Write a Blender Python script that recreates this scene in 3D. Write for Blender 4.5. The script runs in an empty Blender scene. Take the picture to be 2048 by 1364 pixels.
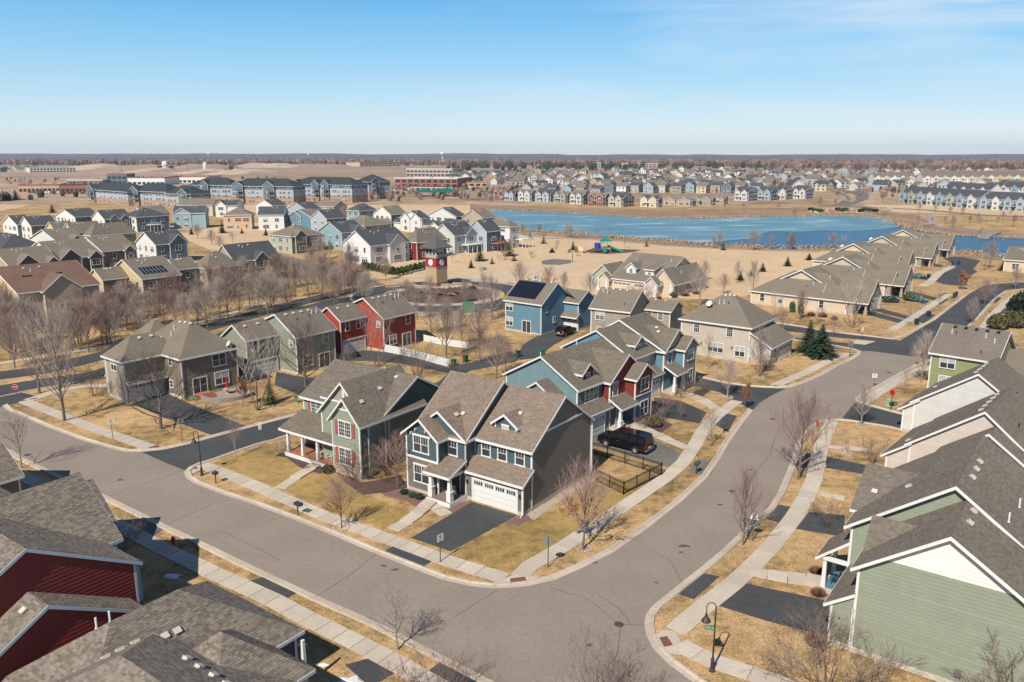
import bpy, bmesh, math, random
from math import sin, cos, radians, pi, hypot, atan2, sqrt
from mathutils import Vector, Matrix
R = random.Random(7)
scn = bpy.context.scene
COL = scn.collection

# ---------------------------------------------------------------- camera
H0, F0, VH = 31.0, 1592.0, 311.0
PIT = math.atan((682 - VH) / F0)
SP, CP = sin(PIT), cos(PIT)
cam = bpy.data.cameras.new('camera')
cam.sensor_width = 36.0
cam.lens = F0 / 2048 * 36.0
cam.clip_start = 0.5
cam.clip_end = 60000
co = bpy.data.objects.new('camera', cam)
COL.objects.link(co)
co.location = (0, 0, H0)
co.rotation_euler = (pi / 2 - PIT, 0, 0)
scn.camera = co

# ---------------------------------------------------------------- light
SUN_AZ, SUN_EL = 208.5, 45.0            # compass azimuth of the sun from +Y towards +X
w = bpy.data.worlds.new('World')
scn.world = w
w.use_nodes = True
nt = w.node_tree
nt.nodes.clear()
out = nt.nodes.new('ShaderNodeOutputWorld')
bg = nt.nodes.new('ShaderNodeBackground')
bg.inputs[1].default_value = 0.115
sky = nt.nodes.new('ShaderNodeTexSky')
sky.sky_type = 'NISHITA'
sky.sun_disc = False
sky.sun_elevation = radians(SUN_EL)
sky.sun_rotation = radians(SUN_AZ)
sky.altitude = 300
sky.air_density = 1.0
sky.dust_density = 0.2
sky.ozone_density = 2.2
# thin cirrus: streaks in the direction vector, stretched sideways
tc = nt.nodes.new('ShaderNodeTexCoord')
mp = nt.nodes.new('ShaderNodeMapping')
mp.inputs['Scale'].default_value = (1.2, 1.2, 9.0)
mp.inputs['Rotation'].default_value = (0, radians(6), 0)
nz = nt.nodes.new('ShaderNodeTexNoise')
nz.inputs['Scale'].default_value = 2.3
nz.inputs['Detail'].default_value = 7
nz.inputs['Roughness'].default_value = 0.55
nz.inputs['Distortion'].default_value = 0.5
rmp = nt.nodes.new('ShaderNodeValToRGB')
rmp.color_ramp.elements[0].position = 0.44
rmp.color_ramp.elements[1].position = 0.82
mixc = nt.nodes.new('ShaderNodeMixRGB')
mixc.inputs[2].default_value = (5.2, 5.6, 6.0, 1)
mlt = nt.nodes.new('ShaderNodeMath')
mlt.operation = 'MULTIPLY'
mlt.inputs[1].default_value = 0.95
hsv = nt.nodes.new('ShaderNodeHueSaturation')
hsv.inputs['Saturation'].default_value = 1.10
sep = nt.nodes.new('ShaderNodeSeparateXYZ')
nt.links.new(tc.outputs['Generated'], sep.inputs[0])
nt.links.new(tc.outputs['Generated'], mp.inputs[0])
nt.links.new(mp.outputs[0], nz.inputs[0])
nt.links.new(nz.outputs[0], rmp.inputs[0])
nt.links.new(rmp.outputs[0], mlt.inputs[0])
xr = nt.nodes.new('ShaderNodeMapRange')
xr.inputs[1].default_value = -0.25
xr.inputs[2].default_value = 0.5
nt.links.new(sep.outputs['X'], xr.inputs[0])
ml2 = nt.nodes.new('ShaderNodeMath')
ml2.operation = 'MULTIPLY'
nt.links.new(mlt.outputs[0], ml2.inputs[0])
nt.links.new(xr.outputs[0], ml2.inputs[1])
nt.links.new(ml2.outputs[0], mixc.inputs[0])
grd = nt.nodes.new('ShaderNodeValToRGB')
ge = grd.color_ramp.elements
ge[0].position = 0.0
ge[0].color = (0.70, 0.79, 0.84, 1)
ge[1].position = 1.0
ge[1].color = (0.012, 0.05, 0.15, 1)
for p_, c_ in ((0.03, (0.66, 0.79, 0.86)), (0.07, (0.47, 0.69, 0.85)), (0.12, (0.30, 0.59, 0.84)), (0.18, (0.165, 0.46, 0.80)), (0.30, (0.06, 0.21, 0.46)), (0.5, (0.025, 0.10, 0.27))):
    q_ = ge.new(p_)
    q_.color = (*c_, 1)
nt.links.new(sep.outputs['Z'], grd.inputs[0])
gs = nt.nodes.new('ShaderNodeVectorMath')
gs.operation = 'SCALE'
gs.inputs['Scale'].default_value = 0.76 / 0.115
nt.links.new(grd.outputs[0], gs.inputs[0])
mg = nt.nodes.new('ShaderNodeMixRGB')
mg.inputs[0].default_value = 0.85
nt.links.new(sky.outputs[0], mg.inputs[1])
nt.links.new(gs.outputs[0], mg.inputs[2])
nt.links.new(mg.outputs[0], hsv.inputs['Color'])
nt.links.new(hsv.outputs[0], mixc.inputs[1])
nt.links.new(mixc.outputs[0], bg.inputs[0])
nt.links.new(bg.outputs[0], out.inputs[0])
sl = bpy.data.lights.new('sun', 'SUN')
sl.energy = 5.0
sl.angle = radians(0.53)
sl.color = (1.0, 0.925, 0.82)
so = bpy.data.objects.new('sun', sl)
COL.objects.link(so)
az, el = radians(SUN_AZ), radians(SUN_EL)
sd = Vector((sin(az) * cos(el), cos(az) * cos(el), sin(el)))
so.rotation_euler = sd.to_track_quat('Z', 'Y').to_euler()
so.location = (0, 0, 200)
vs = scn.view_settings
ORD = 'first second third fourth fifth sixth seventh eighth ninth tenth eleventh twelfth thirteenth fourteenth fifteenth sixteenth seventeenth eighteenth nineteenth twentieth'.split()
vs.view_transform = 'Standard'
vs.look = 'None'
vs.gamma = 1
vs.use_curve_mapping = False
vs.exposure = 0.48
scn.cycles.max_bounces = 5
scn.cycles.diffuse_bounces = 3
scn.cycles.glossy_bounces = 2
scn.cycles.transmission_bounces = 2
scn.cycles.volume_bounces = 0


def at(u, v, z=0.0):
    """ground point seen at photo pixel (u, v) on the plane of height z"""
    dy = (v - 682) / F0
    d = (H0 - z) / (SP + dy * CP)
    return ((u - 1024) / F0 * d, d * (CP - dy * SP))


def ray(u, v):
    dx, dy = (u - 1024) / F0, (v - 682) / F0
    return dx, CP - dy * SP, -(SP + dy * CP)


# ---------------------------------------------------------------- materials
MATS = {}
ALB = 0.80


def mat(name, col, rough=0.85, var=0.12, scale=3.0, bump=0.0, metal=0.0, spec=0.3, big=0.0, island=0.0, col2=None, bscale=None, orand=0.0, speck=0.0):
    if name in MATS:
        return MATS[name]
    col = tuple(x * ALB for x in col)
    m = bpy.data.materials.new(name)
    m.use_nodes = True
    t = m.node_tree
    b = t.nodes['Principled BSDF']
    b.inputs['Roughness'].default_value = rough
    b.inputs['Metallic'].default_value = metal
    b.inputs['Specular IOR Level'].default_value = spec
    c = (*col, 1)
    MATS[name] = m
    if var <= 0 and not island and not col2:
        b.inputs['Base Color'].default_value = c
        return m
    tc = t.nodes.new('ShaderNodeTexCoord')
    n = t.nodes.new('ShaderNodeTexNoise')
    n.inputs['Scale'].default_value = scale
    n.inputs['Detail'].default_value = 5
    n.inputs['Roughness'].default_value = 0.65
    t.links.new(tc.outputs['Object'], n.inputs['Vector'])
    mx = t.nodes.new('ShaderNodeMixRGB')
    lo = col2 if col2 else tuple(x * (1 - var) for x in col)
    hi = col if col2 else tuple(min(1, x * (1 + var)) for x in col)
    mx.inputs[1].default_value = (*lo, 1)
    mx.inputs[2].default_value = (*hi, 1)
    r = t.nodes.new('ShaderNodeMapRange')
    r.inputs[1].default_value = 0.35
    r.inputs[2].default_value = 0.65
    t.links.new(n.outputs[0], r.inputs[0])
    t.links.new(r.outputs[0], mx.inputs[0])
    last = mx.outputs[0]
    if big:
        n2 = t.nodes.new('ShaderNodeTexNoise')
        n2.inputs['Scale'].default_value = scale * 0.08
        n2.inputs['Detail'].default_value = 3
        t.links.new(tc.outputs['Object'], n2.inputs['Vector'])
        r2 = t.nodes.new('ShaderNodeMapRange')
        r2.inputs[1].default_value = 0.3
        r2.inputs[2].default_value = 0.7
        r2.inputs[3].default_value = 1 - big
        r2.inputs[4].default_value = 1 + big
        t.links.new(n2.outputs[0], r2.inputs[0])
        v = t.nodes.new('ShaderNodeVectorMath')
        v.operation = 'SCALE'
        t.links.new(last, v.inputs[0])
        t.links.new(r2.outputs[0], v.inputs['Scale'])
        last = v.outputs[0]
    if island:
        g = t.nodes.new('ShaderNodeNewGeometry')
        r3 = t.nodes.new('ShaderNodeMapRange')
        r3.inputs[3].default_value = 1 - island
        r3.inputs[4].default_value = 1 + island
        t.links.new(g.outputs['Random Per Island'], r3.inputs[0])
        v = t.nodes.new('ShaderNodeVectorMath')
        v.operation = 'SCALE'
        t.links.new(last, v.inputs[0])
        t.links.new(r3.outputs[0], v.inputs['Scale'])
        last = v.outputs[0]
    if orand:
        g = t.nodes.new('ShaderNodeObjectInfo')
        r3 = t.nodes.new('ShaderNodeMapRange')
        r3.inputs[3].default_value = 1 - orand
        r3.inputs[4].default_value = 1 + orand
        t.links.new(g.outputs['Random'], r3.inputs[0])
        v = t.nodes.new('ShaderNodeVectorMath')
        v.operation = 'SCALE'
        t.links.new(last, v.inputs[0])
        t.links.new(r3.outputs[0], v.inputs['Scale'])
        last = v.outputs[0]
    if speck:
        n3 = t.nodes.new('ShaderNodeTexNoise')
        n3.inputs['Scale'].default_value = 9.0
        n3.inputs['Detail'].default_value = 8
        n3.inputs['Roughness'].default_value = 0.85
        t.links.new(tc.outputs['Object'], n3.inputs['Vector'])
        r3 = t.nodes.new('ShaderNodeMapRange')
        r3.inputs[1].default_value = 0.36
        r3.inputs[2].default_value = 0.64
        r3.inputs[3].default_value = 1 - speck
        r3.inputs[4].default_value = 1 + speck
        t.links.new(n3.outputs[0], r3.inputs[0])
        v = t.nodes.new('ShaderNodeVectorMath')
        v.operation = 'SCALE'
        t.links.new(last, v.inputs[0])
        t.links.new(r3.outputs[0], v.inputs['Scale'])
        last = v.outputs[0]
    t.links.new(last, b.inputs['Base Color'])
    if bump:
        bn = t.nodes.new('ShaderNodeBump')
        bn.inputs['Strength'].default_value = bump
        bn.inputs['Distance'].default_value = 0.05
        src = n
        if bscale:
            src = t.nodes.new('ShaderNodeTexNoise')
            src.inputs['Scale'].default_value = bscale
            src.inputs['Detail'].default_value = 4
            t.links.new(tc.outputs['Object'], src.inputs['Vector'])
        t.links.new(src.outputs[0], bn.inputs['Height'])
        t.links.new(bn.outputs[0], b.inputs['Normal'])
    return m


def ground_mat(name, stops, s1=0.25, s2=2.2, s3=14.0, bump=0.5):
    """dead-grass sheets: three noises picking between dry, straw and olive"""
    stops = [(p, tuple(x * ALB for x in c)) for p, c in stops]
    m = bpy.data.materials.new(name)
    m.use_nodes = True
    t = m.node_tree
    b = t.nodes['Principled BSDF']
    b.inputs['Roughness'].default_value = 0.95
    b.inputs['Specular IOR Level'].default_value = 0.1
    tc = t.nodes.new('ShaderNodeTexCoord')

    def nz(s, d=4):
        n = t.nodes.new('ShaderNodeTexNoise')
        n.inputs['Scale'].default_value = s
        n.inputs['Detail'].default_value = d
        n.inputs['Roughness'].default_value = 0.6
        t.links.new(tc.outputs['Object'], n.inputs['Vector'])
        return n.outputs[0]

    a, c, d = nz(s1 * 0.3), nz(s1 * 2.5), nz(s3, 7)
    e = nz(s2)

    def ma(op, x, y):
        k = t.nodes.new('ShaderNodeMath')
        k.operation = op
        for i, q in ((0, x), (1, y)):
            if isinstance(q, (int, float)):
                k.inputs[i].default_value = q
            else:
                t.links.new(q, k.inputs[i])
        return k.outputs[0]
    f = ma('ADD', ma('ADD', ma('MULTIPLY', a, 0.38), ma('MULTIPLY', c, 0.30)), ma('ADD', ma('MULTIPLY', e, 0.17), ma('MULTIPLY', d, 0.15)))
    rp = t.nodes.new('ShaderNodeValToRGB')
    els = rp.color_ramp.elements
    els[0].position = stops[0][0]
    els[0].color = (*stops[0][1], 1)
    els[1].position = stops[-1][0]
    els[1].color = (*stops[-1][1], 1)
    for p, cc in stops[1:-1]:
        x = els.new(p)
        x.color = (*cc, 1)
    t.links.new(f, rp.inputs[0])
    sc = t.nodes.new('ShaderNodeVectorMath')
    sc.operation = 'SCALE'
    mr = t.nodes.new('ShaderNodeMapRange')
    mr.inputs[1].default_value = 0.3
    mr.inputs[2].default_value = 0.7
    mr.inputs[3].default_value = 0.68
    mr.inputs[4].default_value = 1.30
    t.links.new(d, mr.inputs[0])
    t.links.new(rp.outputs[0], sc.inputs[0])
    t.links.new(mr.outputs[0], sc.inputs['Scale'])
    t.links.new(sc.outputs[0], b.inputs['Base Color'])
    bn = t.nodes.new('ShaderNodeBump')
    bn.inputs['Strength'].default_value = bump
    bn.inputs['Distance'].default_value = 0.06
    t.links.new(d, bn.inputs['Height'])
    t.links.new(bn.outputs[0], b.inputs['Normal'])
    MATS[name] = m
    return m


WHITE = mat('white_trim', (0.72, 0.72, 0.70), 0.5, 0.03)
GLASS = mat('window_glass', (0.035, 0.045, 0.055), 0.06, 0, spec=0.7)
BLIND = mat('window_blind', (0.42, 0.43, 0.42), 0.3, 0.05, spec=0.6)
CONC = mat('concrete', (0.50, 0.44, 0.36), 0.9, 0.09, 6, 0.15, big=0.1)
CURB = mat('kerb_concrete', (0.46, 0.40, 0.32), 0.9, 0.12, 4, 0.1, big=0.1)
BARK = mat('bark_grey', (0.16, 0.13, 0.11), 0.9, 0.3, 12)
BARK_L = mat('bark_pale', (0.30, 0.26, 0.22), 0.9, 0.25, 12)
TWIG = mat('twig_grey', (0.31, 0.25, 0.22), 0.9, 0.2, 6)
TWIG_R = mat('twig_reddish', (0.31, 0.205, 0.185), 0.9, 0.2, 6)
TWIG_D = mat('twig_dark', (0.12, 0.09, 0.075), 0.9, 0.2, 6)
TWIG_P = mat('twig_pale', (0.40, 0.33, 0.29), 0.9, 0.2, 6)
LEAFB = mat('dry_leaf', (0.36, 0.17, 0.08), 0.9, 0.3, 3, island=0.3)
NEEDLE = mat('spruce_needles', (0.055, 0.085, 0.05), 0.9, 0.3, 3, island=0.35)
NEEDLE_B = mat('blue_spruce_needles', (0.13, 0.20, 0.20), 0.9, 0.3, 3, island=0.3)
ARBO = mat('arborvitae_leaves', (0.07, 0.09, 0.03), 0.9, 0.3, 3, island=0.35)
BLACKM = mat('black_metal', (0.02, 0.02, 0.022), 0.45, 0)
DARKB = mat('bronze_metal', (0.055, 0.035, 0.03), 0.5, 0.1)
STEEL = mat('galvanized_steel', (0.35, 0.36, 0.37), 0.45, 0.05, metal=0.6)
ASPH = mat('street_asphalt', (0.262, 0.217, 0.178), 0.95, 0.07, 2.5, 0.25, big=0.07, bscale=30, speck=0.22)
ASPHD = mat('dark_asphalt', (0.062, 0.064, 0.066), 0.85, 0.14, 2, 0.2, big=0.16, bscale=30, speck=0.2)
ASPHM = mat('worn_asphalt', (0.16, 0.145, 0.13), 0.9, 0.14, 2, 0.2, big=0.16, bscale=30, speck=0.2)
MULCH = mat('mulch', (0.10, 0.062, 0.05), 0.95, 0.45, 9, 0.8, island=0)
MULCHR = mat('red_rock_mulch', (0.20, 0.115, 0.10), 0.95, 0.4, 8, 0.8)
GRAVEL = mat('pale_gravel', (0.42, 0.35, 0.29), 0.95, 0.4, 9, 0.8)
WOODR = mat('cedar_deck', (0.36, 0.14, 0.075), 0.8, 0.15, 4)
BRICK = mat('brick_red', (0.28, 0.12, 0.08), 0.9, 0.25, 8)
STONEW = mat('stone_veneer', (0.42, 0.33, 0.26), 0.9, 0.3, 5)


# ---------------------------------------------------------------- object helpers
def prop(o, label=None, cat=None, group=None, kind=None):
    if label:
        o['label'] = label
    if cat:
        o['category'] = cat
    if group:
        o['group'] = group
    if kind:
        o['kind'] = kind
    return o


def link(o, parent=None):
    COL.objects.link(o)
    if parent is not None:
        o.parent = parent
    return o


def empty(name, loc, rz=0.0, label=None, cat=None, group=None):
    o = bpy.data.objects.new(name, None)
    o.empty_display_size = 0.2
    o.location = loc if len(loc) == 3 else (loc[0], loc[1], 0)
    o.rotation_euler = (0, 0, rz)
    COL.objects.link(o)
    return prop(o, label, cat, group)


def tree_copy(o, parent=None):
    c = o.copy()
    COL.objects.link(c)
    if parent is not None:
        c.parent = parent
    for ch in list(o.children):
        tree_copy(ch, c)
    return c


class MB:
    """mesh builder: boxes, beams, tubes, prisms gathered into one mesh"""

    def __init__(s):
        s.v, s.f, s.m = [], [], []

    def poly(s, pts, mi=0):
        n = len(s.v)
        s.v += [tuple(p) for p in pts]
        s.f.append(tuple(range(n, n + len(pts))))
        s.m.append(mi)
        return s

    def box(s, x0, y0, z0, x1, y1, z1, mi=0):
        n = len(s.v)
        s.v += [(x0, y0, z0), (x1, y0, z0), (x1, y1, z0), (x0, y1, z0), (x0, y0, z1), (x1, y0, z1), (x1, y1, z1), (x0, y1, z1)]
        for q in ((0, 3, 2, 1), (4, 5, 6, 7), (0, 1, 5, 4), (1, 2, 6, 5), (2, 3, 7, 6), (3, 0, 4, 7)):
            s.f.append(tuple(n + i for i in q))
            s.m.append(mi)
        return s

    def beam(s, a, b, w, h, mi=0):
        """box beam from a to b, w across (horizontal), h vertical"""
        a, b = Vector(a), Vector(b)
        d = b - a
        hd = Vector((d.x, d.y, 0))
        if hd.length < 1e-6:
            sx, sy = Vector((w / 2, 0, 0)), Vector((0, h / 2, 0))
        else:
            hd.normalize()
            sx = Vector((-hd.y, hd.x, 0)) * (w / 2)
            sy = Vector((0, 0, h / 2))
        n = len(s.v)
        for p in (a, b):
            for k, l in ((-1, -1), (1, -1), (1, 1), (-1, 1)):
                s.v.append(tuple(p + sx * k + sy * l))
        for q in ((0, 1, 2, 3), (7, 6, 5, 4), (0, 4, 5, 1), (1, 5, 6, 2), (2, 6, 7, 3), (3, 7, 4, 0)):
            s.f.append(tuple(n + i for i in q))
            s.m.append(mi)
        return s

    def prism(s, pts, z0, z1, mi=0):
        """pts: xy polygon (ccw)"""
        n = len(s.v)
        k = len(pts)
        s.v += [(p[0], p[1], z0) for p in pts] + [(p[0], p[1], z1) for p in pts]
        s.f.append(tuple(n + i for i in range(k - 1, -1, -1)))
        s.f.append(tuple(n + k + i for i in range(k)))
        s.m += [mi, mi]
        for i in range(k):
            j = (i + 1) % k
            s.f.append((n + i, n + j, n + k + j, n + k + i))
            s.m.append(mi)
        return s

    def slab(s, pts, t, mi=0, mb=0):
        """3d polygon (ccw from above) given downward thickness t"""
        n = len(s.v)
        k = len(pts)
        s.v += [tuple(p) for p in pts] + [(p[0], p[1], p[2] - t) for p in pts]
        s.f.append(tuple(n + i for i in range(k)))
        s.m.append(mi)
        s.f.append(tuple(n + k + i for i in range(k - 1, -1, -1)))
        s.m.append(mb)
        for i in range(k):
            j = (i + 1) % k
            s.f.append((n + j, n + i, n + k + i, n + k + j))
            s.m.append(mb)
        return s

    def tube(s, a, b, r0, r1, n=6, mi=0, cap=False):
        a, b = Vector(a), Vector(b)
        d = b - a
        if d.length < 1e-6:
            return s
        d.normalize()
        x = d.orthogonal().normalized()
        y = d.cross(x)
        k = len(s.v)
        for p, r in ((a, r0), (b, r1)):
            for i in range(n):
                t = 2 * pi * i / n
                s.v.append(tuple(p + x * (r * cos(t)) + y * (r * sin(t))))
        for i in range(n):
            j = (i + 1) % n
            s.f.append((k + i, k + j, k + n + j, k + n + i))
            s.m.append(mi)
        if cap:
            s.f.append(tuple(k + i for i in range(n - 1, -1, -1)))
            s.f.append(tuple(k + n + i for i in range(n)))
            s.m += [mi, mi]
        return s

    def lathe(s, prof, n=12, cx=0, cy=0, mi=0):
        """prof: list of (r, z)"""
        k = len(s.v)
        for r, z in prof:
            for i in range(n):
                t = 2 * pi * i / n
                s.v.append((cx + r * cos(t), cy + r * sin(t), z))
        for a in range(len(prof) - 1):
            for i in range(n):
                j = (i + 1) % n
                s.f.append((k + a * n + i, k + a * n + j, k + (a + 1) * n + j, k + (a + 1) * n + i))
                s.m.append(mi)
        s.f.append(tuple(k + i for i in range(n - 1, -1, -1)))
        s.f.append(tuple(k + (len(prof) - 1) * n + i for i in range(n)))
        s.m += [mi, mi]
        return s

    def mesh(s, name, mats, smooth=False):
        me = bpy.data.meshes.new(name)
        me.from_pydata(s.v, [], s.f)
        if not isinstance(mats, (list, tuple)):
            mats = [mats]
        for m in mats:
            me.materials.append(m)
        if len(mats) > 1:
            me.polygons.foreach_set('material_index', s.m)
        if smooth:
            me.polygons.foreach_set('use_smooth', [True] * len(s.f))
        me.update()
        return me

    def obj(s, name, mats, parent=None, smooth=False, kind=None):
        o = bpy.data.objects.new(name, s.mesh(name, mats, smooth))
        link(o, parent)
        if kind:
            o['kind'] = kind
        return o


def inst(name, me, parent=None, loc=(0, 0, 0), rz=0.0, sc=None):
    o = bpy.data.objects.new(name, me)
    link(o, parent)
    o.location = loc
    o.rotation_euler = (0, 0, rz)
    if sc:
        o.scale = sc if hasattr(sc, '__len__') else (sc, sc, sc)
    return o


def clip(poly, ax, val, gt):
    """convex polygon against a line coordinate[ax]=val, keeping the larger (gt) or smaller side"""
    res = []
    n = len(poly)
    for i in range(n):
        a, b = poly[i], poly[(i + 1) % n]
        ia = (a[ax] >= val) if gt else (a[ax] <= val)
        ib = (b[ax] >= val) if gt else (b[ax] <= val)
        if ia:
            res.append(a)
        if ia != ib:
            t = (val - a[ax]) / (b[ax] - a[ax])
            res.append((a[0] + (b[0] - a[0]) * t, a[1] + (b[1] - a[1]) * t))
    return res


# ---------------------------------------------------------------- windows and doors (shared meshes)
WC = {}


def win_meshes(w, h, n, style, trim=WHITE):
    k = (round(w, 2), round(h, 2), n, style, trim.name)
    if k in WC:
        return WC[k]
    t = 0.11 if style != 'far' else 0.09
    m = MB()
    m.box(-w / 2 - t, -0.07, -0.02, -w / 2, 0, h)
    m.box(w / 2, -0.07, -0.02, w / 2 + t, 0, h)
    ex = 0.05 if style in ('m', 'c') else 0.0
    m.box(-w / 2 - t - ex, -0.085, h, w / 2 + t + ex, 0, h + t + (0.05 if ex else 0))
    m.box(-w / 2 - t - ex, -0.10, -t - 0.02, w / 2 + t + ex, 0, -0.02)
    sw = w / n
    for i in range(1, n):
        x = -w / 2 + i * sw
        m.box(x - 0.045, -0.065, 0, x + 0.045, 0, h)
    if style == 'door':
        pass
    elif style != 'pic':
        m.box(-w / 2, -0.06, h * 0.5 - 0.025, w / 2, 0, h * 0.5 + 0.025)
    if style == 'm':
        for i in range(n):
            for q in (0.33, 0.67):
                x = -w / 2 + (i + q) * sw
                m.box(x - 0.016, -0.056, h * 0.5, x + 0.016, -0.03, h)
    if style == 'g':
        for i in range(n):
            for q in (0.33, 0.67):
                x = -w / 2 + (i + q) * sw
                m.box(x - 0.014, -0.056, 0, x + 0.014, -0.03, h)
            for q in (0.25, 0.75):
                m.box(-w / 2 + i * sw, -0.054, h * q - 0.013, -w / 2 + (i + 1) * sw, -0.03, h * q + 0.013)
    fr = m.mesh('window', trim)
    p = MB().box(-sw / 2 + 0.03, -0.045, 0.01, sw / 2 - 0.03, -0.02, h - 0.01)
    pm = p.mesh('pane', GLASS)
    p2 = MB().box(-sw / 2 + 0.03, -0.045, 0.01, sw / 2 - 0.03, -0.02, h * 0.5, 0).box(-sw / 2 + 0.03, -0.045, h * 0.5, sw / 2 - 0.03, -0.02, h - 0.01, 1)
    pm2 = p2.mesh('pane', [GLASS, BLIND])
    WC[k] = (fr, pm, pm2, sw)
    return WC[k]


GC = {}


def gar_meshes(w, h, col):
    k = (round(w, 2), round(h, 2), col.name)
    if k in GC:
        return GC[k]
    fr = MB().box(-w / 2 - 0.14, -0.08, 0, -w / 2, 0, h).box(w / 2, -0.08, 0, w / 2 + 0.14, 0, h).box(-w / 2 - 0.14, -0.09, h, w / 2 + 0.14, 0, h + 0.16).mesh('garage_frame', WHITE)
    m = MB()
    nc = max(2, round(w / 1.22))
    for r in range(4):
        z0, z1 = h * r / 4 + 0.012, h * (r + 1) / 4 - 0.012
        m.box(-w / 2 + 0.01, -0.035, z0, w / 2 - 0.01, 0, z1)
        for c in range(nc):
            x0, x1 = -w / 2 + w * c / nc + 0.09, -w / 2 + w * (c + 1) / nc - 0.09
            if r < 3:
                m.box(x0, -0.05, z0 + 0.09, x1, -0.03, z1 - 0.09)
    g = MB()
    for c in range(nc):
        x0, x1 = -w / 2 + w * c / nc + 0.13, -w / 2 + w * (c + 1) / nc - 0.13
        for q in range(1, 4):
            a = x0 + (x1 - x0) * q / 4
            m.box(a - 0.025, -0.06, h * 0.75 + 0.10, a + 0.025, -0.04, h - 0.09)
    g.box(-(x1 - x0) / 2, -0.045, h * 0.75 + 0.10, (x1 - x0) / 2, -0.03, h - 0.09)
    me = m.mesh('garage_door', col)
    gm = g.mesh('pane', GLASS)
    GC[k] = (fr, me, gm, [-w / 2 + w * (c + 0.5) / nc for c in range(nc)])
    return GC[k]


VENT = MB().box(-0.16, -0.19, 0, 0.16, 0.19, 0.05).prism([(-0.2, -0.22), (0.2, -0.22), (0.2, 0.14), (-0.2, 0.14)], 0.05, 0.16).mesh('roof_vent', mat('vent_metal', (0.55, 0.52, 0.47), 0.5, 0.05))
VENTD = MB().box(-0.16, -0.19, 0, 0.16, 0.19, 0.05).prism([(-0.2, -0.22), (0.2, -0.22), (0.2, 0.14), (-0.2, 0.14)], 0.05, 0.15).mesh('roof_vent', BLACKM)
PIPE = MB().tube((0, 0, -0.2), (0, 0, 0.65), 0.06, 0.06, 8, 0, True).tube((0, 0, 0.0), (0, 0, 0.08), 0.1, 0.07, 8).mesh('vent_pipe', WHITE)
PIPED = MB().tube((0, 0, -0.2), (0, 0, 0.35), 0.06, 0.06, 8, 0, True).tube((0, 0, 0.0), (0, 0, 0.08), 0.12, 0.07, 8).mesh('vent_pipe', BLACKM)
BOARD = 0.25
SIDES = {'f': 0.0, 'r': pi / 2, 'b': pi, 'l': -pi / 2}


def sidept(side, c, s, d=0.0):
    """point on a wall plane: side f/b at y=c, r/l at x=c; s runs along; d metres outward"""
    return {'f': (s, c - d), 'b': (s, c + d), 'r': (c + d, s), 'l': (c - d, s)}[side]


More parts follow.
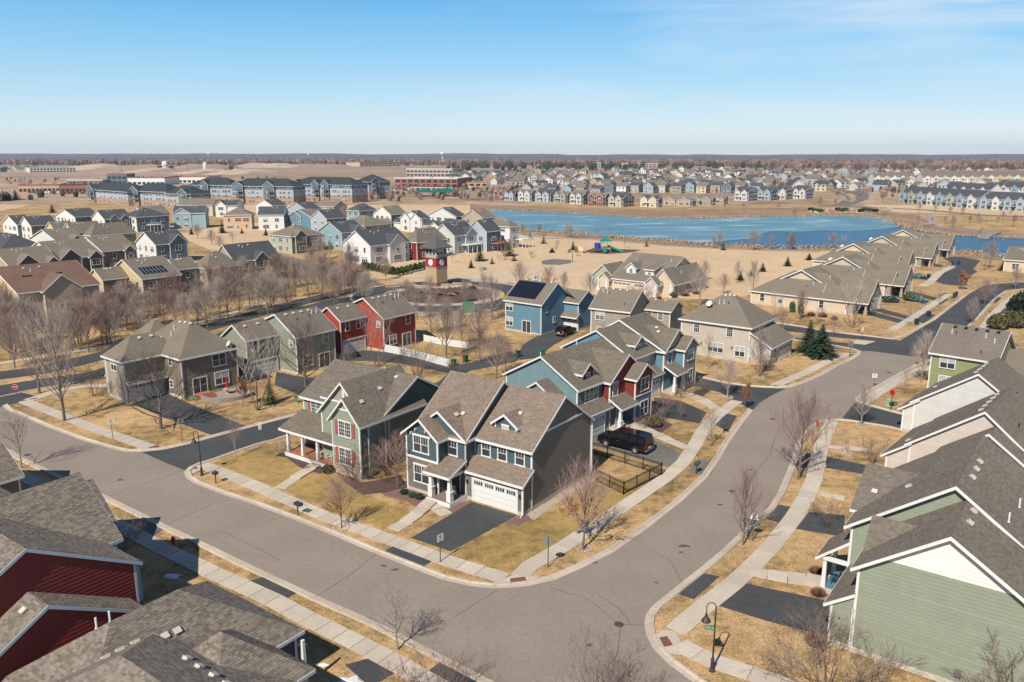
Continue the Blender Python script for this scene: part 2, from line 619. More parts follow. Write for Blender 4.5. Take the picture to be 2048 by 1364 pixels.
class House:
    def __init__(s, name, label, o, yaw, detail=1, cat='house', group=None, roof=None, trim=WHITE):
        s.o, s.yaw = o, radians(yaw)
        s.root = empty(name, (o[0], o[1], 0), s.yaw, label, cat, group)
        s.det, s.roofm, s.trim = detail, roof, trim
        s.planes = []
        s.lip = 0.024

    # --- conversions from the photo to this house
    def ray_plane(s, side, c, u, v):
        d = ray(u, v)
        ca, sa = cos(s.yaw), sin(s.yaw)
        lx, ly = d[0] * ca + d[1] * sa, -d[0] * sa + d[1] * ca
        ox, oy = -s.o[0] * ca - s.o[1] * sa, s.o[0] * sa - s.o[1] * ca
        if side in 'fb':
            t = (c - oy) / ly
            return ox + lx * t, H0 + d[2] * t
        t = (c - ox) / lx
        return oy + ly * t, H0 + d[2] * t

    def loc(s, u, v, z=0.0):
        x, y = at(u, v, z)
        dx, dy = x - s.o[0], y - s.o[1]
        ca, sa = cos(s.yaw), sin(s.yaw)
        return dx * ca + dy * sa, -dx * sa + dy * ca

    # --- a block with its own walls and roof
    def wing(s, x0, y0, x1, y1, z0, ze, roof='gx', rise=2.5, wall=None, ov=0.35, rk=0.3, faces='frlb', split=None, ridge=None, found=True, corners='fr', fascia=True, roofm=None, board=None, shingle=True, body=True):
        rm = roofm or s.roofm
        bd = board or BOARD
        cx, cy = (x0 + x1) / 2, (y0 + y1) / 2
        if ridge is not None:
            if roof == 'gx':
                cy = ridge
            elif roof == 'gy':
                cx = ridge
        zr = ze + rise
        # wall outlines: side -> list of (s, z)
        F = {}
        rf = [(x0, z0), (x1, z0), (x1, ze), (x0, ze)]
        rr = [(y0, z0), (y1, z0), (y1, ze), (y0, ze)]
        F['f'], F['b'], F['r'], F['l'] = list(rf), list(rf), list(rr), list(rr)
        P = []      # roof planes: (pts ccw from above, edge index of the eave, list of trimmed edges)
        o, k = ov, rk
        if roof == 'gx':
            a, b = rise / (cy - y0), rise / (y1 - cy)
            F['r'] = F['l'] = [(y0, z0), (y1, z0), (y1, ze), (cy, zr), (y0, ze)]
            P.append(([(x0 - k, y0 - o, ze - o * a), (x1 + k, y0 - o, ze - o * a), (x1 + k, cy, zr), (x0 - k, cy, zr)], (0, 1, 3)))
            P.append(([(x1 + k, y1 + o, ze - o * b), (x0 - k, y1 + o, ze - o * b), (x0 - k, cy, zr), (x1 + k, cy, zr)], (0, 1, 3)))
        elif roof == 'gy':
            a, b = rise / (cx - x0), rise / (x1 - cx)
            F['f'] = F['b'] = [(x0, z0), (x1, z0), (x1, ze), (cx, zr), (x0, ze)]
            P.append(([(x0 - o, y1 + k, ze - o * a), (x0 - o, y0 - k, ze - o * a), (cx, y0 - k, zr), (cx, y1 + k, zr)], (0, 1, 3)))
            P.append(([(x1 + o, y0 - k, ze - o * b), (x1 + o, y1 + k, ze - o * b), (cx, y1 + k, zr), (cx, y0 - k, zr)], (0, 1, 3)))
        elif roof in ('hip', 'hipx', 'hipy'):
            W, D = x1 - x0, y1 - y0
            alongx = (W >= D) if roof == 'hip' else roof == 'hipx'
            h = (D if alongx else W) / 2
            if roof != 'hip':
                h2 = min(h, (W if alongx else D) / 2)
            else:
                h2 = h
            a = rise / h
            zo = ze - o * a
            A, B, C, D_ = (x0 - o, y0 - o, zo), (x1 + o, y0 - o, zo), (x1 + o, y1 + o, zo), (x0 - o, y1 + o, zo)
            if alongx:
                r0, r1 = (x0 + h2, cy, zr), (x1 - h2, cy, zr)
                P += [([A, B, r1, r0], (0,)), ([B, C, r1], (0,)), ([C, D_, r0, r1], (0,)), ([D_, A, r0], (0,))]
            else:
                r0, r1 = (cx, y0 + h2, zr), (cx, y1 - h2, zr)
                P += [([A, B, r0], (0,)), ([B, C, r1, r0], (0,)), ([C, D_, r1], (0,)), ([D_, A, r0, r1], (0,))]
        elif roof == 'sf':
            a = rise / (y1 - y0)
            F['r'] = F['l'] = [(y0, z0), (y1, z0), (y1, zr), (y0, ze)]
            F['b'] = [(x0, z0), (x1, z0), (x1, zr), (x0, zr)]
            P.append(([(x0 - k, y0 - o, ze - o * a), (x1 + k, y0 - o, ze - o * a), (x1 + k, y1, zr), (x0 - k, y1, zr)], (0, 1, 3)))
        elif roof == 'sr':
            a = rise / (x1 - x0)
            F['f'] = F['b'] = [(x0, z0), (x1, z0), (x1, ze), (x0, zr)]
            F['l'] = [(y0, z0), (y1, z0), (y1, zr), (y0, zr)]
            P.append(([(x1 + o, y0 - k, ze - o * a), (x1 + o, y1 + k, ze - o * a), (x0, y1 + k, zr), (x0, y0 - k, zr)], (0, 1, 3)))
        elif roof == 'sl':
            a = rise / (x1 - x0)
            F['f'] = F['b'] = [(x0, z0), (x1, z0), (x1, zr), (x0, ze)]
            F['r'] = [(y0, z0), (y1, z0), (y1, zr), (y0, zr)]
            P.append(([(x0 - o, y1 + k, ze - o * a), (x0 - o, y0 - k, ze - o * a), (x1, y0 - k, zr), (x1, y1 + k, zr)], (0, 1, 3)))
        wo = None
        if wall is not None and body:
            m = MB()
            for side, c in (('f', y0), ('b', y1), ('r', x1), ('l', x0)):
                pts = F[side]
                p3 = [(q[0], c, q[1]) if side in 'fb' else (c, q[0], q[1]) for q in pts]
                if side in ('b', 'l'):
                    p3 = p3[::-1]
                m.poly(p3)
                if s.det == 1 and side in faces:
                    s.boards(m, side, c, pts, bd)
            wo = m.obj('wall', wall, s.root)
            if s.det == 2:
                for side, c in (('f', y0), ('b', y1), ('r', x1), ('l', x0)):
                    if side in faces:
                        s.board_objs(wo, side, c, F[side], bd, wall, split)
            if found and z0 < 0.4:
                MB().box(x0 - 0.03, y0 - 0.03, -0.3, x1 + 0.03, y1 + 0.03, z0 + 0.22).obj('foundation', CONC, s.root)
            cb = {'fl': (x0, y0), 'fr': (x1, y0), 'br': (x1, y1), 'bl': (x0, y1)}
            for kx in {'fr': ('fl', 'fr', 'br'), 'all': cb.keys(), '': (), 'f': ('fl', 'fr')}[corners]:
                px, py = cb[kx]
                sx, sy = (-1 if 'l' in kx else 1), (-1 if kx[0] == 'f' else 1)
                MB().box(min(px - sx * 0.11, px + sx * 0.05), min(py - sy * 0.11, py + sy * 0.05), z0, max(px - sx * 0.11, px + sx * 0.05), max(py - sy * 0.11, py + sy * 0.05), ze - 0.02).obj('corner_board', s.trim, s.root)
        if not P:
            return wo
        t = 0.13
        m = MB()
        fa = MB()
        tabs = MB()
        for pts, trims in P:
            top = [(p[0], p[1], p[2] + t) for p in pts]
            m.slab(top, t, 0, 1)
            s.planes.append(top)
            if fascia:
                for e in trims:
                    a, b = Vector(top[e]), Vector(top[(e + 1) % len(top)])
                    d = b - a
                    hd = Vector((d.x, d.y, 0)).normalized()
                    outw = Vector((hd.y, -hd.x, 0)) * 0.03
                    dz = Vector((0, 0, -0.125))
                    fa.beam(a + outw + dz, b + outw + dz, 0.05, 0.21)
            if s.det == 2 and shingle:
                s.tabs(tabs, top)
        ro = m.obj('roof', [rm, s.trim], s.root)
        if fascia:
            fa.obj('fascia', s.trim, s.root)
        if s.det == 2 and shingle:
            tm = MATS.get(rm.name + '_tabs')
            tabs.obj('shingles', tm or rm, ro, kind='stuff')
        return wo

    def boards(s, m, side, c, pts, bd):
        zs = [p[1] for p in pts]
        z = min(zs)
        while z < max(zs) - 0.02:
            b = clip(clip(pts, 1, z, True), 1, min(z + bd, max(zs)), False)
            if len(b) >= 3:
                m.poly([s.p3(side, c, q[0], q[1], 0.024 - 0.02 * (q[1] - z) / bd) for q in (b if side in 'fr' else b[::-1])])
                xs = [q[0] for q in b if q[1] < z + 0.001]
                if len(xs) >= 2:
                    a0, a1 = min(xs), max(xs)
                    q = [s.p3(side, c, a0, z, 0), s.p3(side, c, a1, z, 0), s.p3(side, c, a1, z, 0.024), s.p3(side, c, a0, z, 0.024)]
                    m.poly(q if side in 'fr' else q[::-1])
            z += bd

    def p3(s, side, c, a, z, d):
        x, y = sidept(side, c, a, d)
        return (x, y, z)

    def board_objs(s, wo, side, c, pts, bd, wall, split):
        zs = [p[1] for p in pts]
        z = min(zs)
        while z < max(zs) - 0.02:
            b = clip(clip(pts, 1, z, True), 1, min(z + bd, max(zs)), False)
            if len(b) >= 3:
                m = MB()
                k = len(b)
                outer = [s.p3(side, c, q[0], q[1], s.lip * (1 - 0.85 * (q[1] - z) / bd)) for q in b]
                inner = [s.p3(side, c, q[0], q[1], 0.001) for q in b]
                if side in 'bl':
                    outer, inner = outer[::-1], inner[::-1]
                m.v = outer + inner
                m.f = [tuple(range(k))] + [((i + 1) % k, i, k + i, k + (i + 1) % k) for i in range(k)]
                m.m = [0] * len(m.f)
                mm = wall
                if split and z + bd / 2 > split[0] and (len(split) < 3 or side in split[2]):
                    mm = split[1]
                m.obj('siding_board', mm, wo)
            z += bd

    def tabs(s, m, top, course=0.155, tw=0.27):
        a, b = Vector(top[0]), Vector(top[1])
        ux = (b - a).normalized()
        c = Vector(top[2])
        w = c - b
        vy = (w - ux * w.dot(ux)).normalized()
        nn = ux.cross(vy)
        pts = [((Vector(p) - a).dot(ux), (Vector(p) - a).dot(vy)) for p in top]
        vmax = max(p[1] for p in pts)
        j = 0
        v = -0.02
        while v < vmax:
            band = clip(clip(pts, 1, v, True), 1, v + course, False)
            if len(band) >= 3:
                u0, u1 = min(p[0] for p in band), max(p[0] for p in band)
                x = u0 - R.random() * tw
                while x < u1:
                    ww = tw * R.uniform(0.6, 1.4)
                    q = clip(clip(band, 0, x + 0.006, True), 0, x + ww, False)
                    if len(q) >= 3:
                        lift = R.uniform(0.018, 0.034)
                        P = [a + ux * p[0] + vy * p[1] + nn * (lift if p[1] < v + course * 0.5 else 0.006) for p in q]
                        m.poly(P)
                        lo = [p for p in q if p[1] < max(v, 0) + 0.001]
                        if len(lo) >= 2:
                            e0, e1 = min(p[0] for p in lo), max(p[0] for p in lo)
                            vv = lo[0][1]
                            m.poly([a + ux * e0 + vy * vv, a + ux * e1 + vy * vv, a + ux * e1 + vy * vv + nn * lift, a + ux * e0 + vy * vv + nn * lift])
                    x += ww
            v += course
            j += 1

    def rz(s, x, y):
        best = None
        for top in s.planes:
            n = len(top)
            sgn = [(top[(i + 1) % n][0] - top[i][0]) * (y - top[i][1]) - (top[(i + 1) % n][1] - top[i][1]) * (x - top[i][0]) for i in range(n)]
            if all(q >= -1e-6 for q in sgn):
                a, b, c = Vector(top[0]), Vector(top[1]), Vector(top[2])
                nn = (b - a).cross(c - a)
                z = a.z - (nn.x * (x - a.x) + nn.y * (y - a.y)) / nn.z
                if best is None or z > best[0]:
                    best = (z, nn.normalized())
        return best

    def on_roof(s, name, me, x, y, tilt=True, dz=0.0):
        r = s.rz(x, y)
        if not r:
            return None
        o = bpy.data.objects.new(name, me)
        link(o, s.root)
        o.location = (x, y, r[0] + 0.02 + dz)
        if tilt:
            o.rotation_mode = 'QUATERNION'
            n = r[1]
            # local -y points downslope
            dn = Vector((n.x, n.y, 0))
            if dn.length > 1e-4:
                dn = (Vector((n.x, n.y, 0)) - n * n.dot(Vector((n.x, n.y, 0)))).normalized()
                xx = (-dn).cross(n)
                M = Matrix((xx, -dn, n)).transposed()
                o.rotation_quaternion = M.to_quaternion()
        return o

    def vents(s, pts, dark=False):
        for x, y in pts:
            s.on_roof('roof_vent', VENTD if dark else VENT, x, y)

    def pipes(s, pts, dark=False):
        for x, y in pts:
            s.on_roof('vent_pipe', PIPED if dark else PIPE, x, y, False)

    def win(s, side, c, a, z, w, h, n=1, style='p', blind=False, shutters=None):
        fr, pm, pm2, sw = win_meshes(w, h, n, style, s.trim)
        blind = blind or (style != 'door' and R.random() < 0.3)
        x, y = sidept(side, c, a, 0.03)
        o = inst('window', fr, s.root, (x, y, z), SIDES[side])
        for i in range(n):
            inst('pane', pm2 if blind else pm, o, (-w / 2 + (i + 0.5) * sw, 0, 0))
        if shutters:
            k = (w, h, 'sh')
            if k not in WC:
                m = MB().box(-0.2, -0.06, 0, 0.2, 0, h)
                for q in range(int(h / 0.12)):
                    m.box(-0.15, -0.075, 0.05 + q * 0.12, 0.15, -0.05, 0.11 + q * 0.12)
                WC[k] = m.mesh('shutter', shutters)
            for sg in (-1, 1):
                x2, y2 = sidept(side, c, a + sg * (w / 2 + 0.36), 0.03)
                inst('shutter', WC[k], s.root, (x2, y2, z), SIDES[side])
        return o

    def gdoor(s, side, c, a, w=4.9, h=2.15, col=None):
        fr, me, gm, xs_ = gar_meshes(w, h, col or WHITE)
        x, y = sidept(side, c, a, 0.03)
        o = inst('garage_door', me, s.root, (x, y, 0.02), SIDES[side])
        inst('frame', fr, o)
        for q in xs_:
            inst('pane', gm, o, (q, 0, 0))
        return o

    def door(s, side, c, a, w=1.0, h=2.1, z=0.2, col=None):
        m = MB().box(-w / 2 - 0.1, -0.05, 0, -w / 2, 0, h + 0.1, 0).box(w / 2, -0.05, 0, w / 2 + 0.1, 0, h + 0.1, 0).box(-w / 2, -0.05, h, w / 2, 0, h + 0.1, 0)
        m.box(-w / 2, -0.03, 0, w / 2, 0, h, 1)
        for q in (0.15, 0.85, 1.5):
            m.box(-w / 2 + 0.15, -0.045, q, w / 2 - 0.15, -0.028, q + 0.5, 1)
        x, y = sidept(side, c, a, 0.03)
        o = inst('door', m.mesh('door', [s.trim, col or mat('door_dark', (0.06, 0.05, 0.05), 0.5, 0)]), s.root, (x, y, z), SIDES[side])
        return o

    def post(s, x, y, z0, z1, w=0.2, pier=0.9, mat_=None):
        m = MB()
        if pier:
            m.box(x - w * 1.25, y - w * 1.25, z0, x + w * 1.25, y + w * 1.25, z0 + pier)
            m.box(x - w * 1.45, y - w * 1.45, z0 + pier, x + w * 1.45, y + w * 1.45, z0 + pier + 0.08)
        n = len(m.v)
        b, t = w * 0.95, w * 0.6
        z = z0 + (pier + 0.08 if pier else 0)
        m.v += [(x - b, y - b, z), (x + b, y - b, z), (x + b, y + b, z), (x - b, y + b, z), (x - t, y - t, z1), (x + t, y - t, z1), (x + t, y + t, z1), (x - t, y + t, z1)]
        for q in ((0, 3, 2, 1), (4, 5, 6, 7), (0, 1, 5, 4), (1, 2, 6, 5), (2, 3, 7, 6), (3, 0, 4, 7)):
            m.f.append(tuple(n + i for i in q))
            m.m.append(0)
        return m.obj('porch_post', mat_ or s.trim, s.root)

    def box(s, name, m, *b):
        return MB().box(*b).obj(name, m, s.root)

    def spout(s, x, y, z1, z0=0.15):
        m = MB().beam((x, y, z0), (x, y, z1), 0.08, 0.1).beam((x, y, z0), (x + 0.1, y - 0.55, z0 - 0.05), 0.08, 0.08)
        return m.obj('downspout', s.trim, s.root)


def roofmat(name, col, var=0.15, isl=0.18):
    m = mat(name, col, 0.95, var, 4.5, 0.25, spec=0.15, big=0.08)
    mat(name + '_tabs', col, 0.95, 0.06, 1.2, 0.0, spec=0.12, big=0.06, island=isl)
    return m


RF_BROWN = roofmat('roof_weathered_brown', (0.235, 0.183, 0.145))
RF_GREY = roofmat('roof_weathered_grey', (0.185, 0.158, 0.125))
RF_TAUPE = roofmat('roof_taupe', (0.175, 0.148, 0.122))
RF_SLATE = roofmat('roof_slate', (0.075, 0.080, 0.088))
RF_CHOC = roofmat('roof_chocolate', (0.17, 0.105, 0.08))


def sid(name, col):
    return mat('siding_' + name, col, 0.7, 0.05, 1.1, big=0.06, orand=0.035)


S = dict(
    blue=sid('harbor_blue', (0.062, 0.102, 0.12)), taupe=sid('taupe', (0.17, 0.155, 0.13)), olive=sid('pale_olive', (0.34, 0.36, 0.23)),
    sage=sid('sage', (0.255, 0.285, 0.215)), sage_shaded=sid('shaded_sage', (0.105, 0.145, 0.108)), maroon=sid('barn_red', (0.20, 0.032, 0.028)), teal=sid('teal', (0.16, 0.255, 0.28)),
    sky=sid('sky_blue', (0.125, 0.235, 0.31)), tan=sid('tan', (0.43, 0.34, 0.25)), beige=sid('beige', (0.50, 0.44, 0.37)), greige=sid('greige', (0.33, 0.29, 0.235)),
    brown=sid('brown_grey', (0.21, 0.17, 0.135)), white=sid('white', (0.70, 0.69, 0.66)), lgrey=sid('light_grey', (0.58, 0.57, 0.54)), pgrey=sid('blush_grey', (0.55, 0.48, 0.43)),
    cream=sid('cream', (0.60, 0.52, 0.36)), green2=sid('moss', (0.26, 0.29, 0.145)), slateb=sid('slate_blue', (0.12, 0.17, 0.21)), bgrey=sid('blue_grey', (0.36, 0.42, 0.47)),
    lblue=sid('light_blue', (0.27, 0.40, 0.44)), peach=sid('peach', (0.62, 0.42, 0.26)), yellow=sid('straw', (0.58, 0.46, 0.26)), dgrey=sid('dark_grey', (0.10, 0.10, 0.10)),
    rust=sid('rust', (0.42, 0.20, 0.12)), pgreen=sid('pale_green', (0.41, 0.42, 0.31)), vtan=sid('villa_cream', (0.62, 0.50, 0.36)), bright=sid('bright_red', (0.33, 0.055, 0.035)))


# ---------------------------------------------------------------- ground, water, roads
from mathutils.geometry import tessellate_polygon
STRAW, GOLD, OLIVE, BROWN = (0.50, 0.345, 0.19), (0.40, 0.245, 0.105), (0.235, 0.185, 0.075), (0.25, 0.155, 0.08)
LAWN = ground_mat('lawn_dormant', [(0.405, (0.16, 0.115, 0.05)), (0.455, (0.29, 0.195, 0.09)), (0.51, (0.43, 0.285, 0.14)), (0.58, (0.56, 0.375, 0.19))], 0.3, 1.6, 7, 0.8)
LAWNG = ground_mat('lawn_greening', [(0.40, (0.19, 0.145, 0.055)), (0.49, (0.33, 0.225, 0.085)), (0.60, (0.46, 0.305, 0.13))], 0.3, 1.6, 7, 0.8)
PARK = ground_mat('park_grass', [(0.34, (0.46, 0.325, 0.195)), (0.5, (0.57, 0.415, 0.26)), (0.66, (0.64, 0.49, 0.32))], 0.05, 0.3, 2)
BANK = ground_mat('bank_grass', [(0.34, (0.16, 0.10, 0.065)), (0.5, (0.29, 0.19, 0.12)), (0.66, (0.45, 0.32, 0.20))], 0.08, 0.5, 2)
FIELD = ground_mat('far_field', [(0.40, (0.16, 0.105, 0.07)), (0.5, (0.36, 0.26, 0.17)), (0.60, (0.52, 0.39, 0.27))], 0.012, 0.05, 0.3)


def sheet(name, pts, z, m, kind='structure', parent=None, xy=False):
    """flat polygon from photo pixels (or world xy), fan triangulated by Blender"""
    P = [(p[0], p[1]) if xy else at(p[0], p[1]) for p in pts]
    a = sum(P[i][0] * P[(i + 1) % len(P)][1] - P[(i + 1) % len(P)][0] * P[i][1] for i in range(len(P)))
    if a < 0:
        P = P[::-1]
    tri = tessellate_polygon([[Vector((x, y, 0)) for x, y in P]])
    F = []
    for t_ in tri:
        i, j, k = t_
        cr = (P[j][0] - P[i][0]) * (P[k][1] - P[i][1]) - (P[k][0] - P[i][0]) * (P[j][1] - P[i][1])
        if abs(cr) > 1e-9:
            F.append((i, j, k) if cr > 0 else (i, k, j))
    me = bpy.data.meshes.new(name)
    me.from_pydata([(x, y, z) for x, y in P], [], F)
    me.materials.append(m)
    o = bpy.data.objects.new(name, me)
    link(o, parent)
    if kind and parent is None:
        o['kind'] = kind
    return o


gm = MB()
gm.poly([(-14000, -60, 0), (14000, -60, 0), (14000, 16000, 0), (-14000, 16000, 0)])
gm.obj('ground', LAWN)['kind'] = 'structure'
sheet('far_field', [(-9000, 520), (9000, 520), (12000, 15000), (-12000, 15000)], 0.03, FIELD, xy=True)
sheet('park_lawn', [(700, 560), (745, 556), (830, 566), (930, 563), (1010, 567), (1060, 556), (1190, 590), (1440, 600), (1530, 585), (1640, 545), (1700, 520), (1700, 498), (1480, 492), (1400, 492), (1280, 480), (1045, 462), (1000, 455), (900, 500), (700, 540)], 0.012, PARK)
sheet('meadow', [(-300, 470), (40, 415), (170, 385), (400, 420), (800, 440), (960, 425), (960, 404), (1100, 395), (1700, 405), (1800, 425), (2400, 440), (2400, 380), (1700, 352), (1000, 352), (-300, 352)], 0.02, PARK)
sheet('hillside_lawn', [(350, 470), (450, 450), (620, 440), (700, 470), (560, 500), (420, 500)], 0.03, PARK)
# pond
pond_px = [(965, 418), (1100, 424), (1200, 430), (1300, 436), (1400, 437), (1536, 433), (1650, 431), (1750, 434), (1790, 441), (1805, 452), (1850, 462), (1900, 470), (1980, 474), (2048, 477), (2300, 482), (2300, 530), (2048, 520), (1990, 515), (1960, 505), (1860, 500), (1700, 497), (1540, 497), (1480, 491), (1400, 489), (1340, 482), (1280, 478), (1200, 473), (1100, 465), (1045, 462), (1000, 445), (960, 428)]
sheet('pond_bank', [(940, 408), (1100, 414), (1300, 419), (1536, 416), (1700, 418), (1830, 430), (1880, 452), (2048, 468), (2300, 472), (2300, 537), (2048, 528), (1960, 516), (1700, 502), (1540, 502), (1400, 496), (1280, 486), (1100, 473), (1030, 468), (985, 450), (940, 428)], 0.05, BANK)
WATER = bpy.data.materials.new('open_water')
WATER.use_nodes = True
t = WATER.node_tree
b = t.nodes['Principled BSDF']
b.inputs['Base Color'].default_value = (0.001, 0.065, 0.15, 1)
b.inputs['Roughness'].default_value = 0.22
b.inputs['Specular IOR Level'].default_value = 0.12
n = t.nodes.new('ShaderNodeTexNoise')
n.inputs['Scale'].default_value = 0.35
n.inputs['Detail'].default_value = 6
tcn = t.nodes.new('ShaderNodeTexCoord')
mpn = t.nodes.new('ShaderNodeMapping')
mpn.inputs['Scale'].default_value = (0.5, 1.6, 1)
t.links.new(tcn.outputs['Object'], mpn.inputs[0])
t.links.new(mpn.outputs[0], n.inputs['Vector'])
bp_ = t.nodes.new('ShaderNodeBump')
bp_.inputs['Strength'].default_value = 1.0
bp_.inputs['Distance'].default_value = 1.2
t.links.new(n.outputs[0], bp_.inputs['Height'])
t.links.new(bp_.outputs[0], b.inputs['Normal'])
sheet('pond_water', pond_px, 0.08, WATER)
ICE = bpy.data.materials.new('pond_ice')
ICE.use_nodes = True
t = ICE.node_tree
b = t.nodes['Principled BSDF']
b.inputs['Roughness'].default_value = 0.7
b.inputs['Specular IOR Level'].default_value = 0.25
tcn = t.nodes.new('ShaderNodeTexCoord')
mpn = t.nodes.new('ShaderNodeMapping')
mpn.inputs['Scale'].default_value = (0.35, 1.0, 1)
t.links.new(tcn.outputs['Object'], mpn.inputs[0])
n = t.nodes.new('ShaderNodeTexNoise')
n.inputs['Scale'].default_value = 0.09
n.inputs['Detail'].default_value = 9
n.inputs['Roughness'].default_value = 0.65
t.links.new(mpn.outputs[0], n.inputs['Vector'])
rp = t.nodes.new('ShaderNodeValToRGB')
rp.color_ramp.elements[0].position = 0.36
rp.color_ramp.elements[0].color = (0.075, 0.165, 0.225, 1)
rp.color_ramp.elements[1].position = 0.66
rp.color_ramp.elements[1].color = (0.30, 0.40, 0.45, 1)
e = rp.color_ramp.elements.new(0.55)
e.color = (0.11, 0.215, 0.275, 1)
t.links.new(n.outputs[0], rp.inputs[0])
t.links.new(rp.outputs[0], b.inputs['Base Color'])
sheet('pond_ice', [(965, 418), (1100, 424), (1200, 430), (1300, 436), (1400, 437), (1536, 433), (1650, 431), (1750, 434), (1783, 440), (1790, 447), (1805, 453), (1775, 457), (1740, 461), (1700, 463), (1640, 462), (1600, 464), (1540, 463), (1520, 470), (1500, 478), (1440, 483), (1400, 486), (1340, 482), (1280, 478), (1200, 473), (1100, 465), (1045, 462), (1000, 445), (960, 428)], 0.12, ICE)
# trampled paths round the pond, bank benches
PATH = mat('path_asphalt', (0.33, 0.27, 0.22), 0.9, 0.1, 2)


def strip(name, px, w, z, m, parent=None, xy=False, kind='structure'):
    """ribbon of constant width along a polyline"""
    P = [Vector(p) if xy else Vector(at(*p)) for p in px]
    L, Rr = [], []
    for i, p in enumerate(P):
        a = P[max(0, i - 1)]
        c = P[min(len(P) - 1, i + 1)]
        d = (c - a).normalized()
        n = Vector((-d.y, d.x)) * (w / 2)
        L.append(p + n)
        Rr.append(p - n)
    mb = MB()
    for i in range(len(P) - 1):
        mb.poly([(Rr[i].x, Rr[i].y, z), (Rr[i + 1].x, Rr[i + 1].y, z), (L[i + 1].x, L[i + 1].y, z), (L[i].x, L[i].y, z)])
    o = mb.obj(name, m, parent)
    if kind and parent is None:
        o['kind'] = kind
    return o


strip('path', [(960, 412), (1060, 417), (1200, 425), (1400, 426), (1560, 421), (1700, 424), (1820, 440), (1860, 449), (1930, 462), (2100, 470)], 3, 0.07, PATH)
strip('path', [(1000, 462), (1100, 477), (1180, 478), (1230, 481), (1330, 491), (1440, 497), (1560, 501), (1640, 503)], 3, 0.07, PATH)
strip('path', [(1160, 530), (1100, 538), (1040, 545), (1000, 552), (940, 556)], 2.5, 0.03, CONC)
sheet('basketball_court', [(1082, 522), (1105, 518), (1143, 520), (1142, 526), (1120, 530), (1085, 529)], 0.03, ASPHM)
sheet('park_path', [(1056, 577), (1068, 545), (1083, 545), (1086, 575)], 0.03, CONC)

# light asphalt streets: one polygon round the whole block
N1 = [(5, 800), (4, 811), (15, 821), (37, 830), (100, 857), (162, 880), (220, 897), (250, 904), (282, 904)]
AW = [(325, 900), (375, 889), (425, 875), (512, 852), (565, 838), (600, 829)]
N2a = [(580, 867), (545, 878), (512, 887), (470, 901), (425, 917), (395, 926)]
N2 = [(395, 926), (378, 934), (368, 944), (372, 956), (391, 968), (442, 988), (512, 1011), (597, 1043), (675, 1075), (750, 1107), (800, 1127), (838, 1142), (886, 1160), (937, 1172), (988, 1177), (1024, 1176), (1058, 1172), (1109, 1160), (1160, 1138), (1228, 1104), (1296, 1056), (1364, 1002), (1415, 954), (1440, 917), (1457, 887), (1486, 845), (1506, 820)]
N3a = [(1385, 752), (1449, 767), (1500, 774), (1536, 776)]
N3 = [(1536, 776), (1560, 777), (1581, 775), (1611, 765), (1645, 750), (1676, 732), (1705, 719), (1720, 709), (1722, 702), (1708, 697)]
E1 = [(1861, 718), (1831, 728), (1796, 747), (1751, 772), (1722, 788), (1710, 796), (1712, 803)]
E1a = [(1712, 803), (1736, 812), (1800, 829), (1850, 842)]
E2a = [(1860, 872), (1781, 852), (1720, 842), (1690, 838)]
E2 = [(1690, 838), (1665, 837), (1640, 840), (1620, 850), (1604, 868), (1592, 890), (1585, 915), (1573, 945), (1556, 985), (1536, 1016), (1483, 1063), (1440, 1103), (1398, 1138), (1362, 1166), (1330, 1192), (1305, 1212), (1292, 1230), (1289, 1248), (1293, 1270), (1306, 1297), (1337, 1328), (1388, 1366), (1460, 1412), (1560, 1470)]
SC = [(-60, 872), (24, 901), (45, 915), (140, 959), (216, 993), (330, 1049), (420, 1091), (512, 1135), (634, 1192), (750, 1243), (818, 1277), (920, 1329), (988, 1364), (1060, 1403), (1110, 1445)]
road = N1 + [(330, 925), (370, 941)] + N2[2:] + [(1519, 806), (1545, 790), (1572, 777)] + N3[2:-1] + [(1740, 702), (1861, 718)] + E1[1:] + [(1700, 817), (1684, 837)] + E2[1:] + SC[::-1] + [(-200, 800), (-40, 790)]
sheet('road', road, 0.012, ASPH)
sheet('alley', [(282, 904)] + AW + [(640, 818), (660, 830), (610, 858)] + N2a + [(380, 932), (370, 941), (330, 925)], 0.016, ASPHD)
sheet('alley', [(1381, 752), (1449, 767), (1500, 774), (1536, 776), (1572, 777), (1545, 790), (1519, 806), (1506, 820), (1490, 812), (1440, 785), (1381, 770)], 0.016, ASPHD)
sheet('alley', [(1684, 837), (1700, 817), (1712, 803)] + E1a[1:] + [(1960, 870), (1960, 905), (1860, 872), (1781, 852), (1720, 842)], 0.016, ASPHD)
sheet('alley', [(640, 818), (700, 790), (770, 790), (848, 778), (880, 762), (897, 746), (800, 727), (745, 722), (690, 722), (680, 712), (727, 700), (767, 704), (830, 716), (905, 733), (960, 720), (1020, 702), (1046, 714), (1030, 724), (940, 742), (905, 762), (860, 790), (760, 812), (660, 830)], 0.016, ASPHD)
sheet('road', [(1551, 647), (1600, 654), (1661, 665), (1735, 673), (1800, 681), (1870, 640), (1906, 612), (1940, 587), (1965, 572), (2000, 567), (2048, 565), (2200, 562), (2200, 577), (2048, 576), (2011, 581), (1986, 597), (1956, 631), (1936, 650), (1895, 690), (1861, 718), (1740, 702), (1722, 702), (1708, 697), (1658, 688), (1600, 680), (1551, 672), (1400, 655), (1250, 634), (1250, 617), (1400, 631)], 0.018, ASPHD)
RFR = [(1740, 702), (1722, 702), (1708, 697), (1658, 688), (1600, 680), (1551, 672)]
median = sheet('median', [(1560, 661), (1610, 667), (1661, 674), (1735, 681), (1752, 683), (1730, 690), (1660, 683), (1600, 676), (1558, 671)], 0.03, LAWN)
sheet('median_paving', [(1716, 680), (1752, 683), (1730, 690), (1700, 687)], 0.045, CONC)
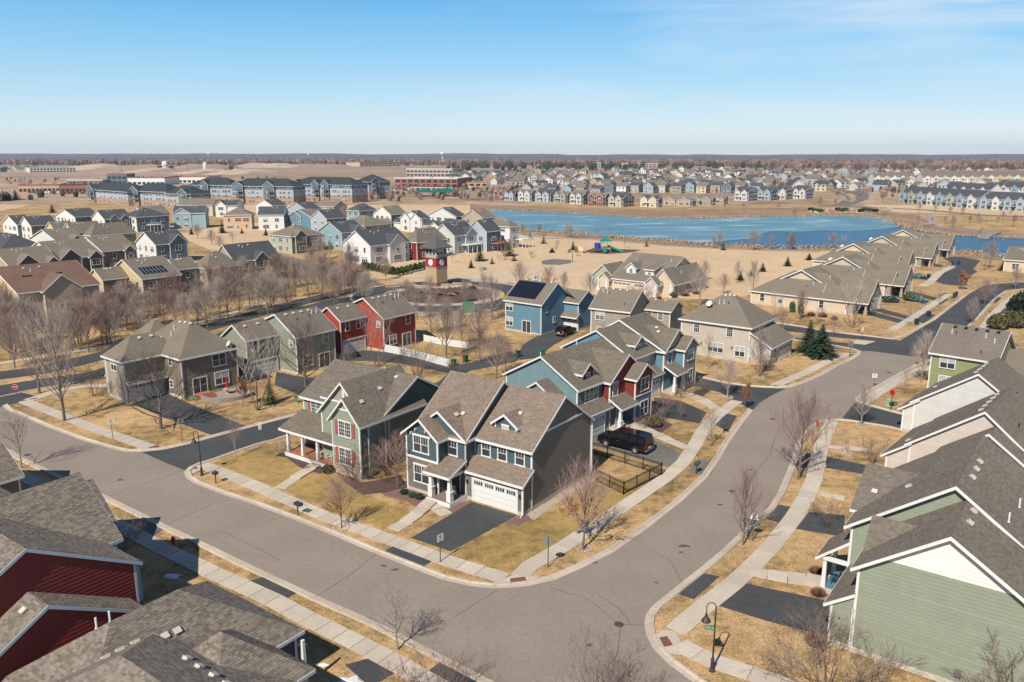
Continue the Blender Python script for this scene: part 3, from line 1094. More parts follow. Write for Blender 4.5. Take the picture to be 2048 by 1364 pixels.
sheet('private_drive', [(1863, 560), (1884, 543), (1911, 531), (1885, 515), (1920, 513), (1961, 521), (1946, 538), (1955, 543), (1938, 553), (1925, 560), (1936, 569), (1925, 572), (1890, 569)], 0.02, ASPHD)
# boulevard with two lanes, running to the roundabout
CX, CY = at(887, 590)
bl1 = [(-120, 790), (0, 780), (100, 764), (190, 751), (320, 715), (450, 672), (560, 636), (660, 605), (735, 592)]
bl2 = [(-120, 760), (0, 751), (80, 741), (170, 720), (320, 682), (450, 645), (560, 615), (660, 590), (735, 575)]
strip('road', bl1, 5.2, 0.018, ASPHD)
strip('road', bl2, 5.2, 0.020, ASPHD)
strip('road', [(-60, 790), (-40, 800), (10, 812)], 9, 0.014, ASPHD)


def ring(name, cx, cy, r0, r1, z, m, n=64):
    mb = MB()
    for i in range(n):
        a, b_ = 2 * pi * i / n, 2 * pi * (i + 1) / n
        if r0 > 0:
            mb.poly([(cx + r0 * cos(a), cy + r0 * sin(a), z), (cx + r1 * cos(a), cy + r1 * sin(a), z), (cx + r1 * cos(b_), cy + r1 * sin(b_), z), (cx + r0 * cos(b_), cy + r0 * sin(b_), z)])
        else:
            mb.poly([(cx, cy, z), (cx + r1 * cos(a), cy + r1 * sin(a), z), (cx + r1 * cos(b_), cy + r1 * sin(b_), z)])
    o = mb.obj(name, m)
    o['kind'] = 'structure'
    return o


ring('roundabout', CX, CY, 14.0, 20.5, 0.024, ASPHD)
ring('roundabout_kerb', CX, CY, 20.5, 21.1, 0.06, CURB)
ring('roundabout_apron', CX, CY, 11.2, 14.0, 0.05, mat('pink_paving', (0.47, 0.36, 0.29), 0.9, 0.15, 3))
ring('roundabout_bed', CX, CY, 0, 11.2, 0.09, MULCH)
strip('road', [(1000, 598), (1100, 610), (1250, 625), (1400, 643), (1551, 659)], 7.5, 0.021, ASPHD)
strip('road', [(745, 572), (700, 556), (640, 535), (590, 522), (540, 512), (470, 500)], 7, 0.019, ASPHM)
strip('sidewalk', [(790, 556), (860, 552), (950, 553), (1010, 560), (1060, 572)], 2.2, 0.04, CONC)
strip('sidewalk', [(430, 745), (300, 772), (175, 772), (120, 781), (55, 801)], 1.6, 0.045, CONC)
strip('sidewalk', [(-100, 736), (0, 727), (100, 712), (200, 694), (420, 640), (560, 596)], 1.6, 0.045, CONC)

# driveways
DR = [
    [(822, 1076), (944, 1004), (1034, 1031), (901, 1103)], [(768, 1104), (791, 1089), (872, 1118), (845, 1134)],
    [(1434, 1211), (1481, 1164), (1536, 1177), (1662, 1203), (1658, 1274), (1536, 1243)], [(1352, 1187), (1403, 1146), (1439, 1153), (1388, 1199)],
    [(1592, 1058), (1618, 1024), (1690, 1031), (1687, 1074)], [(1529, 1037), (1553, 1009), (1584, 1014), (1558, 1046)],
    [(1652, 936), (1652, 913), (1735, 931), (1733, 949)], [(1584, 930), (1594, 907), (1622, 907), (1614, 936)],
    [(262, 807), (332, 785), (355, 797), (390, 812), (492, 852), (422, 870), (330, 836)],
    [(549, 770), (553, 744), (594, 752), (655, 760), (645, 790), (620, 800), (600, 790)],
    [(1084, 668), (1060, 680), (1046, 690), (1036, 708), (1040, 720), (1088, 714), (1092, 702), (1107, 690), (1140, 673), (1155, 665), (1107, 652)],
    [(1308, 795), (1361, 802), (1414, 825), (1399, 847), (1309, 832)], [(1431, 850), (1446, 825), (1474, 832), (1456, 864)],
    [(180, 1025), (245, 1052), (250, 1075), (230, 1080)], [(248, 1045), (276, 1035), (329, 1059), (305, 1073)],
    [(490, 1165), (525, 1154), (593, 1186), (562, 1203)], [(60, 985), (86, 965), (140, 962), (110, 985)], [(852, 1345), (880, 1325), (990, 1372), (960, 1392)],
    [(690, 1330), (745, 1315), (800, 1341), (740, 1375)]]
for i, d in enumerate(DR):
    sheet('driveway', d, 0.022, ASPHM if i in (16, 14) else ASPHD)
sheet('driveway', [(1181, 866), (1215, 858), (1260, 853), (1366, 910), (1345, 937), (1181, 889)], 0.022, ASPHM)
sheet('driveway', [(1378, 944), (1396, 918), (1434, 926), (1420, 952)], 0.022, ASPHM)
for a, b_, c, d in (((1798, 577), (1876, 596), (1866, 601), (1790, 583)), ((1788, 585), (1860, 602), (1850, 608), (1780, 591)), ((1743, 612), (1828, 635), (1818, 640), (1731, 617)), ((1729, 619), (1811, 641), (1800, 647), (1717, 625)),
                    ((1852, 523), (1888, 531), (1880, 535), (1846, 527)), ((1840, 551), (1866, 558), (1860, 562), (1834, 556)), ((1878, 592), (1892, 585), (1906, 590), (1893, 598)), ((1868, 604), (1884, 594), (1896, 600), (1880, 610)), ((1829, 641), (1851, 625), (1872, 630), (1848, 647)),
                    ((1922, 633), (1940, 617), (1954, 620), (1935, 640)), ((1975, 625), (2000, 615), (2050, 620), (2050, 632)), ((1972, 603), (1986, 591), (2004, 596), (1992, 606)), ((2010, 611), (2026, 600), (2060, 604), (2060, 614)), ((1935, 640), (1952, 622), (1960, 626), (1946, 645))):
    sheet('driveway', [a, b_, c, d], 0.024, ASPHD)


# sidewalks laid slab by slab
def slabwalk(px, w=1.5, L=1.55, z=0.05, xy=False, name='sidewalk'):
    P = [Vector(at(*p)) if not xy else Vector(p) for p in px]
    root = empty(name, (P[0].x, P[0].y, 0))
    root['kind'] = 'structure'
    pts = []
    for a, b_ in zip(P[:-1], P[1:]):
        n = max(1, round((b_ - a).length / L))
        for i in range(n):
            pts.append(a.lerp(b_, i / n))
    pts.append(P[-1])
    N = []
    for i in range(len(pts)):
        d = (pts[min(i + 1, len(pts) - 1)] - pts[max(i - 1, 0)]).normalized()
        N.append(Vector((-d.y, d.x)) * (w / 2))
    for i in range(len(pts) - 1):
        d = (pts[i + 1] - pts[i]).normalized() * 0.022
        a0, a1, b0, b1 = pts[i] + d - N[i], pts[i] + d + N[i], pts[i + 1] - d - N[i + 1], pts[i + 1] - d + N[i + 1]
        zz = z + R.uniform(-0.004, 0.004)
        m = MB()
        m.slab([(a0.x - P[0].x, a0.y - P[0].y, zz), (b0.x - P[0].x, b0.y - P[0].y, zz), (b1.x - P[0].x, b1.y - P[0].y, zz), (a1.x - P[0].x, a1.y - P[0].y, zz)], 0.09)
        m.obj('slab', CONCS[R.randrange(3)], root)
    return root


CONCS = [mat('concrete_a', (0.50, 0.43, 0.345), 0.9, 0.08, 5, 0.1, big=0.08), mat('concrete_b', (0.53, 0.46, 0.375), 0.9, 0.08, 5, 0.1, big=0.08), mat('concrete_c', (0.47, 0.40, 0.325), 0.9, 0.08, 5, 0.1, big=0.08)]
slabwalk([(47, 802), (125, 832), (200, 861), (300, 895)])
slabwalk([(403, 929), (512, 972), (648, 1032), (784, 1081), (886, 1119), (960, 1142), (1010, 1157)])
slabwalk([(1040, 1153), (1060, 1132), (1126, 1094), (1228, 1026), (1330, 957), (1366, 926), (1390, 890), (1406, 860), (1434, 832), (1474, 802)])
slabwalk([(1551, 771), (1611, 745), (1661, 720), (1700, 707)])
slabwalk([(1725, 807), (1752, 788), (1800, 759), (1835, 742), (1862, 733)])
slabwalk([(1664, 843), (1652, 868), (1643, 890), (1636, 922), (1628, 960), (1612, 996), (1587, 1036), (1546, 1090), (1500, 1137), (1466, 1168), (1425, 1200), (1391, 1227), (1352, 1262)])
slabwalk([(1358, 1288), (1395, 1309), (1432, 1325), (1500, 1347), (1560, 1368), (1640, 1400)])
slabwalk([(-20, 915), (30, 944), (85, 972), (160, 1013), (245, 1056), (323, 1096), (425, 1145), (546, 1200), (614, 1237), (716, 1287), (801, 1332), (880, 1377), (950, 1420)])
slabwalk([(1783, 661), (1831, 632), (1856, 616), (1886, 596), (1900, 588)])
slabwalk([(1845, 572), (1858, 566), (1880, 545), (1905, 533)], 2.0)
slabwalk([(1965, 660), (1985, 630), (2010, 607), (2035, 588), (2070, 578)])
# corner ramps with rust-red tactile plates
for pts, pl in (([(1010, 1157), (985, 1166), (1000, 1176), (1060, 1172), (1085, 1163), (1052, 1146), (1030, 1150)], [(1020, 1158), (1050, 1154), (1053, 1162), (1021, 1166)]),
                ([(1352, 1262), (1322, 1262), (1306, 1278), (1325, 1305), (1360, 1312), (1385, 1304), (1362, 1286)], [(1318, 1276), (1334, 1273), (1346, 1291), (1328, 1295)]),
                ([(300, 895), (280, 892), (270, 901), (300, 902), (325, 898)], [(296, 895), (316, 891), (320, 895), (299, 899)]),
                ([(403, 929), (385, 932), (372, 940), (385, 948), (410, 936)], [(390, 934), (403, 930), (400, 936), (388, 940)]),
                ([(1551, 771), (1540, 771), (1545, 776), (1575, 774), (1565, 768)], [(1546, 771), (1562, 770), (1564, 773), (1547, 774)]),
                ([(1664, 843), (1650, 838), (1680, 838), (1685, 842)], [(1655, 838), (1670, 838), (1671, 841), (1656, 841)])):
    r_ = sheet('kerb_ramp', pts, 0.034, CONC)
    sheet('tactile_plate', pl, 0.045, mat('tactile_rust', (0.20, 0.075, 0.05), 0.8, 0.15, 6), parent=r_)


# kerbs: gutter, face, top and back, in cast lengths
def kerb(px, side, seg=3.0, w=0.5, near=True):
    P = [Vector(at(*p)) for p in px]
    root = empty('kerb', (P[0].x, P[0].y, 0))
    root['kind'] = 'structure'
    pts = []
    for a, b_ in zip(P[:-1], P[1:]):
        n = max(1, round((b_ - a).length / seg))
        for i in range(n):
            pts.append(a.lerp(b_, i / n))
    pts.append(P[-1])
    N = []
    for i in range(len(pts)):
        d = (pts[min(i + 1, len(pts) - 1)] - pts[max(i - 1, 0)]).normalized()
        N.append(Vector((-d.y, d.x)) * side)
    prof = [(-0.02, 0.022), (0.36, 0.03), (0.44, 0.13), (0.60, 0.13), (0.64, 0.0)]
    for i in range(len(pts) - 1):
        d = (pts[i + 1] - pts[i]).normalized() * 0.01
        m = MB()
        for (q0, z0), (q1, z1) in zip(prof[:-1], prof[1:]):
            a0, a1 = pts[i] + d + N[i] * q0 - P[0], pts[i] + d + N[i] * q1 - P[0]
            b0, b1 = pts[i + 1] - d + N[i + 1] * q0 - P[0], pts[i + 1] - d + N[i + 1] * q1 - P[0]
            q = [(a0.x, a0.y, z0), (b0.x, b0.y, z0), (b1.x, b1.y, z1), (a1.x, a1.y, z1)]
            m.poly(q if side > 0 else q[::-1])
        m.obj('kerb_segment', CURBS[R.randrange(3)], root)


CURBS = [mat('kerb_a', (0.47, 0.395, 0.315), 0.9, 0.1, 4, 0.1, big=0.1), mat('kerb_b', (0.49, 0.415, 0.335), 0.9, 0.1, 4, 0.1, big=0.1), mat('kerb_c', (0.45, 0.375, 0.30), 0.9, 0.1, 4, 0.1, big=0.1)]
kerb(N1[1:] + AW, 1)
kerb(N2a[:-1] + N2, 1)
kerb(N3a + N3[1:] + [(1658, 688), (1600, 680), (1551, 672)], 1)
kerb(E1 + E1a[1:], 1)
kerb(E2a + E2[1:], 1)
kerb(SC, -1)
kerb([(1551, 647), (1600, 654), (1661, 665), (1735, 673), (1785, 679), (1810, 672), (1870, 640), (1906, 612), (1930, 594)], 1)
kerb([(2060, 576), (2011, 581), (1986, 597), (1956, 631), (1936, 650), (1895, 690), (1861, 718)], 1)
kerb([(-40, 800), (5, 791), (62, 779), (107, 771), (190, 757), (320, 723), (450, 681)], -1)

# planting beds and greener lawns
sheet('lawn', [(425, 925), (520, 895), (560, 893), (600, 912), (660, 935), (720, 985), (830, 1030), (797, 1068), (700, 1034), (560, 978)], 0.007, LAWNG)
sheet('lawn', [(905, 1105), (1045, 1033), (1120, 1020), (1200, 960), (1330, 952), (1345, 942), (1230, 1014), (1055, 1126), (1010, 1143)], 0.007, LAWNG)
sheet('planting_bed', [(560, 905), (600, 915), (660, 937), (640, 948), (600, 935), (572, 915), (552, 912)], 0.02, MULCH)
sheet('planting_bed', [(665, 935), (724, 965), (760, 960), (800, 950), (818, 975), (770, 985), (725, 990), (690, 965)], 0.02, MULCH)
sheet('planting_bed', [(762, 985), (818, 978), (862, 992), (870, 1003), (838, 1018), (812, 1002), (770, 992)], 0.02, MULCHR)
sheet('planting_bed', [(876, 1020), (905, 1009), (944, 1000), (940, 1008), (912, 1027), (890, 1024)], 0.02, MULCHR)
sheet('planting_bed', [(1034, 1033), (1056, 1030), (1063, 1040), (1040, 1050), (1008, 1046)], 0.02, MULCHR)
sheet('gravel_border', [(1048, 1032), (1180, 955), (1192, 960), (1148, 985), (1105, 1012), (1070, 1040), (1060, 1038)], 0.018, GRAVEL)
sheet('planting_bed', [(1383, 785), (1410, 775), (1420, 782), (1398, 798), (1380, 795)], 0.02, MULCH)
sheet('planting_bed', [(1275, 850), (1310, 830), (1345, 850), (1320, 868), (1290, 862)], 0.02, MULCH)
sheet('planting_bed', [(1630, 1160), (1660, 1150), (1668, 1190), (1632, 1198)], 0.02, MULCHR)
sheet('playground_bed', [(1170, 502), (1186, 497), (1230, 498), (1283, 500), (1262, 505), (1215, 508), (1180, 506)], 0.04, MULCH)


def steps(px, w=1.5, z0=0.08, dz=0.0, name='garden_path'):
    """a run of poured steps, each its own slab"""
    P = [Vector(at(*p)) for p in px]
    root = empty(name, (P[0].x, P[0].y, 0), 0)
    root['kind'] = 'structure'
    n = len(P) - 1
    for i in range(n):
        a, b_ = P[i], P[i + 1]
        d = (b_ - a).normalized()
        nn = Vector((-d.y, d.x)) * (w / 2)
        z = z0 + dz * i
        q = [a - nn, b_ - nn + d * -0.02, b_ + nn + d * -0.02, a + nn]
        m = MB().slab([(p.x - P[0].x, p.y - P[0].y, z) for p in q], z + 0.05)
        m.obj('slab', CONCS[i % 3], root)


steps([(786, 1060), (812, 1045), (833, 1030), (848, 1018), (862, 1006), (880, 996)], 1.3, 0.05, 0.075)
steps([(893, 1030), (878, 1019), (868, 1012)], 1.2, 0.06, 0.08)
steps([(560, 977), (590, 957), (622, 938), (640, 928)], 1.2, 0.05, 0.1)
steps([(1374, 896), (1340, 882), (1322, 874), (1302, 866), (1285, 858), (1262, 851)], 1.3, 0.05, 0.06)
steps([(1432, 818), (1418, 808), (1402, 800), (1385, 793), (1368, 790)], 1.5, 0.05, 0.06)
steps([(1500, 1142), (1536, 1150), (1575, 1157), (1612, 1162), (1650, 1170)], 1.4, 0.05, 0.09)
steps([(1640, 987), (1665, 993), (1690, 998)], 0.9, 0.05, 0.05)
steps([(1652, 892), (1690, 897), (1735, 900)], 0.9, 0.05, 0.03)
steps([(390, 1190), (360, 1200), (330, 1210), (290, 1222)], 1.6, 0.06, 0.1)
# manholes and cracks
for u, v in ((1238, 1249), (1465, 983), (1626, 800), (1545, 838), (55, 910), (1778, 745)):
    x, y = at(u, v)
    o = MB().lathe([(0.33, 0.012), (0.33, 0.03), (0.01, 0.031)], 14, x, y).obj('manhole_cover', mat('iron', (0.07, 0.06, 0.055), 0.7, 0.2))
    prop(o, {1238: 'small round manhole cover in the middle of the lower intersection', 1465: 'manhole cover on the street beside the fenced yard', 1626: 'manhole cover on the street opposite the dark alley mouth', 1545: 'manhole cover near the left kerb of the curving street', 55: 'manhole cover on the street at the left edge', 1778: 'manhole cover near the kerb below the green house'}[u], 'manhole')
TAR = mat('crack_sealer', (0.10, 0.085, 0.075), 0.9, 0.1)
for px in ([(634, 1192), (700, 1150), (750, 1110)], [(908, 1235), (950, 1208), (995, 1180)], [(216, 993), (330, 955), (430, 915)], [(335, 1049), (420, 1010), (520, 985)], [(1190, 1185), (1240, 1218), (1260, 1250)], [(1240, 1250), (1290, 1250)], [(1100, 1175), (1180, 1200), (1232, 1246)], [(1300, 1100), (1340, 1120), (1362, 1160)], [(560, 1120), (500, 1090), (440, 1060)], [(1240, 1255), (1235, 1310), (1190, 1364)], [(1620, 800), (1560, 850), (1540, 910), (1500, 960)]):
    P = [Vector(at(*p)) for p in px]
    pp = []
    for a, b_ in zip(P[:-1], P[1:]):
        for i in range(8):
            q = a.lerp(b_, i / 8)
            pp.append((q.x + R.uniform(-.05, .05), q.y + R.uniform(-.05, .05)))
    pp.append(tuple(P[-1]))
    strip('road_crack', pp, 0.045, 0.019, TAR, xy=True)
for i, (u, v, rr_) in enumerate(((1368, 1092, 0.5), (1362, 1105, 0.3), (1312, 1165, 0.2), (1190, 1125, 0.35), (768, 1132, 0.3), (790, 1140, 0.35), (240, 960, 0.4), (1310, 1225, 0.3), (1180, 1290, 0.35), (1440, 1010, 0.4), (1500, 940, 0.3))):
    x, y = at(u, v)
    rs_ = random.Random(i)
    sheet('road_stain', [(x + rr_ * rs_.uniform(.4, 1.2) * cos(k * .7), y + rr_ * .7 * rs_.uniform(.4, 1.2) * sin(k * .7)) for k in range(9)], 0.0175 + i * 0.0001, TAR, xy=True)
# snow remnants in the shade of the lower left houses
SNOW = mat('old_snow', (0.75, 0.78, 0.82), 0.8, 0.1, 3, 0.3)
for (u, v, r) in ((345, 1153, 0.7), (700, 1366, 1.1), (648, 1330, 0.35), (602, 1290, 0.4)):
    x, y = at(u, v)
    n = 14
    mb = MB()
    rr = [r * R.uniform(0.55, 1.2) for i in range(n)]
    c = (x, y, 0.12)
    for i in range(n):
        a, b_ = 2 * pi * i / n, 2 * pi * ((i + 1) % n) / n
        p = (x + rr[i] * cos(a), y + rr[i] * 0.6 * sin(a), 0.01)
        q = (x + rr[(i + 1) % n] * cos(b_), y + rr[(i + 1) % n] * 0.6 * sin(b_), 0.01)
        mb.poly([c, p, q])
    o = mb.obj('snow_patch', SNOW)
    o['kind'] = 'stuff'
    prop(o, {345: 'small snow patch in shade by the barn red house', 700: 'largest snow patch at the bottom edge', 648: 'snow scrap beside the front walk', 602: 'snow scrap near the porch post'}[u], 'snow')


# ---------------------------------------------------------------- near houses
GN = 'houses around the street corner'


def adirondack(loc, rz, col, label):
    m = MB()
    for i in range(6):
        m.box(-0.3 + i * 0.1, 0.18, 0.32, -0.22 + i * 0.1, 0.22, 1.0)
    for i in range(5):
        m.box(-0.3, -0.3 + i * 0.1, 0.36 - i * 0.01, 0.28, -0.22 + i * 0.1, 0.385 - i * 0.01)
    for sx in (-0.34, 0.30):
        m.box(sx, -0.34, 0, sx + 0.05, -0.26, 0.55)
        m.box(sx, 0.15, 0, sx + 0.05, 0.22, 0.55)
        m.box(sx - 0.04, -0.4, 0.55, sx + 0.09, 0.25, 0.58)
    o = m.obj('porch_chair', mat(col[0], col[1], 0.7, 0.05))
    o.location = loc
    o.rotation_euler = (0, 0, rz)
    prop(o, label, 'chair')
    return o


def world(h, x, y, z=0.0):
    c, s = cos(h.yaw), sin(h.yaw)
    return (h.o[0] + x * c - y * s, h.o[1] + x * s + y * c, z)


# --- the blue craftsman house on the corner
h = H1 = House('house', 'dark teal and taupe two storey corner house with white garage door and small dormer', at(1045.5, 1031.6), -35.5, 2, group=GN, roof=RF_BROWN)
bl, tp = S['blue'], S['taupe']
h.wing(-12.3, 0, -6.4, 11.2, 0.1, 5.85, 'gx', 4.1, tp, faces='fr', split=(3.45, bl, 'f'), ridge=5.6)
h.wing(-12.3, -1.5, -8.45, 0.0, 0.1, 5.85, 'gy', 1.5, tp, faces='fr', split=(3.45, bl), corners='f', rk=0.4)
h.wing(-12.29, -0.12, -6.39, 3.5, 3.45, 5.85, 'gy', 2.05, bl, faces='f', ridge=-9.35, corners='', rk=0.3)
h.wing(-6.38, 1.4, 0, 11.8, 0.1, 5.75, 'gx', 3.6, tp, faces='fr', split=(3.45, bl, 'f'), ridge=6.6, rk=0.22)
h.wing(-6.38, 0.0, 0, 1.4, 0.1, 2.98, 'sf', 0.85, tp, faces='fr', rk=0.22)
h.wing(-4.85, 2.5, -2.45, 6.0, 5.9, 7.15, 'gy', 0.85, bl, faces='fr', found=False, corners='f', ov=0.3)
h.wing(-9.05, -2.3, -6.45, -0.12, 2.2, 2.92, 'sf', 0.80, None, rk=0.25)
h.box('porch_floor', WHITE, -8.95, -2.6, 0, -6.2, 0, 0.42)
h.box('porch_deck', mat('porch_boards', (0.22, 0.17, 0.14), 0.8, 0.1), -8.9, -2.55, 0.42, -6.25, 0, 0.45)
h.post(-8.7, -2.2, 0.45, 2.85, 0.19)
h.post(-6.5, -2.2, 0.45, 2.85, 0.19)
h.box('porch_beam', WHITE, -8.9, -2.28, 2.62, -6.3, -2.12, 2.86)
h.box('porch_beam', WHITE, -6.55, -2.12, 2.62, -6.4, 0.0, 2.86)
h.box('belt_trim', WHITE, -12.36, -1.57, 3.36, -8.4, -1.49, 3.56)
h.box('belt_trim', WHITE, -6.44, 1.34, 3.75, 0.05, 1.41, 3.92)
h.box('belt_trim', WHITE, 0.03, 3.3, 6.75, 0.08, 10.1, 6.95)
for a, z, w_ in ((-10.43, 4.15, 1.75), (-10.43, 1.15, 1.75)):
    h.win('f', -1.5, a, z, w_, 1.5 if z > 3 else 1.6, 2, 'm')
h.win('f', -0.12, -7.75, 4.05, 0.95, 1.45, 1, 'm')
for a in (-5.05, -3.2, -1.25):
    h.win('f', 1.4, a, 4.08, 0.88, 1.28, 1, 'm')
h.win('f', 2.5, -3.65, 6.3, 0.55, 0.6, 1, 'm')
h.gdoor('f', 0, -3.06, 4.88, 2.13)
h.door('f', 0, -7.6, 1.0, 2.1, 0.45)
h.vents([(-8.45, 1.2), (-8.1, 1.9), (-3.1, 4.1)])
h.spout(-6.33, -0.1, 5.5)
h.spout(0.09, -0.1, 2.8)
h.spout(0.09, 11.9, 5.5)
for a in (-6.15, -0.25):
    h.box('wall_lantern', BLACKM, a - 0.07, -0.16, 1.6, a + 0.07, -0.03, 1.95)
for q in (-10.35,):
    for dx in (-1.2, -0.6, 0.6, 1.2):
        h.box('eave_bracket', WHITE, q + dx - 0.04, -1.8, 6.9 - abs(dx) * 0.78 - 0.22, q + dx + 0.04, -1.5, 6.9 - abs(dx) * 0.78)
adirondack(world(h, -7.1, -1.2, 0.45), h.yaw + 0.3, ('chair_taupe', (0.35, 0.30, 0.24)), 'taupe porch chair on the porch of the dark teal corner house')

# --- pale green house with the long porch
h = H2 = House('house', 'pale green two storey house with red shutters and a long white-posted front porch', at(723.5, 960), -35.5, 2, group=GN, roof=RF_GREY)
sg, sg_shade = S['sage'], S['sage_shaded']  # darker green on the right-hand walls carries their grazing-sun shade as colour
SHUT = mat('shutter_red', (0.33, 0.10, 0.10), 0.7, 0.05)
h.wing(-12.0, 3.3, -0.15, 13.4, 0.1, 5.75, 'gx', 2.85, sg, faces='fr', split=(0, sg_shade, 'r'), ridge=8.3)
h.wing(-3.85, 0.0, 0.0, 4.0, 0.1, 5.8, 'gy', 2.15, sg, faces='fr', split=(0, sg_shade, 'r'), rk=0.35)
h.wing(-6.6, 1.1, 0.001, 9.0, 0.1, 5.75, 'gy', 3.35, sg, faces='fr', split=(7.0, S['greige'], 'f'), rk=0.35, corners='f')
h.wing(-11.6, 0.35, -3.86, 3.3, 2.3, 2.88, 'sf', 1.15, None, rk=0.7, ov=0.35)
h.box('porch_floor', WHITE, -11.5, -0.05, 0, -3.87, 3.28, 0.42)
h.box('porch_deck', WOODR, -11.4, 0.02, 0.42, -3.88, 3.27, 0.45)
for a in (-11.2, -8.9, -6.6):
    h.post(a, 0.3, 0.45, 2.85, 0.17, 0)
h.box('porch_beam', WHITE, -11.6, 0.22, 2.6, -3.9, 0.38, 2.86)
h.box('belt_trim', WHITE, -6.65, 1.03, 6.95, -2.0, 1.1, 7.12)
h.box('belt_trim', WHITE, -3.0, -0.07, 6.75, -0.9, 0.0, 6.9)
h.box('gable_board', WHITE, -3.35, 1.03, 7.1, -3.1, 1.1, 8.3)
h.box('stone_skirt', STONEW, -11.95, 3.18, 0.45, -6.7, 3.25, 1.4)
h.box('stone_skirt', STONEW, -3.9, -0.1, 0.0, 0.05, -0.03, 0.75)
h.win('f', 0, -2.0, 4.15, 1.6, 1.45, 2, 'g', shutters=SHUT)
h.win('f', 0, -2.1, 1.2, 1.6, 1.6, 2, 'g', shutters=SHUT)
h.win('f', 3.3, -9.95, 3.95, 1.5, 1.4, 2, 'g', shutters=SHUT)
h.win('f', 3.3, -8.6, 1.25, 1.0, 1.3, 1, 'g', shutters=SHUT)
h.door('f', 3.3, -10.2, 1.0, 2.05, 0.45, mat('door_dark', (0.06, 0.05, 0.05), 0.5, 0))
h.win('r', -0.15, 7.9, 3.7, 0.85, 1.5, 1, 'p')
h.win('r', -0.15, 6.1, 0.6, 1.5, 1.8, 2, 'p')
h.vents([(-1.95, 4.8), (-2.15, 7.6), (-1.3, 1.6)])
h.spout(-3.8, -0.06, 5.5)
h.spout(0.09, 3.4, 5.4)
h.box('gas_meter', STEEL, 0.05, 1.2, 0.3, 0.35, 1.6, 0.75)
h.box('electric_meter', STEEL, 0.05, 2.2, 0.9, 0.25, 2.5, 1.6)
adirondack(world(h, -7.4, 1.5, 0.45), h.yaw - 0.2, ('chair_cream', (0.55, 0.50, 0.42)), 'cream slatted chair, left one of the pair on the pale green house porch')
adirondack(world(h, -5.7, 1.2, 0.45), h.yaw + 0.3, ('chair_cream', (0.55, 0.50, 0.42)), 'cream slatted chair, right one of the pair on the pale green house porch')

# --- red and teal house on the curving street
h = H3 = House('house', 'teal and dark red two storey house behind the black van', at(1268, 850), 50, 2, group=GN, roof=RF_GREY)
tl, rd, sb = S['teal'], S['maroon'], S['slateb']
h.wing(-8.3, 2.4, 3.8, 12.7, 0.1, 5.85, 'gx', 2.9, tl, faces='fl', split=(3.3, sb, 'f'), ridge=7.4, corners='all')
h.wing(0.0, 0.0, 3.8, 2.5, 0.1, 5.75, 'gy', 1.35, sb, faces='fl', split=(3.4, rd), corners='all', rk=0.4)
h.wing(-3.25, 1.4, 3.79, 7.0, 0.1, 5.8, 'gy', 2.5, sb, faces='fl', split=(3.4, rd), corners='f', ridge=0.3)
h.wing(-10.2, 1.3, -8.3, 11.7, 0.1, 3.0, 'gx', 3.3, tl, faces='fl', ridge=6.5, corners='f')
h.wing(-8.29, 1.3, -3.3, 2.4, 0.1, 3.0, 'sf', 0.72, sb, faces='f', corners='f')
h.wing(-6.35, 3.2, -4.0, 6.8, 6.0, 7.1, 'gy', 0.9, rd, faces='fl', found=False, corners='f', ov=0.3, split=(0, tl, 'l'))
h.wing(-3.3, -0.1, -0.02, 1.4, 2.2, 2.9, 'sf', 0.85, None, rk=0.2)
h.box('porch_floor', CONC, -3.3, -0.2, 0, -0.03, 1.38, 0.35)
h.post(-3.1, -0.02, 0.35, 2.85, 0.19)
h.box('belt_trim', WHITE, -0.06, -0.07, 3.32, 3.87, 0.0, 3.5)
h.win('f', 0, 2.05, 3.95, 1.7, 1.45, 2, 'p')
h.win('f', 0, 2.05, 0.85, 1.7, 1.65, 2, 'p')
h.win('f', 1.4, -2.2, 3.95, 0.9, 1.5, 1, 'p')
h.win('f', 2.4, -5.6, 3.95, 2.5, 1.4, 3, 'p')
h.win('f', 3.2, -5.2, 6.35, 0.5, 0.55, 1, 'p')
h.gdoor('f', 1.3, -6.3, 3.6, 2.2, S['lgrey'])
h.door('f', 1.4, -1.2, 1.0, 2.05, 0.35)
h.vents([(1.6, 4.2), (0.9, 3.2), (2.2, 9.0)])
h.pipes([(-6.5, 9.0), (0.0, 8.5)])
adirondack(world(h, -2.6, 0.6, 0.35), h.yaw + 0.1, ('chair_grey', (0.42, 0.42, 0.42)), 'grey porch chair on the porch of the teal and red house')

# --- light blue twin house behind it
h = H4 = House('house', 'sky blue two storey house with long stepped gables next to the alley', (world(H3, 7.6, 5.0)[0], world(H3, 7.6, 5.0)[1]), 51.5, 2, group=GN, roof=RF_GREY)
sk, tn = S['sky'], S['tan']
h.wing(0, 0.2, 6.0, 10.8, 0.1, 5.8, 'gx', 2.9, sk, faces='fl', split=(3.4, tn, 'f'), ridge=5.5, corners='all')
h.wing(6.0, -1.2, 12.6, 11.4, 0.1, 5.8, 'gx', 3.3, sk, faces='fl', split=(3.4, tn, 'f'), ridge=5.6, corners='all')
h.wing(6.01, -1.3, 12.59, 4.0, 3.4, 5.85, 'gy', 2.3, tn, faces='f', corners='', ridge=9.3)
h.wing(8.9, -2.7, 12.59, -1.2, 0.1, 5.75, 'gy', 1.3, S['greige'], faces='fl', corners='all', split=(0, sk, 'l'))
h.wing(6.0, -3.0, 8.85, -1.31, 2.2, 2.9, 'sf', 0.9, None, rk=0.2)
h.wing(0, -1.0, 6.0, 0.2, 0.1, 3.0, 'sf', 0.75, sk, faces='fl')
h.wing(2.0, 1.0, 4.4, 4.5, 6.0, 7.1, 'gy', 0.9, S['greige'], faces='fl', found=False, corners='f', ov=0.3, split=(0, sk, 'l'))
h.box('porch_floor', CONC, 6.0, -3.0, 0, 8.88, -1.25, 0.35)
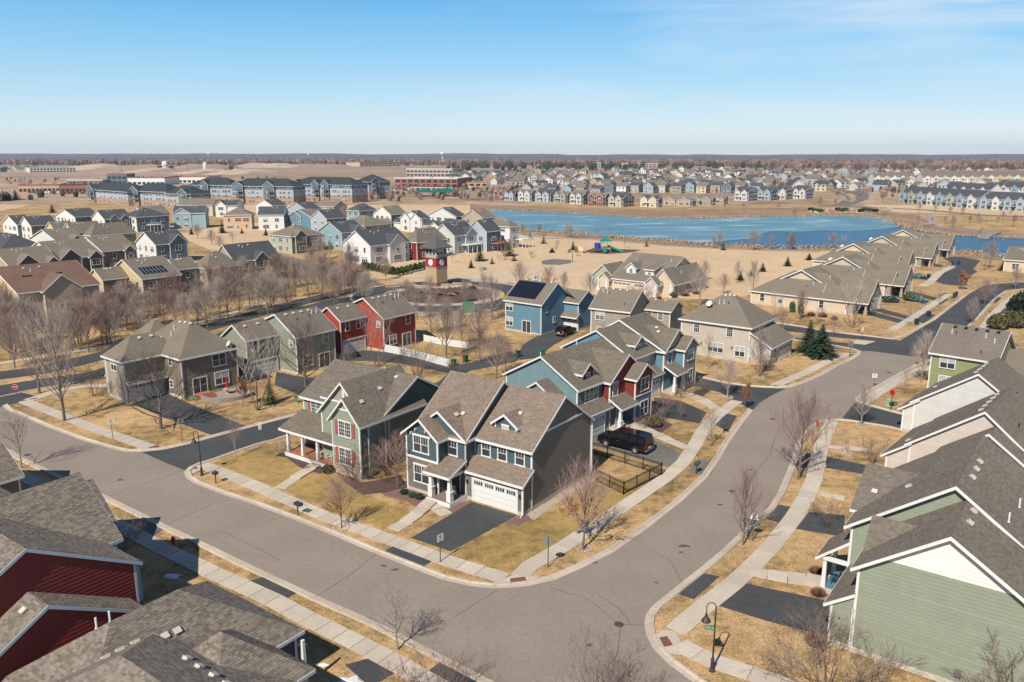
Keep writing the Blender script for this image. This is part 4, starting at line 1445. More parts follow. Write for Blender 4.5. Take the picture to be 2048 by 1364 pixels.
h.post(6.2, -2.85, 0.35, 2.85, 0.18)
h.post(8.6, -2.85, 0.35, 2.85, 0.18)
h.box('porch_beam', WHITE, 6.0, -2.95, 2.6, 8.85, -2.8, 2.85)
h.win('f', -2.7, 10.8, 4.0, 1.7, 1.4, 2, 'p')
h.win('f', -2.7, 10.8, 0.9, 1.5, 1.6, 2, 'p')
h.win('f', 0.2, 3.2, 3.95, 2.7, 1.35, 3, 'p')
h.win('f', -1.3, 7.4, 3.95, 0.9, 1.4, 1, 'p')
h.win('f', 1.0, 3.2, 6.35, 0.5, 0.55, 1, 'p')
h.gdoor('f', -1.0, 3.0, 4.6, 2.1)
h.vents([(8.4, 1.0), (9.0, 1.6)])

# --- beige hip-roofed house
h = H5 = House('house', 'beige two storey house with a grey hip roof and roof dish beside the two spruces', at(1502, 655.7, 5.6), -38, 1, group=GN, roof=RF_GREY)
be = S['beige']
h.wing(-11.6, 0.3, -0.2, 10.2, 0.1, 5.75, 'hip', 3.7, be, faces='fr', ov=0.4)
h.wing(-0.19, 0.6, 3.0, 10.0, 0.1, 2.9, 'sr', 1.8, be, faces='fr')
h.box('brick_skirt', STONEW, -0.15, 0.5, 0, 3.05, 0.57, 0.9)
h.win('f', 0.3, -8.9, 3.75, 0.9, 1.35, 1, 'g')
h.win('f', 0.3, -3.4, 3.75, 0.9, 1.35, 1, 'g')
h.win('f', 0.3, -5.6, 1.0, 2.5, 1.4, 3, 'p', True)
h.win('f', 0.3, -10.3, 0.2, 1.8, 2.05, 2, 'door', True)
h.win('f', 0.3, -1.6, 0.9, 1.5, 1.5, 2, 'p', True)
h.gdoor('r', 3.0, 6.8, 4.6, 2.1)
h.win('r', 3.0, 2.6, 0.9, 0.9, 1.4, 1, 'p')
h.pipes([(-6.6, 3.2), (-5.9, 3.3)])
h.pipes([(-7.3, 3.0), (-5.2, 3.4), (-7.9, 2.7)], True)
h.vents([(-6.3, 4.8), (-5.6, 4.9), (-4.9, 4.9)])
for a in (-8.0, -2.9):
    h.box('wall_lantern', BLACKM, a - 0.08, 0.1, 1.9, a + 0.08, 0.27, 2.2)


def dish(h, x, y, z=None, r=0.42):
    m = MB()
    k = len(m.v)
    prof = [(0.01, 0), (r * 0.5, 0.05), (r, 0.16), (r + 0.02, 0.16), (r * 0.5, 0.03), (0.01, -0.03)]
    m.lathe(prof, 16)
    m.tube((0, 0, 0), (0, 0.1, 0.5), 0.015, 0.015, 4)
    me = m.mesh('dish', mat('dish_grey', (0.6, 0.6, 0.6), 0.5, 0.02))
    zz = z if z is not None else h.rz(x, y)[0]
    root = MB().tube((0, 0, 0), (0, 0, 0.55), 0.03, 0.03, 6).obj('satellite_dish', STEEL, h.root)
    root.location = (x, y, zz - 0.02)
    d = bpy.data.objects.new('dish', me)
    link(d, root)
    d.location = (0, -0.05, 0.65)
    d.rotation_euler = (radians(58), 0, radians(-10))
    return root


dish(h, -7.9, 2.4, r=0.5)

# --- grey-tan house behind
h = H6 = House('house', 'greige two storey house with two plain gables behind the sky blue house', at(1260, 625, 5.6), -32, 1, group=GN, roof=RF_GREY)
gg = S['greige']
h.wing(-7.3, 0.3, -0.2, 8.8, 0.1, 5.75, 'gx', 2.8, gg, faces='fr')
h.wing(-0.19, 6.4, 4.6, 12.0, 0.1, 5.25, 'gx', 1.25, gg, faces='fr')
h.win('f', 0.3, -5.6, 3.8, 1.5, 1.4, 2, 'g')
h.win('f', 0.3, -5.2, 1.0, 1.5, 1.4, 2, 'g')
h.win('f', 6.4, 0.9, 3.6, 0.8, 1.3, 1, 'g')
h.win('f', 6.4, 2.9, 3.6, 0.8, 1.3, 1, 'g')
h.win('r', -0.2, 1.3, 4.0, 0.6, 0.8, 1, 'p')
h.vents([(-6.3, 4.2), (-5.0, 4.2), (-3.7, 4.2), (-2.4, 4.2), (1.0, 8.8), (2.8, 8.8)])
h.pipes([(-6.6, 3.4), (-5.7, 3.3)])
h.pipes([(-5.3, 3.2), (-1.6, 1.3)], True)

# --- blue house with solar roof
h = H7 = House('house', 'medium blue two storey house with black solar panels on both roofs', at(1084, 610, 5.6), -38, 1, group=GN, roof=RF_GREY)
h.wing(-8.5, 0.5, -0.5, 9.6, 0.1, 5.65, 'gx', 3.1, sk, faces='fr')
h.wing(-2.5, 7.6, 2.6, 13.0, 0.1, 5.25, 'gx', 1.7, sk, faces='fr')
h.wing(-2.5, 6.9, 2.6, 7.6, 2.5, 2.7, 'sf', 0.5, None)
PV = mat('solar_panel', (0.012, 0.014, 0.022), 0.12, 0, spec=0.6)
PVF = mat('solar_frame', (0.30, 0.31, 0.33), 0.4, 0)


def solar(h, x0, y0, x1, y1, nx, ny, frame=None, axis='x'):
    """panels laid on the roof plane, each panel its own part"""
    fr = frame or BLACKM
    dx, dy = (x1 - x0) / nx, (y1 - y0) / ny
    a, b, c = [Vector((x, y, h.rz(x, y)[0] + 0.09)) for x, y in ((x0 + .01, y0 + .01), (x1 - .01, y0 + .01), (x0 + .01, y1 - .01))]
    U, V = (b - a) / nx, (c - a) / ny
    n = U.cross(V).normalized()
    ul, vl = U.length, V.length
    m = MB().box(0.02, 0.02, -0.04, ul - 0.02, vl - 0.02, -0.004, 0).box(0.05, 0.05, -0.004, ul - 0.05, vl - 0.05, 0.0, 1)
    me = m.mesh('solar_panel', [fr, PV])
    M = Matrix((U.normalized(), n.cross(U.normalized()), n)).transposed().to_4x4()
    for i in range(nx):
        for j in range(ny):
            o = bpy.data.objects.new('solar_panel', me)
            link(o, h.root)
            p = a + U * i + V * j
            o.matrix_local = Matrix.Translation(p) @ M


solar(h, -8.5, 1.0, -2.3, 4.6, 6, 3)
solar(h, -1.6, 8.0, 1.6, 9.8, 4, 1)
h.win('f', 0.5, -7.6, 3.7, 1.5, 1.4, 2, 'p', True)
h.win('f', 0.5, -7.6, 1.0, 1.5, 1.4, 2, 'p', True)
h.win('f', 0.5, -3.7, 0.15, 1.8, 2.05, 2, 'door')
h.win('r', -0.5, 2.0, 4.0, 0.6, 0.8, 1, 'p')
h.win('r', -0.5, 4.4, 1.8, 0.6, 0.9, 1, 'p')
h.gdoor('f', 7.6, 0.1, 4.4, 2.1)
h.vents([(-7, 4.9), (-5.5, 4.9), (-4, 4.9), (-1.4, 4.9)])


# --- the red and the green twins: a gabled body with a garage wing
def twin(lbl, uv, yaw, col, dark, L, rf=None, wing=True):
    h = House('house', lbl, at(uv[0], uv[1], 5.6), yaw, 1, group=GN, roof=rf or RF_TAUPE)
    h.wing(-11.2, 0.2, -0.2, L, 0.1, 5.65, 'gy', 2.75, col, faces='fr', ridge=-4.4)
    h.wing(-9.5, -5.3, -4.2, 0.2, 0.1, 5.65, 'gy', 1.8, col, faces='fr')
    h.win('f', 0.2, -1.3, 4.0, 0.7, 0.9, 1, 'g', True)
    h.win('r', -0.2, L - 1.8, 3.8, 0.9, 1.4, 1, 'p')
    h.win('r', -0.2, L - 2.2, 0.15, 1.9, 2.05, 2, 'door')
    h.win('r', -0.2, 2.2, 1.0, 1.5, 1.4, 2, 'p')
    h.win('r', -4.2, -3.9, 3.8, 0.8, 1.4, 1, 'p')
    h.win('r', -4.2, -1.6, 3.8, 0.8, 1.4, 1, 'p')
    h.gdoor('r', -4.2, -2.6, 4.6, 2.15)
    h.vents([(-3.9, 1.5), (-3.9, 2.9), (-3.9, 4.3), (-3.9, 5.7), (-6.2, -4.0), (-6.2, -1.8)])
    h.pipes([(-3.2, L - 0.7), (-3.2, L - 1.6)])
    h.pipes([(-2.7, 2.6), (-2.9, L - 2.4)], True)
    h.spout(-0.1, 0.1, 5.4)
    h.spout(-4.1, -5.4, 5.4)
    return h


H8 = twin('bright red two storey house with garage wing and white fence', (766.7, 636.7), -36, S['bright'], S['maroon'], 7.6)
H9 = twin('light green two storey house with plain gable walls behind the big bare tree', (591.2, 674.7), -36, S['sage'], S['sage_shaded'], 7.4)

# --- brown-grey hip house behind the dark spreading tree
h = H10 = House('house', 'brown-grey two storey house with complex hip roof and brick patio', at(242.5, 722.5, 5.6), -39, 1, group=GN, roof=RF_GREY)
bg_ = S['brown']
h.wing(-5.1, 0.3, -0.2, 8.0, 0.1, 5.75, 'hipy', 2.2, S['greige'], faces='frl', ov=0.4)
h.wing(-7.0, 5.6, 4.3, 13.6, 0.1, 5.75, 'hip', 3.4, bg_, faces='frl', ov=0.4)
h.wing(-12.0, 6.4, -6.0, 12.0, 0.1, 5.6, 'hip', 2.7, bg_, faces='fr', ov=0.4)
h.wing(-0.19, 0.5, 0.4, 5.5, 2.5, 2.75, 'sr', 0.45, None)
h.wing(-5.6, 0.6, -5.1, 3.0, 2.5, 2.75, 'sl', 0.4, None)
h.win('f', 0.3, -2.8, 3.9, 1.4, 1.5, 2, 'p')
h.gdoor('r', -0.2, 2.9, 4.3, 2.15)
h.win('r', 4.3, 10.9, 3.6, 1.9, 1.5, 2, 'p')
h.win('r', 4.3, 11.1, 1.0, 1.9, 1.6, 2, 'p')
h.win('r', 4.3, 7.9, 0.4, 1.9, 2.05, 2, 'door')
h.win('f', 5.6, 1.6, 4.2, 0.7, 0.9, 1, 'p')
h.win('f', 5.6, 1.4, 1.2, 0.7, 0.9, 1, 'p')
h.vents([(-2.2, 3.6), (-2.2, 5.2), (-2.2, 6.6), (0.6, 9.3), (-0.4, 9.3), (-1.6, 9.2)])
h.pipes([(-1.6, 8.2), (-1.0, 7.4)])
dish(h, 4.4, 12.6, 5.6)
h.spout(-5.2, 0.2, 5.4)
h.spout(-0.1, 0.2, 5.4)
h.spout(4.4, 5.5, 5.4)
m = MB()
for i, z in enumerate((0.15, 0.3, 0.45)):
    m.box(4.3, 7.0 - 0, 0, 6.3 - i * 0.35, 9.0, z + 0.05)
m.obj('deck_steps', WOODR, h.root)

# --- olive green house on the right with the white-framed windows
h = H14 = House('house', 'moss green two storey house with white corner trim above the grey roofs on the right', at(1857.5, 703.6, 5.1), -43, 1, group=GN, roof=RF_TAUPE)
gr = S['green2']
h.wing(0.3, 0.3, 8.0, 9.6, 0.0, 5.15, 'gx', 3.1, gr, faces='fr')
h.wing(8.0, 3.5, 15.5, 11.0, 0.0, 2.9, 'gx', 2.6, gr, faces='fr')
h.win('f', 0.3, 2.4, 3.25, 1.75, 1.4, 2, 'p', True)
h.win('f', 0.3, 2.5, 0.6, 1.75, 1.45, 2, 'p', True)
h.win('r', 8.0, 1.6, 3.6, 0.6, 0.8, 1, 'p')
h.gdoor('f', 3.5, 11.6, 4.8, 2.1)
h.vents([(1.8, 4.5), (3.1, 4.5), (4.4, 4.5), (5.7, 4.5), (7.0, 4.5)], True)
h.pipes([(1.7, 3.4), (5.8, 3.4), (7.0, 2.8)])
h.pipes([(2.2, 3.5), (6.0, 1.0)], True)

# --- row along the right edge
GR_ = 'houses along the right edge'
h = H17 = House('house', 'large sage green gabled house with white gable panel in the lower right', at(1661, 1287), -36.7, 2, group=GR_, roof=RF_TAUPE)
sg = S['sage']
h.wing(1.2, 0.0, 11.2, 6.0, 0.1, 6.0, 'gx' if False else 'gy', 3.45, sg, faces='fl', split=(6.8, S['white'], 'f'), ridge=6.0, corners='all', ov=0.35, rk=0.4)
h.wing(-0.7, 6.0, 11.3, 17.5, 0.1, 5.95, 'gy', 4.35, sg, faces='fl', ridge=5.3, corners='f', ov=0.4, rk=0.4)
h.wing(-0.2, 0.0, 1.2, 6.2, 0.1, 2.95, 'sl', 1.0, sg, faces='fl', ov=0.4, rk=0.15)
h.wing(1.25, 1.9, 5.0, 5.5, 4.2, 5.95, 'gx', 1.85, sg, faces='f', found=False, corners='', fascia=False)
h.wing(-1.2, 8.9, 5.3, 16.1, 0.1, 5.95, 'gx', 2.1, sg, faces='fl', corners='f', fascia=False)
MB().beam((-1.5, 8.47, 5.8), (0.0, 8.47, 5.8), 0.06, 0.2).obj('fascia', WHITE, h.root)
h.wing(-2.5, 6.2, -0.7, 9.3, 2.3, 2.9, 'sl', 1.5, None, ov=0.4, rk=0.2)
h.box('porch_floor', CONC, -2.5, 6.1, 0, -0.72, 9.5, 0.4)
h.box('porch_floor', mat('porch_blue', (0.10, 0.19, 0.25), 0.7, 0.1), -2.3, 6.2, 0.4, -0.72, 9.4, 0.43)
for y_ in (6.3, 9.1):
    h.post(-2.3, y_, 0.4, 2.85, 0.17, 0)
h.box('porch_beam', WHITE, -2.42, 6.1, 2.55, -2.2, 9.3, 2.85)
h.box('porch_beam', WHITE, -2.2, 6.12, 2.55, -0.2, 6.3, 2.85)
h.gdoor('l', -0.2, 3.0, 4.9, 2.15)
h.door('l', -0.7, 7.6, 1.0, 2.1, 0.4)
h.box('wall_vent', mat('vent_grey', (0.16, 0.15, 0.15), 0.5, 0), 7.1, -0.18, 0.75, 7.45, -0.02, 1.2)
h.box('wall_vent', BLACKM, 0.35, -0.1, 2.0, 0.42, -0.02, 2.07)
h.box('base_trim', CONC, 0.0, -0.12, 0.0, 11.2, -0.05, 0.22)
h.vents([(6.5, 3.0), (6.45, 4.9), (5.8, 8.8), (5.8, 10.6), (5.8, 12.3), (2.0, 9.9), (-0.3, 10.3)])
h.pipes([(8.3, 7.0), (8.6, 10.5)])
h.pipes([(10.0, 6.8), (9.6, 5.2), (9.7, 4.7)], True)
adirondack(world(h, -1.6, 7.2, 0.43), h.yaw - pi / 2, ('chair_navy', (0.05, 0.08, 0.12)), 'dark chair on the blue porch floor of the large sage green house')

h = H16 = House('house', 'blush beige sided house with two stacked gables on the right edge', at(1767, 962), -42, 2, group=GR_, roof=RF_TAUPE)
bp = S['pgrey']
h.wing(0.0, 0.0, 2.2, 9.5, 0.1, 2.9, 'sl', 1.6, bp, faces='fl', ov=0.4)
h.wing(2.0, -0.05, 13.0, 9.5, 0.1, 4.5, 'gy', 4.3, bp, faces='fl', ridge=7.8, ov=0.4)
h.wing(5.0, -2.5, 12.5, -0.05, 0.1, 4.9, 'gy', 2.7, bp, faces='fl', ov=0.4)
h.vents([(7.2, 1.4), (7.2, 3.0), (7.2, 4.6), (7.2, 6.2), (7.2, 7.8), (1.6, 0.9)])
h.pipes([(10.0, 3.0), (10.8, 5.5)], True)

h = H15 = House('house', 'light grey sided house with broad white-edged gable behind the blush beige one', at(1803.5, 862), -42, 2, group=GR_, roof=RF_TAUPE)
lg = S['lgrey']
h.wing(-0.1, -0.0, 1.6, 9.0, 0.1, 2.9, 'sl', 1.2, lg, faces='fl', ov=0.5)
h.wing(1.0, -0.05, 13.0, 9.0, 0.1, 3.9, 'gy', 4.2, lg, faces='fl', ridge=7.0, ov=0.4)
h.vents([(6.4, 1.8), (6.4, 3.4), (6.4, 5.0), (6.4, 6.6), (1.9, 4.5)])
h.pipes([(9.8, 2.0), (10.3, 2.3)], True)

# --- lower left corner
GL_ = 'houses in the lower left corner'
fr = lambda x, y: world(H1, x, y)[:2]
RF_STONE = roofmat('roof_speckled_grey', (0.20, 0.17, 0.14), 0.15, 0.3)
h = H11 = House('house', 'barn red house with light blue trim and speckled grey roof in the lower left', fr(-9.3, -29.9), -35.5, 2, group=GL_, roof=RF_STONE, trim=mat('trim_pale_blue', (0.46, 0.52, 0.58), 0.5, 0.02))
rd = S['maroon']
h.lip = 0.03
h.wing(-20.0, -12.2, -0.0, 0.0, 0.1, 5.85, 'gx', 3.5, rd, faces='r', ridge=-6.1, ov=0.4, rk=0.16)
h.wing(-13.4, -7.0, -4.5, 1.2, 0.1, 5.85, 'gy', 3.3, rd, faces='r', ov=0.4)
h.wing(0.0, -11.5, 2.2, -1.0, 0.1, 3.7, 'gx', 2.95, rd, faces='r', ov=0.4, rk=0.16)
h.wing(-18.6, -3.0, -13.0, 5.2, 0.1, 3.0, 'gy', 2.6, rd, faces='r', ov=0.4)
h.vents([(-3.0, -7.5), (1.2, -7.0)])
h.post(-4.8, 2.6, 0.3, 2.8, 0.15, 0)

h = H12 = House('house', 'single storey house with wide speckled hip roof and many roof vents at the bottom left', fr(1.4, -26.2), -35.5, 2, group=GL_, roof=RF_STONE)
h.wing(-9.0, -13.0, 0.0, 0.0, 0.1, 3.2, 'hipy', 3.1, S['dgrey'], faces='', ov=0.4)
h.wing(-6.5, -17.5, 12.0, -3.6, 0.1, 3.25, 'hip', 4.1, S['dgrey'], faces='', ov=0.4)
h.wing(-2.6, -8.0, 3.5, -2.2, 0.1, 3.3, 'hip', 2.4, S['dgrey'], faces='', ov=0.4)
h.post(1.2, -0.4, 0.2, 3.1, 0.14, 0)
h.post(3.4, -2.4, 0.2, 3.1, 0.14, 0)
h.box('porch_floor', CONC, 0.0, -4.0, 0, 5.0, -0.2, 0.25)
h.vents([(-2.9, -9.7), (-2.85, -8.95), (-2.8, -8.15), (-2.7, -6.6), (-2.65, -5.9), (0.85, -7.5), (2.0, -7.55), (3.2, -7.55), (4.35, -7.6)])
h.pipes([(-5.1, -9.0), (-5.0, -8.3)])

h = H13 = House('house', 'dark grey house with gabled roof cut by the left edge of the frame', fr(-37.3, -25.0), -35.5, 2, group=GL_, roof=RF_STONE)
h.wing(-10.0, -14.0, 0.0, 0.0, 0.1, 3.4, 'gy', 3.2, S['brown'], faces='rf', ov=0.4)


# ---------------------------------------------------------------- trees
def grow(seed, hgt=8.0, trunk=0.13, clear=0.28, spread=0.55, up=0.65, limbs=16, levels=3, twig=0.010, dens=(6, 5, 4), multi=1):
    """bare deciduous tree: returns trunk mesh builder and crown mesh builder"""
    r = random.Random(seed)
    T, C = MB(), MB()

    def branch(p, d, ln, rad, lev):
        segs = 3 if lev < 2 else 2
        q = p
        dd = d.copy()
        pts = [q]
        for i in range(segs):
            dd = (dd + Vector((r.uniform(-.22, .22), r.uniform(-.22, .22), r.uniform(-.08, .16) + 0.12 * up))).normalized()
            q2 = q + dd * (ln / segs)
            r0 = rad * (1 - 0.75 * i / segs)
            r1 = rad * (1 - 0.75 * (i + 1) / segs)
            C.tube(q, q2, max(r0, twig * 0.7), max(r1, twig * 0.5), 4 if lev == 0 else 3)
            q = q2
            pts.append(q)
        if lev < levels - 1:
            for k in range(dens[lev]):
                f = 0.25 + 0.75 * (k + r.random()) / dens[lev]
                i = min(segs - 1, int(f * segs))
                b = pts[i].lerp(pts[i + 1], f * segs - i)
                ang = r.uniform(0, 2 * pi)
                side = dd.orthogonal()
                side = (side * cos(ang) + dd.cross(side) * sin(ang)).normalized()
                nd = (dd * 0.9 + side * r.uniform(0.45, 0.9) + Vector((0, 0, 0.25 * up))).normalized()
                branch(b, nd, ln * r.uniform(0.42, 0.62) * (1.1 - 0.4 * f), rad * 0.42, lev + 1)
    for s in range(multi):
        a0 = 2 * pi * s / multi + r.random()
        lean = Vector((cos(a0), sin(a0), 0)) * (0.0 if multi == 1 else 0.38)
        p = Vector((0, 0, 0)) + lean * 0.3
        d = (Vector((0, 0, 1)) + lean).normalized()
        n = 7
        pts = [p]
        tr = trunk * (1 if multi == 1 else 0.6)
        T.tube((p.x, p.y, -0.1), (p.x, p.y, 0.12), tr * 1.5, tr * 1.05, 7)
        for i in range(n):
            d = (d + Vector((r.uniform(-.06, .06), r.uniform(-.06, .06), 0.06))).normalized()
            q = pts[-1] + d * (hgt * 0.86 / n)
            T.tube(pts[-1], q, tr * (1 - 0.85 * i / n), tr * (1 - 0.85 * (i + 1) / n), 7 if i < 3 else 5)
            pts.append(q)
        nl = max(4, limbs // multi)
        for k in range(nl):
            f = clear + (1 - clear) * (k + 0.5 * r.random()) / nl
            i = min(n - 1, int(f * n))
            b = pts[i].lerp(pts[i + 1], f * n - i)
            ang = k * 2.4 + r.uniform(-.4, .4)
            side = Vector((cos(ang), sin(ang), 0))
            tilt = spread * (1.15 - 0.7 * f)
            nd = (side * tilt + Vector((0, 0, 1 - tilt * 0.75))).normalized()
            ln = hgt * spread * (0.95 - 0.62 * (f - clear)) * r.uniform(0.8, 1.1)
            branch(b, nd, ln, tr * (0.5 - 0.25 * f), 0)
    return T, C


TREES = {}


def tree_proto(key, args, bark, twig, leaves=None):
    T, C = grow(**args)
    tm = T.mesh('trunk', bark)
    cm = C.mesh('crown', twig)
    lm = None
    if leaves:
        r = random.Random(args['seed'] + 5)
        L = MB()
        vs_ = C.v
        n, lo, hi = leaves
        cand = [v for v in vs_ if lo < v[2] / args['hgt'] < hi and (v[0] ** 2 + v[1] ** 2) > (0.10 * args['hgt']) ** 2]
        for i in range(n):
            v = r.choice(cand)
            p = Vector(v) + Vector((r.uniform(-.12, .12), r.uniform(-.12, .12), r.uniform(-.15, .02)))
            a, s = Vector((r.uniform(-1, 1), r.uniform(-1, 1), r.uniform(-1, 1))).normalized(), r.uniform(0.03, 0.06)
            b = a.orthogonal().normalized() * s
            a = a * s
            L.poly([p - a - b * .6, p + a - b * .6, p + a * .6 + b, p - a * .6 + b])
        lm = L.mesh('leaves', LEAFB)
    TREES[key] = (tm, cm, lm, sorted(v[2] for v in C.v)[int(len(C.v) * 0.995)])


tree_proto('maple', dict(seed=3, hgt=8.5, trunk=0.15, clear=0.26, spread=0.62, up=0.8, limbs=30, dens=(7, 6, 4), twig=0.010), BARK_L, TWIG_P)
tree_proto('red', dict(seed=11, hgt=8.5, trunk=0.14, clear=0.22, spread=0.62, up=0.8, limbs=32, dens=(7, 6, 4), twig=0.010), BARK, TWIG_R)
tree_proto('grey', dict(seed=21, hgt=8.5, trunk=0.15, clear=0.2, spread=0.60, up=0.8, limbs=32, dens=(7, 6, 4), twig=0.010), BARK, TWIG)
tree_proto('grey2', dict(seed=25, hgt=8.5, trunk=0.13, clear=0.24, spread=0.50, up=0.9, limbs=26, dens=(7, 6, 4), twig=0.010), BARK, TWIG)
tree_proto('massr', dict(seed=12, hgt=8.5, trunk=0.14, clear=0.16, spread=0.66, up=0.8, limbs=34, dens=(8, 7, 4), twig=0.014), BARK, mat('twig_mauve', (0.32, 0.225, 0.19), 0.9, 0.15, 6))
tree_proto('massg', dict(seed=22, hgt=8.5, trunk=0.14, clear=0.18, spread=0.62, up=0.8, limbs=34, dens=(8, 7, 4), twig=0.014), BARK, mat('twig_lilac', (0.34, 0.28, 0.235), 0.9, 0.15, 6))
tree_proto('spread', dict(seed=31, hgt=7.0, trunk=0.19, clear=0.18, spread=0.80, up=0.45, limbs=22, dens=(7, 6, 4), twig=0.012), BARK, TWIG_D)
tree_proto('young', dict(seed=41, hgt=5.0, trunk=0.07, clear=0.28, spread=0.58, up=0.5, limbs=18, dens=(6, 5, 4), twig=0.008), BARK_L, TWIG)
tree_proto('young2', dict(seed=47, hgt=5.0, trunk=0.07, clear=0.25, spread=0.62, up=0.5, limbs=18, dens=(6, 5, 4), twig=0.008), BARK, TWIG_R)
tree_proto('oakish', dict(seed=51, hgt=7.0, trunk=0.12, clear=0.26, spread=0.66, up=0.5, limbs=26, dens=(7, 5, 4), twig=0.011), BARK, TWIG_R, (1500, 0.2, 0.62))
tree_proto('amber', dict(seed=57, hgt=6.0, trunk=0.10, clear=0.2, spread=0.5, up=0.6, limbs=18, dens=(5, 5, 4)), BARK, TWIG_R, (9000, 0.18, 1.1))
tree_proto('clump', dict(seed=61, hgt=7.5, trunk=0.13, clear=0.3, spread=0.45, up=0.8, limbs=24, dens=(5, 5, 4), multi=3), BARK, TWIG_P)
tree_proto('round', dict(seed=67, hgt=9.0, trunk=0.2, clear=0.2, spread=0.62, up=0.7, limbs=26, dens=(6, 5, 5), twig=0.03), BARK, TWIG)
tree_proto('bush', dict(seed=71, hgt=2.4, trunk=0.035, clear=0.05, spread=0.8, up=0.5, limbs=36, dens=(5, 4, 3), multi=6, twig=0.006), TWIG_D, mat('bush_twigs', (0.20, 0.125, 0.105), 0.9, 0.2, 6))
tree_proto('bushg', dict(seed=77, hgt=2.4, trunk=0.035, clear=0.05, spread=0.9, up=0.4, limbs=36, dens=(5, 4, 3), multi=6, twig=0.006), TWIG_D, mat('bush_twigs_grey', (0.19, 0.145, 0.12), 0.9, 0.2, 6))
NT = [0]


def tree(kind, u, v, top, label, group, cat='tree', lean=0.0, wide=1.0, z=0.0, rng=None):
    """tree whose foot is at photo pixel (u, v) and whose top reaches row `top`"""
    x, y = at(u, v)
    dy = (top - 682) / F0
    hgt = H0 - y * (SP + dy * CP) / (CP - dy * SP)
    tm, cm, lm, h0 = TREES[kind]
    s = hgt / h0
    NT[0] += 1
    o = empty('tree' if cat == 'tree' else 'shrub', (x, y, z), (NT[0] * 2.399) % 6.283, label, cat, group)
    o.scale = (s * wide, s * wide, s)
    inst('trunk', tm, o)
    inst('crown', cm, o)
    if lm:
        inst('leaves', lm, o)
    return o


def conifer_mesh(seed, h=7.0, r0=2.0, layers=22, m=NEEDLE, dense=1.0):
    r = random.Random(seed)
    T = MB().tube((0, 0, -0.1), (0, 0, h * 0.95), 0.13, 0.02, 6).mesh('trunk', BARK)
    C = MB()
    for i in range(layers):
        f = i / layers
        z = 0.25 + f * (h - 0.3)
        rad = r0 * (1 - f) ** 0.85 * r.uniform(0.85, 1.1) + 0.08
        nb = max(5, int(15 * (1 - f * 0.6) * dense))
        for k in range(nb):
            a = 2 * pi * (k + r.random()) / nb
            R1 = rad * r.uniform(0.78, 1.12)
            d = Vector((cos(a), sin(a), 0))
            s_ = Vector((-sin(a), cos(a), 0))
            for j in range(5):
                t0 = j / 5
                q = d * (R1 * (t0 + 0.2)) + Vector((0, 0, z - 0.28 * R1 * (t0 + .1) + r.uniform(-.08, .08)))
                w_ = 0.30 * (1.15 - t0) * (0.4 + rad * 0.5) * r.uniform(.7, 1.2)
                up = Vector((0, 0, r.uniform(0.0, 0.16)))
                e = d * (R1 * 0.22)
                C.poly([q - s_ * w_ - up, q - e, q + s_ * w_ - up, q + e * 1.3 - up * .5])
    return T, C.mesh('crown', m)


CON = {'spruce': conifer_mesh(1), 'spruce2': conifer_mesh(2, 7, 2.3, 20), 'pine': conifer_mesh(3, 7, 2.0, 15, mat('pine_needles', (0.10, 0.13, 0.05), 0.9, 0.3, 3, island=0.35), 0.8), 'blue': conifer_mesh(4, 7, 2.2, 18, NEEDLE_B)}


def conifer(kind, u, v, top, label, group, wide=1.0):
    x, y = at(u, v)
    dy = (top - 682) / F0
    hgt = H0 - y * (SP + dy * CP) / (CP - dy * SP)
    T, C = CON[kind]
    NT[0] += 1
    o = empty('conifer', (x, y, 0), (NT[0] * 2.399) % 6.283, label, 'tree', group)
    o.scale = (hgt / 7 * wide, hgt / 7 * wide, hgt / 7)
    inst('trunk', T, o)
    inst('crown', C, o)
    return o


def leafball(seed, n=700, m=ARBO, sx=1.0, sz=1.0):
    r = random.Random(seed)
    M = MB()
    for i in range(n):
        a, b_ = r.uniform(0, 2 * pi), math.acos(r.uniform(-0.6, 1))
        q = r.uniform(0.75, 1.05)
        p = Vector((sx * q * sin(b_) * cos(a), sx * q * sin(b_) * sin(a), sz * (0.55 + 0.5 * q * cos(b_))))
        p *= 1 + 0.12 * sin(3 * a + seed) * sin(2 * b_)
        t_ = Vector((r.uniform(-1, 1), r.uniform(-1, 1), r.uniform(-1, 1))).normalized()
        s = r.uniform(0.07, 0.14)
        u_ = t_.orthogonal().normalized() * s
        t_ = t_ * s
        M.poly([p - t_ - u_, p + t_ - u_, p + t_ + u_, p - t_ + u_])
    return M.mesh('shrub', m)


def spikes(seed, m, n=900):
    r = random.Random(seed)
    M = MB()
    for i in range(n):
        a, q = r.uniform(0, 2 * pi), r.random() ** 0.6
        b = Vector((0.45 * q * cos(a), 0.45 * q * sin(a), 0))
        t_ = Vector((q * r.uniform(.7, 1.1) * cos(a), q * r.uniform(.7, 1.1) * sin(a), r.uniform(0.45, 1.0) * (1.1 - 0.45 * q)))
        s_ = Vector((-sin(a + r.random()), cos(a + r.random()), 0)) * r.uniform(0.012, 0.03)
        M.poly([b - s_, b + s_, t_])
    return M.mesh('shrub', m)


BALL = {'arbo': leafball(1, 900, ARBO, 1, 1), 'green': leafball(2, 700, NEEDLE, 1, 1), 'blue': leafball(3, 700, NEEDLE_B, 1, 1), 'rust': spikes(4, mat('rust_twigs', (0.24, 0.125, 0.09), 0.9, 0.3, 3, island=0.4), 1400), 'straw': spikes(5, mat('straw_grass', (0.46, 0.30, 0.14), 0.9, 0.3, 3, island=0.4), 1400), 'olive': leafball(6, 700, mat('olive_leaves', (0.085, 0.08, 0.035), 0.9, 0.3, 3, island=0.35), 1, 1)}


